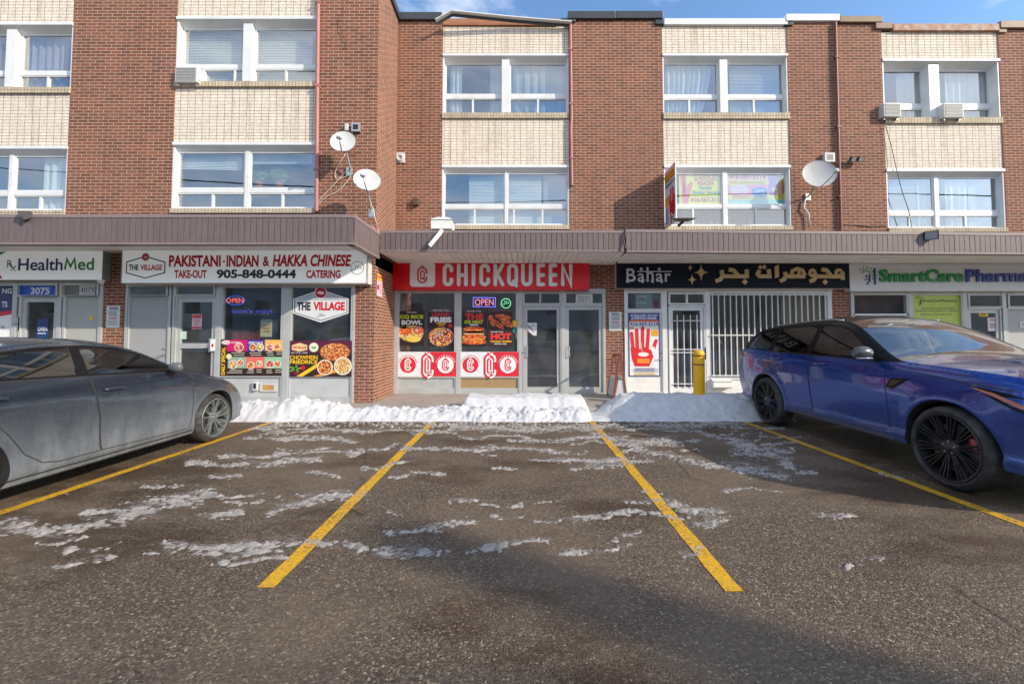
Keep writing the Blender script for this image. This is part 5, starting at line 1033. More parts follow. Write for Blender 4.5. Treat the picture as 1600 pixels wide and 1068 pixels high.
softlump("little snow heap on the lower canopy in the inner brick corner", 640, 358, 9.1, .45, .3, .15, RZ(780, 364, YFM) + .0)
# ================================================================ cars
def carpaint(name, col, rough, metal, dirtcol, zlo, zhi, amt, coat=.6):
    m = bpy.data.materials.new(name); m.use_nodes = True; n, l = m.node_tree.nodes, m.node_tree.links; b = n["Principled BSDF"]
    b.inputs['Metallic'].default_value = metal; b.inputs['Coat Weight'].default_value = coat; b.inputs['Coat Roughness'].default_value = .04
    t = n.new("ShaderNodeTexCoord"); s = n.new("ShaderNodeSeparateXYZ"); l.new(t.outputs['Object'], s.inputs[0])
    mp_ = n.new("ShaderNodeMapping"); mp_.inputs['Scale'].default_value = (1, 3.0, .9); l.new(t.outputs['Object'], mp_.inputs[0])
    z = n.new("ShaderNodeTexNoise"); z.inputs['Scale'].default_value = 2.2; z.inputs['Detail'].default_value = 9; z.inputs['Roughness'].default_value = .68; l.new(mp_.outputs[0], z.inputs['Vector'])
    z2 = n.new("ShaderNodeTexNoise"); z2.inputs['Scale'].default_value = 60; z2.inputs['Detail'].default_value = 3; l.new(t.outputs['Object'], z2.inputs['Vector'])
    r = n.new("ShaderNodeMapRange"); r.inputs[1].default_value = zhi; r.inputs[2].default_value = zlo; l.new(s.outputs[2], r.inputs[0])
    a = n.new("ShaderNodeMath"); a.operation = 'MULTIPLY_ADD'; l.new(z.outputs[0], a.inputs[0]); a.inputs[1].default_value = 1.0; a.inputs[2].default_value = -.08
    a2 = n.new("ShaderNodeMath"); a2.operation = 'MULTIPLY_ADD'; l.new(z2.outputs[0], a2.inputs[0]); a2.inputs[1].default_value = .4; l.new(a.outputs[0], a2.inputs[2])
    k = n.new("ShaderNodeMath"); k.operation = 'MULTIPLY'; k.use_clamp = True; l.new(r.outputs[0], k.inputs[0]); l.new(a2.outputs[0], k.inputs[1])
    k2 = n.new("ShaderNodeMath"); k2.operation = 'MULTIPLY'; k2.use_clamp = True; l.new(k.outputs[0], k2.inputs[0]); k2.inputs[1].default_value = amt
    x = n.new("ShaderNodeMix"); x.data_type = 'RGBA'; l.new(k2.outputs[0], x.inputs[0]); x.inputs[6].default_value = (*col, 1); x.inputs[7].default_value = (*dirtcol, 1); l.new(x.outputs[2], b.inputs['Base Color'])
    for sock, v0, v1 in (('Roughness', rough, .8), ('Metallic', metal, .0), ('Coat Weight', coat, .05)):
        q = n.new("ShaderNodeMapRange"); q.inputs[3].default_value = v0; q.inputs[4].default_value = v1; l.new(k2.outputs[0], q.inputs[0]); l.new(q.outputs[0], b.inputs[sock])
    return m
RUBBER = mat("tyre_rubber", (.028, .028, .028), .75, var=.25, vscale=20, dirt=(.20, .19, .18), dscale=5, damt=.4)
GLOSSB = mat("gloss_black", (.010, .010, .012), .3, var=0, spec=.12)
TRIMB = mat("black_trim", (.02, .02, .021), .5, var=.15)
CHROME = mat("bright_trim", (.55, .55, .56), .2, metal=.9, var=.05)
SEAT = mat("dark_upholstery", (.03, .03, .032), .8, var=.15)
GLASS_SIDE = glass("tinted_car_glass", (.10, .11, .12), .08); GLASS_WS = glass("windscreen_glass", (.62, .70, .70), .20, film=.06)
LENS = glass("lamp_glass", (.75, .75, .75), .1)
def interp(pts, v): return float(np.interp(v, [p[0] for p in pts], [p[1] for p in pts]))
def pip(x, y, poly):
    c = False; j = len(poly) - 1
    for i in range(len(poly)):
        if (poly[i][1] > y) != (poly[j][1] > y) and x < (poly[j][0] - poly[i][0]) * (y - poly[i][1]) / (poly[j][1] - poly[i][1]) + poly[i][0]: c = not c
        j = i
    return c
def dens(pts, st=.04, closed=False):
    o = []; n = len(pts)
    for i in range(n if closed else n - 1):
        a, b = pts[i], pts[(i + 1) % n]; k = max(1, int(math.hypot(b[0] - a[0], b[1] - a[1]) / st))
        o += [(a[0] + (b[0] - a[0]) * t / k, a[1] + (b[1] - a[1]) * t / k) for t in range(k)]
    if not closed: o.append(pts[-1])
    return o
def smooth_poly(pts, it=2):     # corner cutting that keeps the ends
    for _ in range(it):
        o = [pts[0]]
        for a, b in zip(pts[:-1], pts[1:]): o += [(a[0] * .75 + b[0] * .25, a[1] * .75 + b[1] * .25), (a[0] * .25 + b[0] * .75, a[1] * .25 + b[1] * .75)]
        o.append(pts[-1]); pts = o
    return pts

def build_car(S):
    root = thing(S['name'], S['label'], S['cat'], (0, 0, 0)); W, wb, R_, zc = S['W'], S['wb'], S['archR'], S['R']
    up = smooth_poly(S['upper'], 2); iT = min(range(len(up)), key=lambda i: up[i][0]); iN = max(range(len(up)), key=lambda i: up[i][0])
    top = up[iT:iN + 1]; ta = [p[0] for p in top]; tz = [p[1] for p in top]
    zt = lambda a: float(np.interp(a, ta, tz)); belt0 = S['belt']
    zb = lambda a: min(interp(belt0, a), zt(a) - .035)
    zs = S['sill']; TAB = S['tab']
    def X(a, z):
        b = zb(a)
        if z <= b: x = W * interp(TAB, (z - zs) / max(b - zs, .05))
        else: d = z - b; x = W * TAB[-1][1] - d * S['lean'] - d * d * S['lean2']
        d = zt(a) - z; r = S['round']
        if d < r: x -= r * S['rk'] * (1 - math.sqrt(max(0, 1 - ((r - max(d, 0)) / r) ** 2)))
        for a0, a1, k in (S['noseT'], S['tailT']):
            u = (a - a0) / (a1 - a0)
            if u > 0: x *= 1 - k * min(u, 1.05) ** 2.3
        for ca in (0, -wb):
            q = math.hypot(a - ca, z - zc); x += S['flare'] * math.exp(-((q - R_ - .02) / .07) ** 2) * (1 if z > zc - .1 else .4)
        return x
    # outline with wheel arches
    bot = []; h = math.sqrt(R_ ** 2 - (zc - zs) ** 2); ang = math.asin((zc - zs) / R_)
    tail0, nose0 = up[0], up[-1]
    bot.append(tail0)
    for ca in (-wb, 0):
        bot.append((ca - h, zs)) if ca != -wb else bot.append((ca - h, max(zs, min(tail0[1], zs + .03))))
        N = 26
        for k in range(1, N): t = PI + ang - (PI + 2 * ang) * k / N; bot.append((ca + R_ * math.cos(t), zc + R_ * math.sin(t)))
        bot.append((ca + h, zs))
    bot.append(nose0)
    outline = dens(bot, .05)[:-1] + dens(up[::-1], .04)[:-1]
    regs = [(nm, dens(pl, .05, True)) for nm, pl in S['regions']]
    P_, E_ = [], []
    def addloop(pl):
        i0 = len(P_); P_.extend(pl); E_.extend([(i0 + i, i0 + (i + 1) % len(pl)) for i in range(len(pl))])
    addloop(outline)
    for nm, pl in regs: addloop(pl)
    g = .055; a = ta[0]
    while a < ta[-1]:
        z = zs
        while z < 1.8:
            if pip(a, z, outline): P_.append((a + random.uniform(-.006, .006), z + random.uniform(-.006, .006)))
            z += g
        for d in (.006, .015, .03, .05, .075, .1):
            z = zt(a) - d
            if pip(a, z, outline): P_.append((a, z))
        a += g
    vo, eo, fo, *_ = delaunay_2d_cdt([Vector(p) for p in P_], E_, [], 0, 1e-4)
    faces = {}
    for f in fo:
        cx, cy = sum(vo[i].x for i in f) / 3, sum(vo[i].y for i in f) / 3
        if not pip(cx, cy, outline): continue
        nm = 'body'
        for rn, pl in regs:
            if pip(cx, cy, pl): nm = rn; break
        faces.setdefault(nm, []).append(f)
    objs = {}
    def side_mesh(fl, sgn, off=0.0):
        idx, vs_, nr, fs = {}, [], [], []
        for f in fl:
            q = []
            for i in f:
                if i not in idx:
                    a_, z_ = vo[i]; e = .004; x = X(a_, z_); ez = .013; da = (X(a_ + e, z_) - X(a_ - e, z_)) / (2 * e); dz_ = (X(a_, z_ + ez) - X(a_, z_ - ez)) / (2 * ez); dz_ = max(-6, min(6, dz_))
                    idx[i] = len(vs_); vs_.append((sgn * (x + off), a_, z_)); nr.append(Vector((sgn, -da, -dz_)).normalized())
                q.append(idx[i])
            fs.append(tuple(q) if sgn > 0 else tuple(q[::-1]))
        return vs_, fs, nr
    def link(name, data, m, parent, extra=None):
        vs_, fs, nr = data; me = bpy.data.meshes.new(name); me.from_pydata(vs_, [], fs)
        me.polygons.foreach_set("use_smooth", [True] * len(fs)); me.materials.append(m)
        for p in me.polygons:                  # face orientation agrees with the shading normal
            if p.normal.dot(nr[p.vertices[0]]) < 0: p.flip()
        me.normals_split_custom_set_from_vertices([tuple(v) for v in nr])
        o = bpy.data.objects.new(name, me); COL.objects.link(o); o.parent = parent; WL[o.name] = Vector((0, 0, 0)); return o
    # top strip lofted between the two upper edges
    ud = dens(up, .04); NS = 20
    def crown(a): return interp(S['crown'], a)
    rows = []
    for i, (a_, z_) in enumerate(ud):
        p, q = ud[max(i - 1, 0)], ud[min(i + 1, len(ud) - 1)]; t = Vector((q[0] - p[0], q[1] - p[1])).normalized(); nrm = Vector((-t.y, t.x))
        xe = X(a_, z_); c = crown(a_); row = []
        for k in range(NS + 1):
            s = math.sin((k / NS * 2 - 1) * PI / 2 * .999); row.append((s * xe, a_ + nrm.x * c * (1 - s * s), z_ + nrm.y * c * (1 - abs(s) ** 2.2)))
        rows.append(row)
    body = MB(); glassb = {}; cats = S['strip']       # strip: [(u-range function name, material, smax)]
    def cat_of(i, k):
        a_ = (ud[i][0] + ud[i + 1][0]) / 2; z_ = (ud[i][1] + ud[i + 1][1]) / 2; s = abs(((k + .5) / NS * 2 - 1)); 
        for nm, a0, a1, z0, smax in cats:
            if a0 < a_ < a1 and z_ > z0 and s < smax: return nm
        return 'body'
    parts = {}
    for i in range(len(ud) - 1):
        for k in range(NS): parts.setdefault(cat_of(i, k), []).append((i, k))
    strip = {}
    for nm, cells in parts.items():
        idx, vs_, fs = {}, [], []
        for i, k in cells:
            q = []
            for t in ((i, k), (i, k + 1), (i + 1, k + 1), (i + 1, k)):
                if t not in idx: idx[t] = len(vs_); vs_.append(rows[t[0]][t[1]])
                q.append(idx[t])
            fs.append(tuple(q))
        nr = []
        for (i, k) in idx:
            A, B = Vector(rows[min(i + 1, len(ud) - 1)][k]) - Vector(rows[max(i - 1, 0)][k]), Vector(rows[i][min(k + 1, NS)]) - Vector(rows[i][max(k - 1, 0)]); v = B.cross(A).normalized()
            a_, z_ = ud[i]; 
            nr.append(v)
        cen = Vector((0, -wb / 2, .6))
        nr = [(v if v.dot(Vector(vs_[j]) - cen) > 0 else -v) for j, v in enumerate(nr)]
        strip[nm] = (vs_, fs, nr)
    PT = S['paint']
    sd = [side_mesh(faces['body'], s) for s in (1, -1)]; vs_, fs, nr = [], [], []
    for d in sd + [strip['body']]:
        b = len(vs_); vs_ += d[0]; fs += [tuple(i + b for i in f) for f in d[1]]; nr += d[2]
    bo = link("body", (vs_, fs, nr), PT, root)
    for nm in strip:
        if nm != 'body': link(nm, strip[nm], S['mats'].get(nm, PT), root)
    # arch lips, wheel wells and floor
    for sgn in (1, -1):
        for ca in (-wb, 0):
            q = MB(); N = 30
            for k in range(N + 1):
                t = -ang + (PI + 2 * ang) * k / N; a_, z_ = ca + R_ * math.cos(t), zc + R_ * math.sin(t); x = X(a_, z_)
                q.v += [(sgn * (x + .001), a_, z_), (sgn * (x - .05), ca + (R_ - .022) * math.cos(t), zc + (R_ - .022) * math.sin(t)), (sgn * (W - .42), ca + (R_ + .0) * math.cos(t), zc + (R_) * math.sin(t))]
            for k in range(N): q.f += [(3 * k, 3 * k + 1, 3 * k + 4, 3 * k + 3), (3 * k + 1, 3 * k + 2, 3 * k + 5, 3 * k + 4)]
            q.v.append((sgn * (W - .42), ca, zc)); n0 = len(q.v) - 1
            for k in range(N): q.f.append((3 * k + 2, 3 * k + 5, n0))
            q.m = [0] * len(q.f); q.build("wheel_well", TRIMB, root)
    q = MB(); q.box(-W * .9, -wb + R_, zs - .02, W * .9, -R_, zs + .03); q.box(-W * .58, -wb - .75, zs + .02, W * .58, .65, zs + .12); q.build("underbody", TRIMB, root)
    # doors, windows and other side regions
    DM = {'window': GLASS_SIDE, 'window_trim': GLOSSB, 'quarter_window': GLASS_SIDE}
    for sgn in (1, -1):
        made = {}
        for nm, pl in regs:
            if nm not in faces or nm in made: continue
            base = nm.split('#')[0]; off = {'window': -.007, 'quarter_window': -.007, 'door': 0, 'window_trim': -.002}.get(base, .002)
            par = root
            if base == 'window': par = made.get(S['winparent'][nm], root)
            o = link(base, side_mesh(faces[nm], sgn, off), S['mats'].get(base, DM.get(base, PT)), par); made[nm] = o
            if base == 'door':
                me = o.data; me.materials.append(DARK); gp = MB(); pld = dens(pl, .03, True); n_ = len(pld)
                for i in range(n_):
                    a_, b_ = pld[i], pld[(i + 1) % n_]; d = Vector((b_[0] - a_[0], b_[1] - a_[1])).normalized(); nn = Vector((-d.y, d.x)) * .0042
                    gp.add([(sgn * (X(*p) + .0018), p[0], p[1]) for p in ((a_[0] + nn.x, a_[1] + nn.y), (b_[0] + nn.x, b_[1] + nn.y), (b_[0] - nn.x, b_[1] - nn.y), (a_[0] - nn.x, a_[1] - nn.y))], [(0, 1, 2, 3)])
                gp.build("door_gap_line", DARK, o)  # dark ribbon painted in for the shade of the door gap
                ha, hz, hl = S['handles'][nm]; hb = MB(); pts = [(sgn * (X(ha - hl / 2 + hl * t, hz) + (.012 + .022 * math.sin(PI * t))), ha - hl / 2 + hl * t, hz + .004 * math.sin(PI * t)) for t in [k / 8 for k in range(9)]]
                hb.tube(pts, [.008] + [.016] * 7 + [.008], 8); hb.build("handle", S.get('handlemat', PT), o, smooth=True)
        # creases / ribbons
        for line, wd, m in S['ribbons']:
            gp = MB(); ln = dens(smooth_poly(line, 2), .04)
            for a_, b_ in zip(ln[:-1], ln[1:]):
                d = Vector((b_[0] - a_[0], b_[1] - a_[1])).normalized(); nn = Vector((-d.y, d.x)) * wd / 2
                gp.add([(sgn * (X(*p) + .0022), p[0], p[1]) for p in ((a_[0] + nn.x, a_[1] + nn.y), (b_[0] + nn.x, b_[1] + nn.y), (b_[0] - nn.x, b_[1] - nn.y), (a_[0] - nn.x, a_[1] - nn.y))], [(0, 1, 2, 3)])
            gp.build("trim_line", m, root)
        # mirror
        ma, mz = S['mirror']; mb = MB(); x0 = X(ma, mz)
        prof = [(0, 0), (.055, .01), (.075, .05), (.078, .12), (.07, .17), (.04, .20), (0, .205)]
        ms_ = S.get('mirrorscale', 1.0); M3 = Matrix(((0, 0, sgn * ms_), (.85 * ms_, 0, 0), (0, 1.05 * ms_, 0)))
        mb.lathe(prof, 18, (sgn * (x0 + .045), ma, mz + .075), M3, S['mats'].get('mirror', PT)); mb.bar((sgn * (x0 - .03), ma + .03, mz - .01), (sgn * (x0 + .11), ma, mz + .03), .05, .03, GLOSSB)
        if S.get('mirrorband'): mb.lathe([(r * 1.02 + .001, h_) for r, h_ in prof[1:6]], 18, (sgn * (x0 + .045), ma, mz + .018), Matrix(((0, 0, sgn), (.80, 0, 0), (0, .22, 0))), S['mirrorband'])
        mo = mb.build("mirror", None, root, smooth=50)
        # wheels
        for ca in (0, -wb): wheel(root, sgn, ca, X(ca, zc + R_ + .03) - S['inset'], S)
    # cabin
    ca = S['cowl']; q = MB(); q.box(-W * .78, ca - .45, zb(ca) - .28, W * .78, ca + .0, zb(ca) - .06); q.build("dashboard", SEAT, root, bevel=.05)
    for sx in (-.38, .38):
        for a0 in (ca - 1.05, ca - 1.95):
            q = MB(); q.box(sx - .25, a0 - .25, .35, sx + .25, a0 + .3, .58); q.box(sx - .24, a0 - .38, .58, sx + .24, a0 - .22, zb(ca) + .10); q.box(sx - .13, a0 - .38, zb(ca) + .13, sx + .13, a0 - .27, zb(ca) + .30); q.build("seat", SEAT, root, bevel=.05)
    q = MB(); q.lathe([(.18 + .014 * math.cos(t), .014 * math.sin(t)) for t in [2 * PI * k / 8 for k in range(9)]], 24, (-.38, ca - .55, zb(ca) - .02), Matrix.Rotation(math.radians(65), 3, 'X')); q.build("steering_wheel", SEAT, root, smooth=True)
    q = MB(); q.box(-W * .85, -wb - .1, .30, W * .85, ca, .34); q.build("cabin_floor", SEAT, root)
    S['X'] = X; S['extra'](root, S, X, zt)
    return root
def wheel(root, sgn, ca, xo, S):
    R_, rr, wd = S['R'], S['rimR'], S['tw']; xi = xo - wd
    M3 = Matrix(((0, 0, sgn), (1, 0, 0), (0, 1, 0))); o = (0, ca, R_)
    q = MB(); sw = .035
    q.lathe([(rr - .02, xi), (rr + .01, xi + .0), (R_ - .03, xi + .01), (R_ - .006, xi + sw), (R_, xi + sw * 1.6), (R_, xo - sw * 1.6), (R_ - .006, xo - sw), (R_ - .028, xo - .008), (rr + .03, xo + .004), (rr + .006, xo - .006), (rr - .004, xo - .02)], 56, o, M3)
    for g in range(3): x = xi + wd * (.3 + .2 * g)
    t = q.build("wheel", RUBBER, root, smooth=35)
    q = MB(); rm = S['rimmat']
    q.lathe([(rr + .004, xo - .004), (rr - .002, xo + .002), (rr - .014, xo - .002), (rr - .022, xo - .03), (rr - .05, xo - wd * .6), (rr - .05, xi + .02)], 48, o, M3, rm)
    q.lathe([(0, xo - .012), (.028, xo - .014), (.034, xo - .022), (.07, xo - .03), (.085, xo - .05), (.085, xo - .09), (0, xo - .09)], 24, o, M3, rm)
    for k in range(5): t5 = 2 * PI * k / 5 + .3; q.lathe([(.0, xo - .024), (.009, xo - .024), (.011, xo - .034)], 8, (0, ca + .055 * math.cos(t5), R_ + .055 * math.sin(t5)), M3, CHROME)
    P3 = lambda r, t_, x: (sgn * x, ca + r * math.cos(t_), R_ + r * math.sin(t_))
    def spoke(r0, t0, r1, t1, w0, w1, x0, x1, m=rm):
        a, b = Vector(P3(r0, t0, x0)), Vector(P3(r1, t1, x1)); d = (b - a).normalized(); u = d.cross(Vector((sgn, 0, 0))).normalized()
        vs_ = []
        for p, w_ in ((a, w0), (b, w1)): vs_ += [p + u * w_ / 2 * .55, p - u * w_ / 2 * .55, p - u * w_ / 2 - Vector((sgn * .014, 0, 0)), p - u * w_ / 2 * .8 - Vector((sgn * .035, 0, 0)), p + u * w_ / 2 * .8 - Vector((sgn * .035, 0, 0)), p + u * w_ / 2 - Vector((sgn * .014, 0, 0))]
        q.add(vs_, [(i, (i + 1) % 6, (i + 1) % 6 + 6, i + 6) for i in range(6)] + [tuple(range(6)), tuple(range(6, 12))], m)
    if S['style'] == 'multi':
        for k in range(10):
            t0 = 2 * PI * k / 10 + .15
            for e in (-1, 0, 1): spoke(.065, t0 + e * .16, rr - .012, t0 + e * .135, .016, .018, xo - .036, xo - .012)
    else:
        for k in range(5):
            t0 = 2 * PI * k / 5 + .25
            for e in (-1, 1): spoke(.05, t0 + e * .22, rr - .012, t0 + e * .20, .030, .026, xo - .03, xo - .008); spoke(rr * .62, t0 + e * .20, rr - .012, t0 + e * .52, .020, .016, xo - .016, xo - .010, S.get('rim2', rm))
    q.build("rim", None, t, smooth=30)
    q = MB(); q.lathe([(0, xo - .10), (rr * .72, xo - .10), (rr * .72, xo - .125), (0, xo - .125)], 32, o, M3); q.build("brake_disc", mat("brake_steel", (.16, .15, .14), .45, metal=.7, var=.2), t)
    q = MB(); pts = [P3(rr * .66, t_, xo - .095) for t_ in [2.2 + .12 * k for k in range(9)]] if sgn * S.get('cal', 1) > 0 else [P3(rr * .66, t_, xo - .095) for t_ in [.0 + .12 * k for k in range(9)]]
    q.tube(pts, .045, 8); q.build("brake_caliper", S['caliper'], t, smooth=40)

# ---------------------------------------------------------------- dusty grey sedan, nose to the kerb
def sedan_extra(root, S, X, zt):
    for sgn in (1, -1):
        q = MB(); pl = [(.40, .735), (.62, .655), (.76, .585), (.755, .54), (.66, .56), (.52, .625), (.42, .69)]; b = len(q.v)
        tri = tessellate_polygon([[Vector((p[0], p[1], 0)) for p in pl]]); q.add([(sgn * (X(*p) + .004), p[0], p[1]) for p in pl], [tuple(t) for t in tri]); q.build("headlight", mat("amber_lamp", (.55, .40, .30), .15, var=.1, coat=.5), root)
        q = MB(); pl = [(-3.40, .98), (-3.74, .93), (-3.76, .82), (-3.45, .88)]; tri = tessellate_polygon([[Vector((p[0], p[1], 0)) for p in pl]]); q.add([(sgn * (X(*p) + .004), p[0], p[1]) for p in pl], [tuple(t) for t in tri]); q.build("tail_light", mat("red_lamp", (.35, .02, .02), .15, var=.05, coat=.5), root)
    q = MB()
    for k in range(9): q.box(-.62, .80 + .01 * (k % 2), .33 + .03 * k, .62, .90 - .004 * k, .345 + .03 * k)
    q.build("grille", TRIMB, root)
    q = MB(); q.lathe([(.001, .05), (.03, .045), (.09, .0)], 14, (0, -2.55, zt(-2.55) + .045), m=GLOSSB); q.build("antenna", None, root, smooth=True)
SEDAN = dict(name="sedan", label="dusty grey four-door sedan parked nose-in at the left edge of the picture", cat="car", W=.912, wb=2.72, R=.325, archR=.375, sill=.19, rimR=.258, tw=.215, inset=.012, style='y', flare=.012,
    upper=[(-3.66, .30), (-3.76, .34), (-3.80, .55), (-3.80, .80), (-3.76, .98), (-3.62, 1.07), (-3.30, 1.12), (-2.85, 1.235), (-2.40, 1.335), (-2.0, 1.385), (-1.6, 1.395), (-1.25, 1.365), (-.98, 1.275), (-.70, 1.125), (-.42, .985), (-.20, .945), (.10, .885), (.42, .785), (.66, .665), (.78, .54), (.83, .42), (.82, .28), (.76, .20)],
    belt=[(-3.8, 1.06), (-2.7, 1.075), (-1.7, 1.05), (-.6, .995), (.9, .9)], tab=[(0, .930), (.08, .968), (.16, .974), (.30, .972), (.50, .980), (.70, .996), (.78, 1.0), (.80, .993), (.92, .968), (1, .945)], lean=.50, lean2=.35, round=.06, rk=.8, noseT=(.05, .90, .26), tailT=(-2.9, -3.9, .26),
    crown=[(-3.9, .05), (-3.3, .05), (-2.4, .06), (-1.6, .045), (-1.0, .07), (-.4, .06), (.1, .05), (.6, .06), (.85, .10)], cowl=-.42,
    regions=[('window#f', [(-.66, 1.035), (-.80, 1.125), (-1.0, 1.225), (-1.28, 1.305), (-1.60, 1.335), (-1.655, 1.335), (-1.69, 1.07)]), ('window#r', [(-1.80, 1.075), (-1.755, 1.334), (-2.02, 1.325), (-2.40, 1.275), (-2.68, 1.20), (-2.72, 1.10)]),
             ('window_trim', [(-.52, 1.005), (-.70, 1.085), (-.98, 1.236), (-1.26, 1.325), (-1.6, 1.355), (-2.02, 1.345), (-2.42, 1.295), (-2.86, 1.195), (-3.02, 1.125), (-2.75, 1.082), (-1.7, 1.055)]),
             ('door#f', [(-.47, .97), (-.50, 1.0), (-1.70, 1.05), (-1.66, .85), (-1.60, .62), (-1.585, .36), (-1.57, .30), (-.46, .275), (-.42, .40), (-.405, .62)]), ('door#r', [(-1.71, 1.052), (-2.74, 1.078), (-2.66, .96), (-2.50, .78), (-2.36, .62), (-2.24, .44), (-2.10, .33), (-1.95, .30), (-1.58, .30), (-1.595, .36), (-1.61, .62), (-1.67, .85)])],
    winparent={'window#f': 'door#f', 'window#r': 'door#r'}, handles={'door#f': (-1.48, .905, .24), 'door#r': (-2.50, .935, .24)}, ribbons=[([(-3.3, .30), (-2.4, .235), (-.6, .235), (-.4, .24)], .012, TRIMB), ([(-.55, .99), (-.2, .90), (.2, .80), (.40, .735)], .006, DARK)],
    mirror=(-.80, 1.0), mirrorscale=.72, paint=carpaint("dusty_grey_paint", (.036, .055, .082), .17, .6, (.27, .29, .305), .28, .93, .95, 1.0), strip=[('windscreen', -1.22, -.46, .9, .90), ('rear_window', -3.28, -2.42, 1.1, .86)], mats={'windscreen': GLASS_WS, 'rear_window': GLASS_SIDE, 'mirror': mat("dusty_dark_plastic", (.10, .115, .13), .35, var=.1)},
    rimmat=mat("dusty_alloy", (.15, .165, .165), .5, metal=.4, var=.2, dirt=(.34, .35, .34), dscale=9, damt=.6), rim2=mat("dusty_alloy_dark", (.10, .11, .12), .4, metal=.4, var=.15), caliper=TRIMB, extra=sedan_extra)
sd = build_car(SEDAN); sd.location = (-5.115, 5.86, 0)
# ---------------------------------------------------------------- blue sport utility car, nose to the street
def suv_extra(root, S, X, zt):
    for sgn in (1, -1):
        def patch(pl, m, nm, off=.004, par=root):
            pl = dens(pl, .05, True); tri = tessellate_polygon([[Vector((p[0], p[1], 0)) for p in pl]]); q = MB(); q.add([(sgn * (X(*p) + off), p[0], p[1]) for p in pl], [tuple(t) for t in tri]); return q.build(nm, m, par)
        h_ = patch([(.20, 1.005), (.50, .965), (.70, .915), (.79, .85), (.74, .79), (.58, .82), (.46, .875), (.32, .955)], GLOSSB, "headlight"); patch([(.22, .995), (.42, .955), (.60, .885), (.74, .845), (.73, .82), (.58, .855), (.42, .925)], mat("coral_lamp", (.50, .17, .13), .2, var=.1, coat=.5), "light_strip", .008, h_)
        v_ = patch([(-.36, 1.005), (-.58, .985), (-.64, .895), (-.56, .875), (-.46, .93)], GLOSSB, "side_vent"); patch([(-.42, .985), (-.56, .972), (-.60, .905), (-.555, .90)], mat("vent_mesh", (.06, .045, .03), .4, metal=.5), "mesh", .008, v_)
        patch([(-3.55, 1.17), (-3.84, 1.16), (-3.86, 1.05), (-3.60, 1.09)], mat("red_lamp", (.35, .02, .02), .15, var=.05, coat=.5), "tail_light")
        patch([(.66, .52), (.79, .54), (.78, .40), (.68, .38)], TRIMB, "intake")
    q = MB()
    for k in range(6): q.box(-.55, .88, .72 + .035 * k, .55, .955 - .006 * k, .74 + .035 * k)
    q.build("grille", GLOSSB, root)
    for s in (-1, 1): MB().tube([(s * (X(a, zt(a) - .004) - .015), a, zt(a) + .012) for a in np.linspace(-3.1, -1.65, 12)], .012, 6).build("roof_rail", CHROME, root, smooth=True)
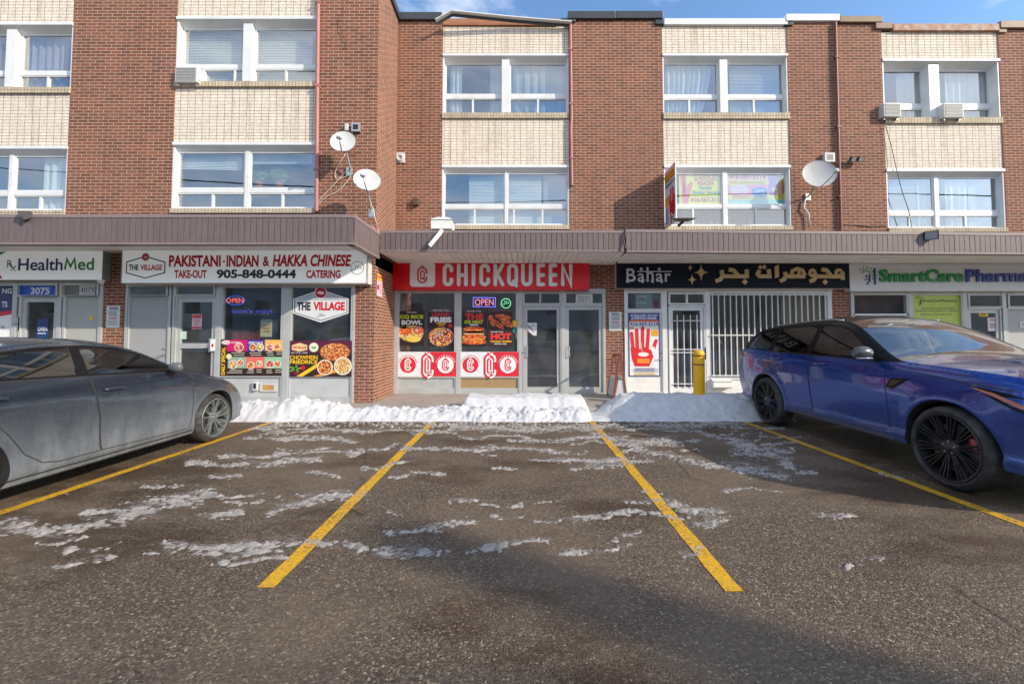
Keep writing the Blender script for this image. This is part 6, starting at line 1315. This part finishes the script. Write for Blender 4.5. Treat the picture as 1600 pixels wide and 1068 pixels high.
SUV = dict(name="sport_utility_car", label="blue sport utility car with black roof and black wheels, reversed in at the right", cat="car", W=.985, wb=2.93, R=.388, archR=.445, sill=.31, rimR=.312, tw=.275, inset=.012, style='multi', flare=.016,
    upper=[(-3.82, .42), (-3.90, .55), (-3.93, .85), (-3.90, 1.10), (-3.84, 1.22), (-3.70, 1.36), (-3.52, 1.515), (-3.36, 1.575), (-3.0, 1.615), (-2.4, 1.655), (-1.9, 1.672), (-1.55, 1.645), (-1.30, 1.555), (-.98, 1.375), (-.68, 1.205), (-.50, 1.165), (-.10, 1.145), (.35, 1.115), (.62, 1.085), (.78, 1.035), (.84, .90), (.86, .62), (.84, .42), (.78, .30)],
    belt=[(-4, 1.23), (-2.9, 1.205), (-1.9, 1.185), (-.65, 1.145), (.9, 1.05)], tab=[(0, .945), (.08, .972), (.16, .955), (.40, .982), (.65, 1.0), (.82, .996), (.93, .972), (1, .942)], lean=.36, lean2=.25, round=.07, rk=.9, noseT=(.15, .98, .17), tailT=(-3.2, -4.05, .13),
    crown=[(-4, .05), (-3.4, .06), (-2.4, .075), (-1.6, .06), (-1.1, .10), (-.6, .07), (0, .06), (.5, .07), (.85, .10)], cowl=-.48,
    regions=[('window#f', [(-.88, 1.215), (-1.10, 1.355), (-1.37, 1.51), (-1.60, 1.585), (-1.885, 1.60), (-1.905, 1.20)]), ('window#r', [(-2.00, 1.205), (-1.985, 1.60), (-2.40, 1.59), (-2.76, 1.57), (-2.83, 1.215)]), ('quarter_window', [(-2.93, 1.222), (-2.87, 1.562), (-3.20, 1.535), (-3.36, 1.49), (-3.56, 1.33), (-3.58, 1.245)]),
             ('window_trim', [(-.52, 1.16), (-.70, 1.25), (-1.0, 1.43), (-1.31, 1.61), (-1.56, 1.69), (-1.9, 1.71), (-2.4, 1.70), (-3.0, 1.66), (-3.36, 1.62), (-3.56, 1.54), (-3.80, 1.28), (-3.70, 1.232), (-2.9, 1.205), (-1.9, 1.186)]),
             ('door#f', [(-.66, 1.145), (-1.9, 1.183), (-1.885, .80), (-1.87, .40), (-.70, .40), (-.645, .46), (-.64, .80)]), ('door#r', [(-1.91, 1.184), (-2.90, 1.203), (-2.84, 1.02), (-2.76, .915), (-2.60, .815), (-2.47, .66), (-2.43, .50), (-2.38, .41), (-2.30, .40), (-1.88, .40), (-1.895, .80)])],
    winparent={'window#f': 'door#f', 'window#r': 'door#r'}, handles={'door#f': (-1.66, 1.075, .22), 'door#r': (-2.64, 1.095, .22)}, ribbons=[([(-.62, 1.105), (-.2, 1.065), (.15, 1.02), (.55, .99)], .007, DARK), ([(-2.36, .335), (-.60, .335)], .05, mat("sill_trim", (.10, .11, .15), .6, var=.2)), ([(-2.38, .86), (-1.6, .84), (-.7, .83)], .004, DARK)][:2],
    mirror=(-.84, 1.175), mirrorband=CHROME, paint=carpaint("blue_metallic_paint", (.002, .045, .29), .20, .55, (.13, .165, .24), .25, .95, .6, 1.0), strip=[('windscreen', -1.50, -.52, 1.1, .90), ('roof', -3.42, -1.50, 1.2, 2), ('pillar', -1.50, -.60, 1.1, 2), ('rear_window', -3.84, -3.42, 1.25, .88)], mats={'windscreen': GLASS_WS, 'rear_window': GLASS_SIDE, 'roof': GLOSSB, 'pillar': GLOSSB, 'mirror': mat("black_mirror", (.06, .065, .07), .2, var=.1, coat=.4), },
    rimmat=mat("black_alloy", (.022, .023, .025), .3, metal=.3, var=.2, dirt=(.10, .10, .10), dscale=8, damt=.5), caliper=mat("red_caliper", (.35, .02, .03), .4), extra=suv_extra, handlemat=mat("blue_handle", (.008, .022, .20), .25, metal=.4, var=.03, coat=1.0), cal=-1)
sv = build_car(SUV); sv.location = (5.045, 4.04, 0); sv.rotation_euler = (0, 0, PI)
# ================================================================ things fixed to the walls and standing about
def aircon(label, x0, x1, y0, y1, Y, out):
    a, b, c, d = opening(x0, y0, x1, y1, Y - out); r = thing("air_conditioner", label, "air conditioner", ((a + c) / 2, Y, b))
    q = MB(); q.box(a, Y - out, b, c, Y + .2, d); q.build("casing", PALE, r, bevel=.012)
    q = MB(); q.box(a + .03, Y - out - .004, b + .03, c - .03, Y - out - .001, d - .03, mat("condenser_fins", (.22, .23, .22), .6, var=.3, vscale=40))
    n = 9
    for i in range(n): z = b + .035 + (d - b - .07) * i / (n - 1); q.box(a + .03, Y - out - .010, z - .004, c - .03, Y - out - .0045, z + .004, PALE)
    q.build("grille", None, r)
    q = MB(); q.box(a + .04, Y - out + .05, b - .05, a + .07, Y, b - .001); q.box(c - .07, Y - out + .05, b - .05, c - .04, Y, b - .001); q.build("bracket", STEEL, r)
aircon("boxy air conditioner in the forward block's top window, beside the tall brick pier", 273, 308, 104, 128, YL + .05, .16)
aircon("left one of two air conditioners in the top right window", 1381, 1408, 160.5, 182, YM + .08, .22); aircon("right one of two air conditioners in the top right window", 1475, 1506, 161, 183, YM + .08, .22)

def dish(label, c, rx, nrm, mount, mast=None, arm=(.0, -.25), m=PALE):
    c = Vector(c); nrm = Vector(nrm).normalized(); u = nrm.cross(Vector((0, 0, 1))).normalized(); v = u.cross(nrm); M3 = Matrix((u, v, nrm)).transposed(); r = thing("satellite_dish", label, "satellite dish", tuple(mount))
    q = MB(); pr = [(rx * t, .16 * rx * t * t) for t in (.001, .2, .4, .6, .8, .93, 1.0)]; q.lathe(pr + [(rx * 1.01, .16 * rx + .006), (rx * .97, .16 * rx - .02), (rx * .5, .02 * rx - .015), (.001, -.02)], 32, c, M3); q.build("reflector", m, r, smooth=50)
    f = c + nrm * rx * 1.05 + v * rx * arm[1] * 1.6 + u * rx * arm[0]; b = c - v * rx * .98 + nrm * .14 * rx
    q = MB(); q.tube([b, (b + f) / 2 - v * .02, f], .013, 8); q.build("feed_arm", STEEL, r, smooth=True)
    q = MB(); q.tube([f - nrm * .05, f + nrm * .05], [.028, .036], 10); q.box(f.x - .05, f.y - .02, f.z - .025, f.x + .05, f.y + .03, f.z + .025); q.build("feed_horn", PALE, r)
    q = MB(); k = c - nrm * .03; p = [k, k - nrm * .10 - v * .05] + [Vector(t) for t in (mast or [])] + [Vector(mount)]; q.tube(p, .019, 8); mt = Vector(mount); q.box(mt.x - .06, mt.y - .02, mt.z - .08, mt.x + .06, mt.y + .02, mt.z + .08); q.build("mast", STEEL, r, smooth=40); return r
p = P(537, 223, YL - .36); dish("upper of two pale dishes on the tall brick pier, hanging high on the wall", p, .245, (.10, -1, .30), P(546, 268, YL - .02), [P(543, 245, YL - .2), P(547, 262, YL - .12)])
p = P(574, 283, YL - .55); dish("lower of two pale dishes, standing by the corner of the forward canopy", p, .25, (.30, -1, .35), P(581, 333, YL - .25), [P(575, 302, YL - .40), P(579, 318, YL - .3)], (.25, -.2))
p = P(1279, 273, YM - .45); dish("large grey dish beside the dark red downpipe, right of the yellow poster window", p, .345, (-.25, -1, .25), P(1262, 308, YM - .02), [P(1268, 300, YM - .2)], (-.55, -.3), mat("grey_dish", (.47, .47, .46), .5, var=.08))
q = MB(); q.tube([P(1258, 312, YM - .05), P(1256, 325, YM - .06), P(1263, 333, YM - .06), P(1265, 354, YM - .06)], .02, 8); setp(q.build("bent_pipe", PALE, None, smooth=True, loc=P(1262, 340, YM)), "bent pale pipe below the large grey dish", "pipe")
p = P(1064, 351, YFM + .5); q = MB(); M3 = Matrix.Rotation(math.radians(14), 3, 'X') @ Matrix.Rotation(.5, 3, 'Z'); q.lathe([(.001, 0), (.1, .01), (.2, .04), (.27, .075), (.275, .08), (.2, .05), (.001, .012)], 28, p + Vector((.1, .15, .10)), M3)
r = thing("satellite_dish", "fallen grey dish lying on the canopy roof below the hanging palm sign", "satellite dish", p); q.build("reflector", mat("grey_dish", (.47, .47, .46), .5, var=.08), r, smooth=50); MB().tube([p + Vector((-.05, 0, -.02)), p + Vector((.1, .15, .1))], .03, 8).build("mast", BLACK, r)

def wallbox(name, label, cat, x0, y0, x1, y1, Y, out, m, hole=None, bev=.01):
    a, b, c, d = opening(x0, y0, x1, y1, Y); q = MB(); q.box(a, Y - out, b, c, Y - .001, d, m)
    if hole: q.box(a + (c - a) * .18, Y - out - .002, b + (d - b) * .2, c - (c - a) * .18, Y - out - .0005, d - (d - b) * .18, hole)
    return setp(q.build(name, None, None, loc=((a + c) / 2, Y, b), bevel=bev), label, cat)
wallbox("wall_vent", "square metal vent with a dark mouth above the upper small dish", "wall vent", 551, 194.5, 564, 207.5, YL - .012, .07, STEEL, DARK); wallbox("junction_box", "tiny pale box beside the square vent", "junction box", 540, 195, 545.5, 206, YL - .012, .06, PALE)
r = wallbox("wall_vent", "pale round-mouthed dryer vent on the recessed brick pier by the inner corner", "wall vent", 617.5, 239, 633, 255, YM, .03, PALE)
q = MB(); c = P(625.5, 247, YM - .03); q.lathe([(.075, 0), (.085, .05), (.06, .055), (.05, .02), (.0, .02)], 18, c, Matrix.Rotation(PI / 2, 3, 'X')); o = q.build("hood", PALE, r, smooth=40)
wallbox("junction_box", "pale louvred box behind the top of the large grey dish", "junction box", 1285, 241, 1300.5, 255, YM, .09, PALE, mat("condenser_fins", (.22, .23, .22), .6))
wallbox("wall_tap", "small dark tap on the recessed brick pier above the lower canopy", "tap", 646, 311.5, 655, 322, YM, .10, mat("old_brass", (.12, .09, .06), .5, metal=.5))
def flood(label, px, py, Y, n=1, tilt=(.3, -.8, -.55), s=.13, z=None):
    p = P(px, py, Y); r = thing("floodlight", label, "floodlight", p); d = Vector(tilt).normalized()
    for i in range(n):
        c = p + Vector((i * s * 1.5, -.06, 0)); u = d.cross(Vector((0, 0, 1))).normalized(); v = u.cross(d); q = MB(); f = lambda a_, b_, h: c + u * a_ + v * b_ + d * h
        q.add([f(-s * .35, -s * .3, -s * .5), f(s * .35, -s * .3, -s * .5), f(s * .35, s * .3, -s * .5), f(-s * .35, s * .3, -s * .5), f(-s * .6, -s * .5, s * .4), f(s * .6, -s * .5, s * .4), f(s * .6, s * .5, s * .4), f(-s * .6, s * .5, s * .4)], [(0, 1, 2, 3), (0, 1, 5, 4), (1, 2, 6, 5), (2, 3, 7, 6), (3, 0, 4, 7), (4, 5, 6, 7)])
        q.build("lamp_housing", BLACK, r); q = MB(); q.add([f(-s * .5, -s * .42, s * .405), f(s * .5, -s * .42, s * .405), f(s * .5, s * .42, s * .405), f(-s * .5, s * .42, s * .405)], [(0, 1, 2, 3)]); q.build("lens", mat("lamp_lens", (.35, .36, .36), .15, var=0), r)
    q = MB(); q.bar(p + Vector((0, .05, 0)), p + Vector(((n - 1) * s * 1.5, -.04, 0)), .03, .03); q.build("bracket", STEEL, r)
flood("twin black floodlights on the brick pier right of the dark red downpipe", 1329, 250, YM - .06, 2, (0.1, -.8, -.5), .115)
flood("black floodlight on top of the forward canopy, above the health shop sign", 47, 338, YFL + .02, 1, (-.5, -.7, -.45), .16); flood("black floodlight on the canopy edge above the pharmacy sign", 1450, 368, YFM - .02, 1, (-.6, -.7, -.3), .18)
def dome(name, label, px, py, Y, rr_, m=WHITE_AL):
    p = P(px, py, Y); q = MB(); q.lathe([(rr_ * 1.1, .03), (rr_ * 1.1, 0), (rr_, -.005), (rr_ * .85, -rr_ * .55), (rr_ * .45, -rr_ * .9), (.001, -rr_)], 18, p, m=m); q.lathe([(rr_ * .5, -rr_ * .88), (.001, -rr_ * 1.02)], 12, p, m=BLACK); setp(q.build(name, None, None, smooth=50, loc=p), label, "security camera")
dome("security_camera", "white dome camera under the right end of the health shop sign", 158, 439.5, YL - .25, .055); dome("security_camera", "white dome camera at the top left corner of the pharmacy sign", 1341, 408.5, YM - .32, .06); dome("security_camera", "small dark dome camera under the soffit above the pharmacy sign", 1365.5, 400.5, 9.2, .035, BLACK)
dome("security_camera", "white spot camera under the soffit between the red and navy signs", 946.5, 411, YM - .3, .045); dome("security_camera", "tiny dark camera under the forward soffit left of the takeaway sign", 130, 381, 7.8, .02, BLACK)
wallbox("control_box", "pale control box on the brick pier between the health shop and takeaway signs", "control box", 164, 409, 169.5, 426, YL - .012, .09, PALE)
# white gutter outlet on the lower canopy
r = thing("gutter_outlet", "white box outlet with slanting spout on the lower canopy edge", "gutter outlet", P(692, 356, YFM)); a, b, c, d = opening(675, 341, 707, 359, YFM + .12)
q = MB(); q.box(a, YFM + .02, b, c, YFM + .4, d - .05); q.add([(a - .02, YFM, d - .05), (c + .02, YFM, d - .05), (c + .02, YFM + .42, d - .05), (a - .02, YFM + .42, d - .05), (a + .1, YFM + .1, d + .02), (c - .1, YFM + .1, d + .02), (c - .1, YFM + .3, d + .02), (a + .1, YFM + .3, d + .02)], [(0, 1, 5, 4), (1, 2, 6, 5), (2, 3, 7, 6), (3, 0, 4, 7), (4, 5, 6, 7), (0, 3, 2, 1)]); q.build("box", WHITE_PAINT, r)
q = MB(); q.tube([P(690, 360, YFM - .04), P(686, 366, YFM - .10), P(671, 384, YFM - .12)], .045, 10); q.build("spout", WHITE_PAINT, r, smooth=40)
# cables
def cable(label, pts, rr_, m, name="cable"):
    q = MB(); v = [Vector(p) for p in pts]; o = []
    for i in range(len(v) - 1):
        a, b, c, d = v[max(i - 1, 0)], v[i], v[i + 1], v[min(i + 2, len(v) - 1)]
        for t in (0, .25, .5, .75): o.append(.5 * ((2 * b) + (c - a) * t + (2 * a - 5 * b + 4 * c - d) * t * t + (3 * b - a - 3 * c + d) * t ** 3))
    o.append(v[-1]); q.tube(o, rr_, 6, m); setp(q.build(name, None, None, smooth=True, loc=v[0]), label, "cable")
yw = YL - .03
CABW = mat("cream_cable", (.62, .58, .50), .6, var=.1)
cable("pale cable looping from the upper small dish down towards the pink pipe", [P(540, 240, yw - .1), P(524, 268, yw), P(528, 280, yw), P(548, 274, yw), P(530, 297, yw), P(508, 309, yw), P(489, 328, yw)], .0075, CABW); cable("second pale cable running down left from the upper small dish", [P(546, 262, yw), P(520, 290, yw), P(503, 308, yw), P(488, 327, yw)], .0065, CABW)
cable("pale cable dropping from the lower small dish over the canopy corner", [P(582, 322, 8.3), P(587, 345, 8.2), P(591, 358, YFM - .06), P(591, 380, YFM - .06), P(590, 392, YFM - .03)], .009, CABW)
cable("black cable drooping over the canopy break between the red and navy signs", [P(979, 356, YFM + .05), P(977, 362, YFM - .05), P(975, 378, YFM - .05), P(978, 392, YFM - .05), P(970, 400, 9.0), P(964, 408, 9.6), P(963, 414, YM - .23)], .018, BLACK)
cable("thin black cable hanging across the cream panel near the right end", [P(1384, 197, YM - .01), P(1393, 230, YM - .03), P(1402, 270, YM - .06), P(1410, 300, YM - .06), P(1420, 330, YM - .05), P(1424, 356, YM - .02)], .008, BLACK); cable("thin black cable stapled along the brick under the large dish", [P(1316, 351, YM - .012), P(1340, 352, YM - .012), P(1362, 354, YM - .012), P(1386, 353, YM - .012)], .008, BLACK)
cable("thin dark wire stain-like loop high on the tall brick pier", [P(530, 25, yw), P(531, 45, yw), P(537, 60, yw), P(541, 64, yw), P(539, 76, yw)], .005, BLACK)
q = MB(); q.bar(Vector((XC + .05, YL - .4, 3.60)), Vector((XC + .05, YM - .5, 3.60)), .05, .09); q.build("base_flashing", PINK_PIPE, left)
# bollards
YP = mat("yellow_bollard_plastic", (.92, .48, .006), .4, var=.08, dirt=(.4, .25, .03), dscale=4, damt=.4)
def bollard(label, px, ptop, Y, rr_=.098):
    p = P(px, ptop, Y); r = thing("bollard", label, "bollard", (p.x, Y, 0), "yellow bollards"); z = p.z
    q = MB(); q.lathe([(rr_, 0), (rr_, z - .06), (rr_ * .93, z - .025), (rr_ * .7, z - .004), (.001, z)], 28, (p.x, Y, 0)); q.build("sleeve", YP, r, smooth=40)
    for dz in (.10, .265): q = MB(); q.lathe([(rr_ + .001, z - dz - .012), (rr_ + .003, z - dz - .012), (rr_ + .003, z - dz + .012), (rr_ + .001, z - dz + .012)], 28, (p.x, Y, 0)); q.build("band", mat("dark_red_band", (.20, .05, .02), .5), r)
bollard("yellow bollard standing in front of the barred jeweller door", 1091.5, 547, 7.98, .103); bollard("yellow bollard half hidden behind the rear of the blue car", 1172, 546, 8.0, .103)
# folding sandwich board, seen edge-on
r = thing("sandwich_board", "red-brown folding sandwich board seen edge-on, left of the white poster door", "sandwich board", (P(966, 625, 9.3).x, 9.3, GZ)); top = P(966, 553, 9.3); BR = mat("red_brown_wood", (.20, .06, .045), .6, var=.2)
xl, xr = RX(956.5, 620, 9.2), RX(976, 620, 9.3)
for s, xx in ((-1, xl), (1, xr)):
    q = MB()
    for y in (9.12, 9.68): q.bar((top.x + s * .012, y, top.z), (xx, y, GZ + .002), .035, .03)
    q.bar((top.x + s * .012, 9.135, top.z - .02), (top.x + s * .012, 9.665, top.z - .02), .03, .03); q.build("frame", BR, r)
    q = MB(); a = Vector((top.x + s * .012, 0, top.z)); b = Vector((xx, 0, GZ)); c, d = a.lerp(b, .52), a.lerp(b, .94)
    q.add([(c.x + s * .012 * t, y, c.z) for t in (-1, 1) for y in (9.14, 9.66)] + [(d.x + s * .012 * t, y, d.z) for t in (-1, 1) for y in (9.14, 9.66)], [(0, 1, 5, 4), (2, 3, 7, 6), (0, 2, 6, 4), (1, 3, 7, 5), (0, 1, 3, 2), (4, 5, 7, 6)]); q.build("board", PALE, r)
q = MB(); q.add([(xl + .05, 9.125, GZ + .02), (xr - .03, 9.125, GZ + .02), (xr - .06, 9.125, GZ + .40), (xl + .12, 9.125, GZ + .40)], [(0, 1, 2, 3)]); q.v += [(x, y + .012, z) for x, y, z in q.v]; q.f += [(4, 5, 6, 7), (0, 1, 5, 4), (1, 2, 6, 5), (2, 3, 7, 6), (3, 0, 4, 7)]; q.m = [0] * 6; q.build("end_panel", PALE, r)
# box on the jeweller's bulkhead, vents on the takeaway bulkhead
r = thing("mail_box", "white letter box with sloping lid fixed below the barred window", "letter box", P(1130, 607, YM - .02)); a, b, c, d = opening(1114.5, 591, 1144, 606.5, YM - .16); q = MB()
q.prism([(YM - .02, b), (YM - .02, d), (YM - .17, d - .06), (YM - .19, b + .03), (YM - .14, b)], lambda u, v, t: (t, u, v), a, c); q.build("box", WHITE_PAINT, r); MB().box(a - .008, YM - .195, d - .075, c + .008, YM - .172, d - .058).build("lid_edge", WHITE_AL, r)
wallbox("bulkhead_vent", "amber double vent grille low on the takeaway front", "vent", 407, 598.5, 433.5, 611.5, YL - .004, .02, PALE, mat("amber_grille", (.50, .28, .08), .6, var=.3, vscale=30)); wallbox("junction_box", "tiny pale box with cap beside the amber vent grille", "junction box", 397.5, 596, 404, 609, YL - .004, .06, PALE, BLACK)
# ================================================================ curtains, blinds and plants behind the apartment windows
def clothm(name, c, tr=.25):
    m = mat(name, c, .9, var=.06); n, l = m.node_tree.nodes, m.node_tree.links; t = n.new("ShaderNodeBsdfTranslucent"); t.inputs[0].default_value = (*c, 1); x = n.new("ShaderNodeMixShader"); x.inputs[0].default_value = tr
    l.new(n["Principled BSDF"].outputs[0], x.inputs[1]); l.new(t.outputs[0], x.inputs[2]); l.new(x.outputs[0], n["Material Output"].inputs[0]); return m
SHEER, LILAC, BLINDW, GREYC = clothm("white_sheer", (.72, .76, .76)), clothm("lilac_cloth", (.48, .42, .50)), clothm("white_blind_slats", (.74, .75, .72), .1), clothm("grey_roller", (.42, .45, .48), .1)
def curtain(label, x0, x1, y0, y1, Y, m, x0b=None, x1b=None, fold=.16, amp=.03):
    zt_, zb_ = RZ((x0 + x1) / 2, y0, Y), RZ((x0 + x1) / 2, y1, Y); py = (y0 + y1) / 2; a, b = RX(x0, py, Y), RX(x1, py, Y); a2, b2 = (RX(x0b, py, Y) if x0b is not None else a), (RX(x1b, py, Y) if x1b is not None else b)
    n = max(10, int((b - a) / fold * 10)); R_ = 8; q = MB(); ph = random.random() * 6
    for j in range(R_ + 1):
        t = j / R_; xa, xb = a + (a2 - a) * t * t, b + (b2 - b) * t * t
        for i in range(n + 1): s = i / n; k = s * (b - a) / fold * 2 * PI; q.v.append((xa + (xb - xa) * s, Y + amp * math.sin(k + ph + .5 * math.sin(k * .37)) * (.6 + .4 * t) + .01 * math.sin(k * 2.3), zt_ + (zb_ - zt_) * t))
    q.f = [(j * (n + 1) + i, j * (n + 1) + i + 1, (j + 1) * (n + 1) + i + 1, (j + 1) * (n + 1) + i) for j in range(R_) for i in range(n)]; q.m = [0] * len(q.f)
    setp(q.build("curtain", m, None, smooth=True, loc=(a, Y, zb_)), label, "curtain")
def blind(label, x0, x1, y0, y1, Y, m=BLINDW, sag=0.0):
    a, b, c, d = opening(x0, y0, x1, y1, Y); q = MB(); n = max(6, int((d - b) / .035))
    for i in range(n): z = b + (d - b) * (i + .5) / n; e = sag * (1 - (i + .5) / n); q.add([(a, Y - .004, z - .019 + e), (c, Y - .004, z - .019), (c, Y + .012, z + .017), (a, Y + .012, z + .017 + e)], [(0, 1, 2, 3)])
    q.box(a, Y - .02, d - .03, c, Y + .02, d); setp(q.build("window_blind", m, None, loc=(a, Y, b)), label, "blind")
ya, yb = B4[0] + .13, B4[2] + .13
blind("white slatted blind filling the left half of the window above the air conditioner", 284, 377, 36, 126, ya); blind("white slatted blind in the right half of the forward block's top window", 394, 488, 36, 126, ya)
blind("half drawn white blind in the left half of the window above the takeaway sign", 280, 378, 233, 266, yb, sag=.03); blind("half drawn white blind over leafy houseplants above the takeaway sign", 386, 488, 233, 256, yb)
yc, yd = B5[0] + .13, B5[2] + .13
curtain("lilac curtain behind the top window at the left edge", 44, 106, 50, 135, yc, LILAC); curtain("lilac curtain left of the thick mullion, top window at the left edge", -60, 4, 50, 135, yc, LILAC); curtain("white sheer curtain in the lower window at the left edge", 70, 101, 240, 327, yd, SHEER)
ye, yf_ = B1[0] + .13, B1[2] + .13
curtain("narrow white curtain gathered at the left of the window below the torn flashing", 704, 722, 95, 176, ye, SHEER, fold=.10); curtain("narrow pale curtain beside the mullion below the torn flashing", 766, 783, 95, 176, ye, SHEER, fold=.1); curtain("sheer curtain spread across the right half below the torn flashing", 798, 882, 95, 176, ye, clothm("blue_grey_sheer", (.34, .42, .48)), fold=.22)
blind("white blind with a slanted left edge in the window above the red sign", 733, 786, 265, 352, yf_, sag=-.02); blind("wide white blind right of the mullion above the red sign", 794, 846, 265, 352, yf_); blind("grey roller shade at the right end of the window above the red sign", 849, 884, 265, 352, yf_, GREYC)
yg_, yh = B2[0] + .13, B2[2] + .26
curtain("white curtain swept aside in the window above the yellow posters", 1040, 1112, 95, 176, yg_, SHEER, x1b=1096, fold=.13, amp=.04); blind("grey shade in the right half of the window above the yellow posters", 1140, 1226, 95, 176, yg_, GREYC); curtain("stained beige curtain behind the lower panes under the yellow posters", 1066, 1228, 322, 353, yh, clothm("beige_cloth", (.40, .36, .29)))
curtain("beige vertical blind behind the right half of the barred jeweller window", 1222, 1290, 462, 586, YM + .14, clothm("beige_blind", (.42, .36, .26), .1), fold=.09, amp=.02)
yi, yj = B3[0] + .13, B3[2] + .13
curtain("white curtain behind the left air conditioner, top right window", 1400, 1450, 108, 184, yi, SHEER); curtain("white curtain behind the right air conditioner, top right window", 1476, 1540, 108, 184, yi, SHEER); blind("pale shade behind the left pane above the pharmacy sign", 1390, 1432, 272, 356, yj, GREYC); curtain("white curtain mid left above the pharmacy sign", 1432, 1465, 272, 356, yj, SHEER); curtain("white curtain right of the mullion above the pharmacy sign", 1476, 1512, 272, 356, yj, SHEER); blind("grey shade at the far right pane above the pharmacy sign", 1513, 1556, 272, 356, yj, GREYC)
def houseplant(label, px, py, Y, h, n, seed):
    rr_ = random.Random(seed); p = P(px, py, Y); r = thing("houseplant", label, "houseplant", p); q = MB(); q.lathe([(.07, 0), (.09, .12), (.08, .12), (.001, .11)], 14, p); q.build("pot", mat("terracotta", (.30, .12, .07), .8), r, smooth=40); q = MB()
    for i in range(n):
        a = rr_.uniform(0, 2 * PI); l_ = rr_.uniform(.25, 1) * h; t = p + Vector((math.cos(a) * rr_.uniform(.02, .17), math.sin(a) * rr_.uniform(0, .07), .1 + l_)); u = Vector((rr_.uniform(-1, 1), rr_.uniform(-.5, .5), rr_.uniform(-.6, .8))).normalized() * rr_.uniform(.04, .09); v = u.cross(Vector((0, 1, 0))).normalized() * u.length * .45; q.add([t - u, t + v, t + u, t - v], [(0, 1, 2, 3)])
        if i % 4 == 0: q.tube([p + Vector((0, 0, .1)), t], .005, 4)
    q.build("foliage", mat("houseplant_leaf", (.07, .19, .04), .5, var=.4, vscale=9), r)
houseplant("left leafy houseplant on the sill above the takeaway sign", 404, 293, YL + .32, .22, 60, 1); houseplant("right leafy houseplant on the sill above the takeaway sign", 436, 293, YL + .32, .28, 70, 2)
# ================================================================ across the street: houses and wires seen only as reflections, and an added shadow-casting pole
def house(label, x, y, wd, dp, h, rh, wm, rm):
    r = thing("house", label, "house", (x, y, 0)); q = MB(); q.box(x - wd / 2, y - dp, 0, x + wd / 2, y, h); q.prism([(x - wd / 2, h), (x + wd / 2, h), (x, h + rh)], lambda u, v, d: (u, d, v), y - dp, y); q.build("wall", wm, r)
    q = MB()
    for s in (-1, 1): q.add([(x + s * (wd / 2 + .4), yy, h - .25 + dz) for yy in (y - dp - .3, y + .3) for dz in (0, .18)] + [(x, yy, h + rh + .02 + dz) for yy in (y - dp - .3, y + .3) for dz in (0, .18)], [(0, 2, 6, 4), (1, 5, 7, 3), (0, 1, 3, 2), (0, 4, 5, 1), (2, 3, 7, 6)])
    q.build("roof", rm, r)
    for xx in (-.28, .28):
        for zz in (1.0, 3.7):
            if zz + 1.3 < h: MB().box(x + xx * wd - .7, y, zz, x + xx * wd + .7, y + .04, zz + 1.3, GLOSSB).box(x + xx * wd - .8, y, zz - .08, x + xx * wd + .8, y + .07, zz - .001, WHITE_PAINT).build("window", None, r)
    MB().box(x - .5, y, 0, x + .5, y + .05, 2.1).build("door", mat("dark_door", (.10, .05, .04), .5), r)
RF = mat("grey_shingles", (.10, .095, .09), .9, var=.2, vscale=8)
for lb, x, h, c in (("brown house, first of the row across the street seen in the shop glass", -50, 5.6, (.20, .12, .09)), ("white stucco house, second of the row across the street", -36, 5.2, (.60, .59, .56)), ("slate blue house, third of the row across the street", -21.6, 5.9, (.22, .27, .33)), ("pale beige house, fourth of the row across the street", -7.2, 5.3, (.50, .46, .40)),
                   ("mid grey house, fifth of the row across the street", 7.2, 5.7, (.36, .37, .38)), ("tan house, sixth of the row across the street", 21.6, 5.3, (.40, .31, .23)), ("dark red house, seventh of the row across the street", 36, 5.8, (.24, .09, .07)), ("cream house, last of the row across the street", 50, 5.4, (.58, .53, .44))): house(lb, x, -24, 13.4, 9, h + 1.9, 2.6, mat("house_paint_%d" % (x + 60), c, .85, var=.12), RF)
q = MB(); r = thing("added_shadow_pole", "wooden utility pole across the lot whose shadow crosses the asphalt", "utility pole", (21.9, -9.9, 0)); q.tube([(21.9, -9.9, 0), (21.9, -9.9, 13)], [.34, .26], 14); q.build("pole", mat("pole_wood", (.16, .12, .09), .9, var=.2), r, smooth=40)  # added out of view to cast the dark band over the lot
MB().box(20.7, -10.3, 11.8, 23.1, -10.18, 11.95).build("crossarm", mat("pole_wood", (.16, .12, .09), .9), r)
for k, (x, z) in enumerate(((20.8, 12.05), (21.6, 12.05), (23.0, 12.05))): cable("overhead wire %s, mirrored in the upper windows" % ("nearest the street", "second from the street", "farthest right on the crossarm")[k], [(x - 60, -10.2 - k * .3, z + 1), (x - 30, -10.2, z - .8), (x, -10.25, z), (x + 30, -10.2, z - .8)], .02, BLACK, "overhead_wire")
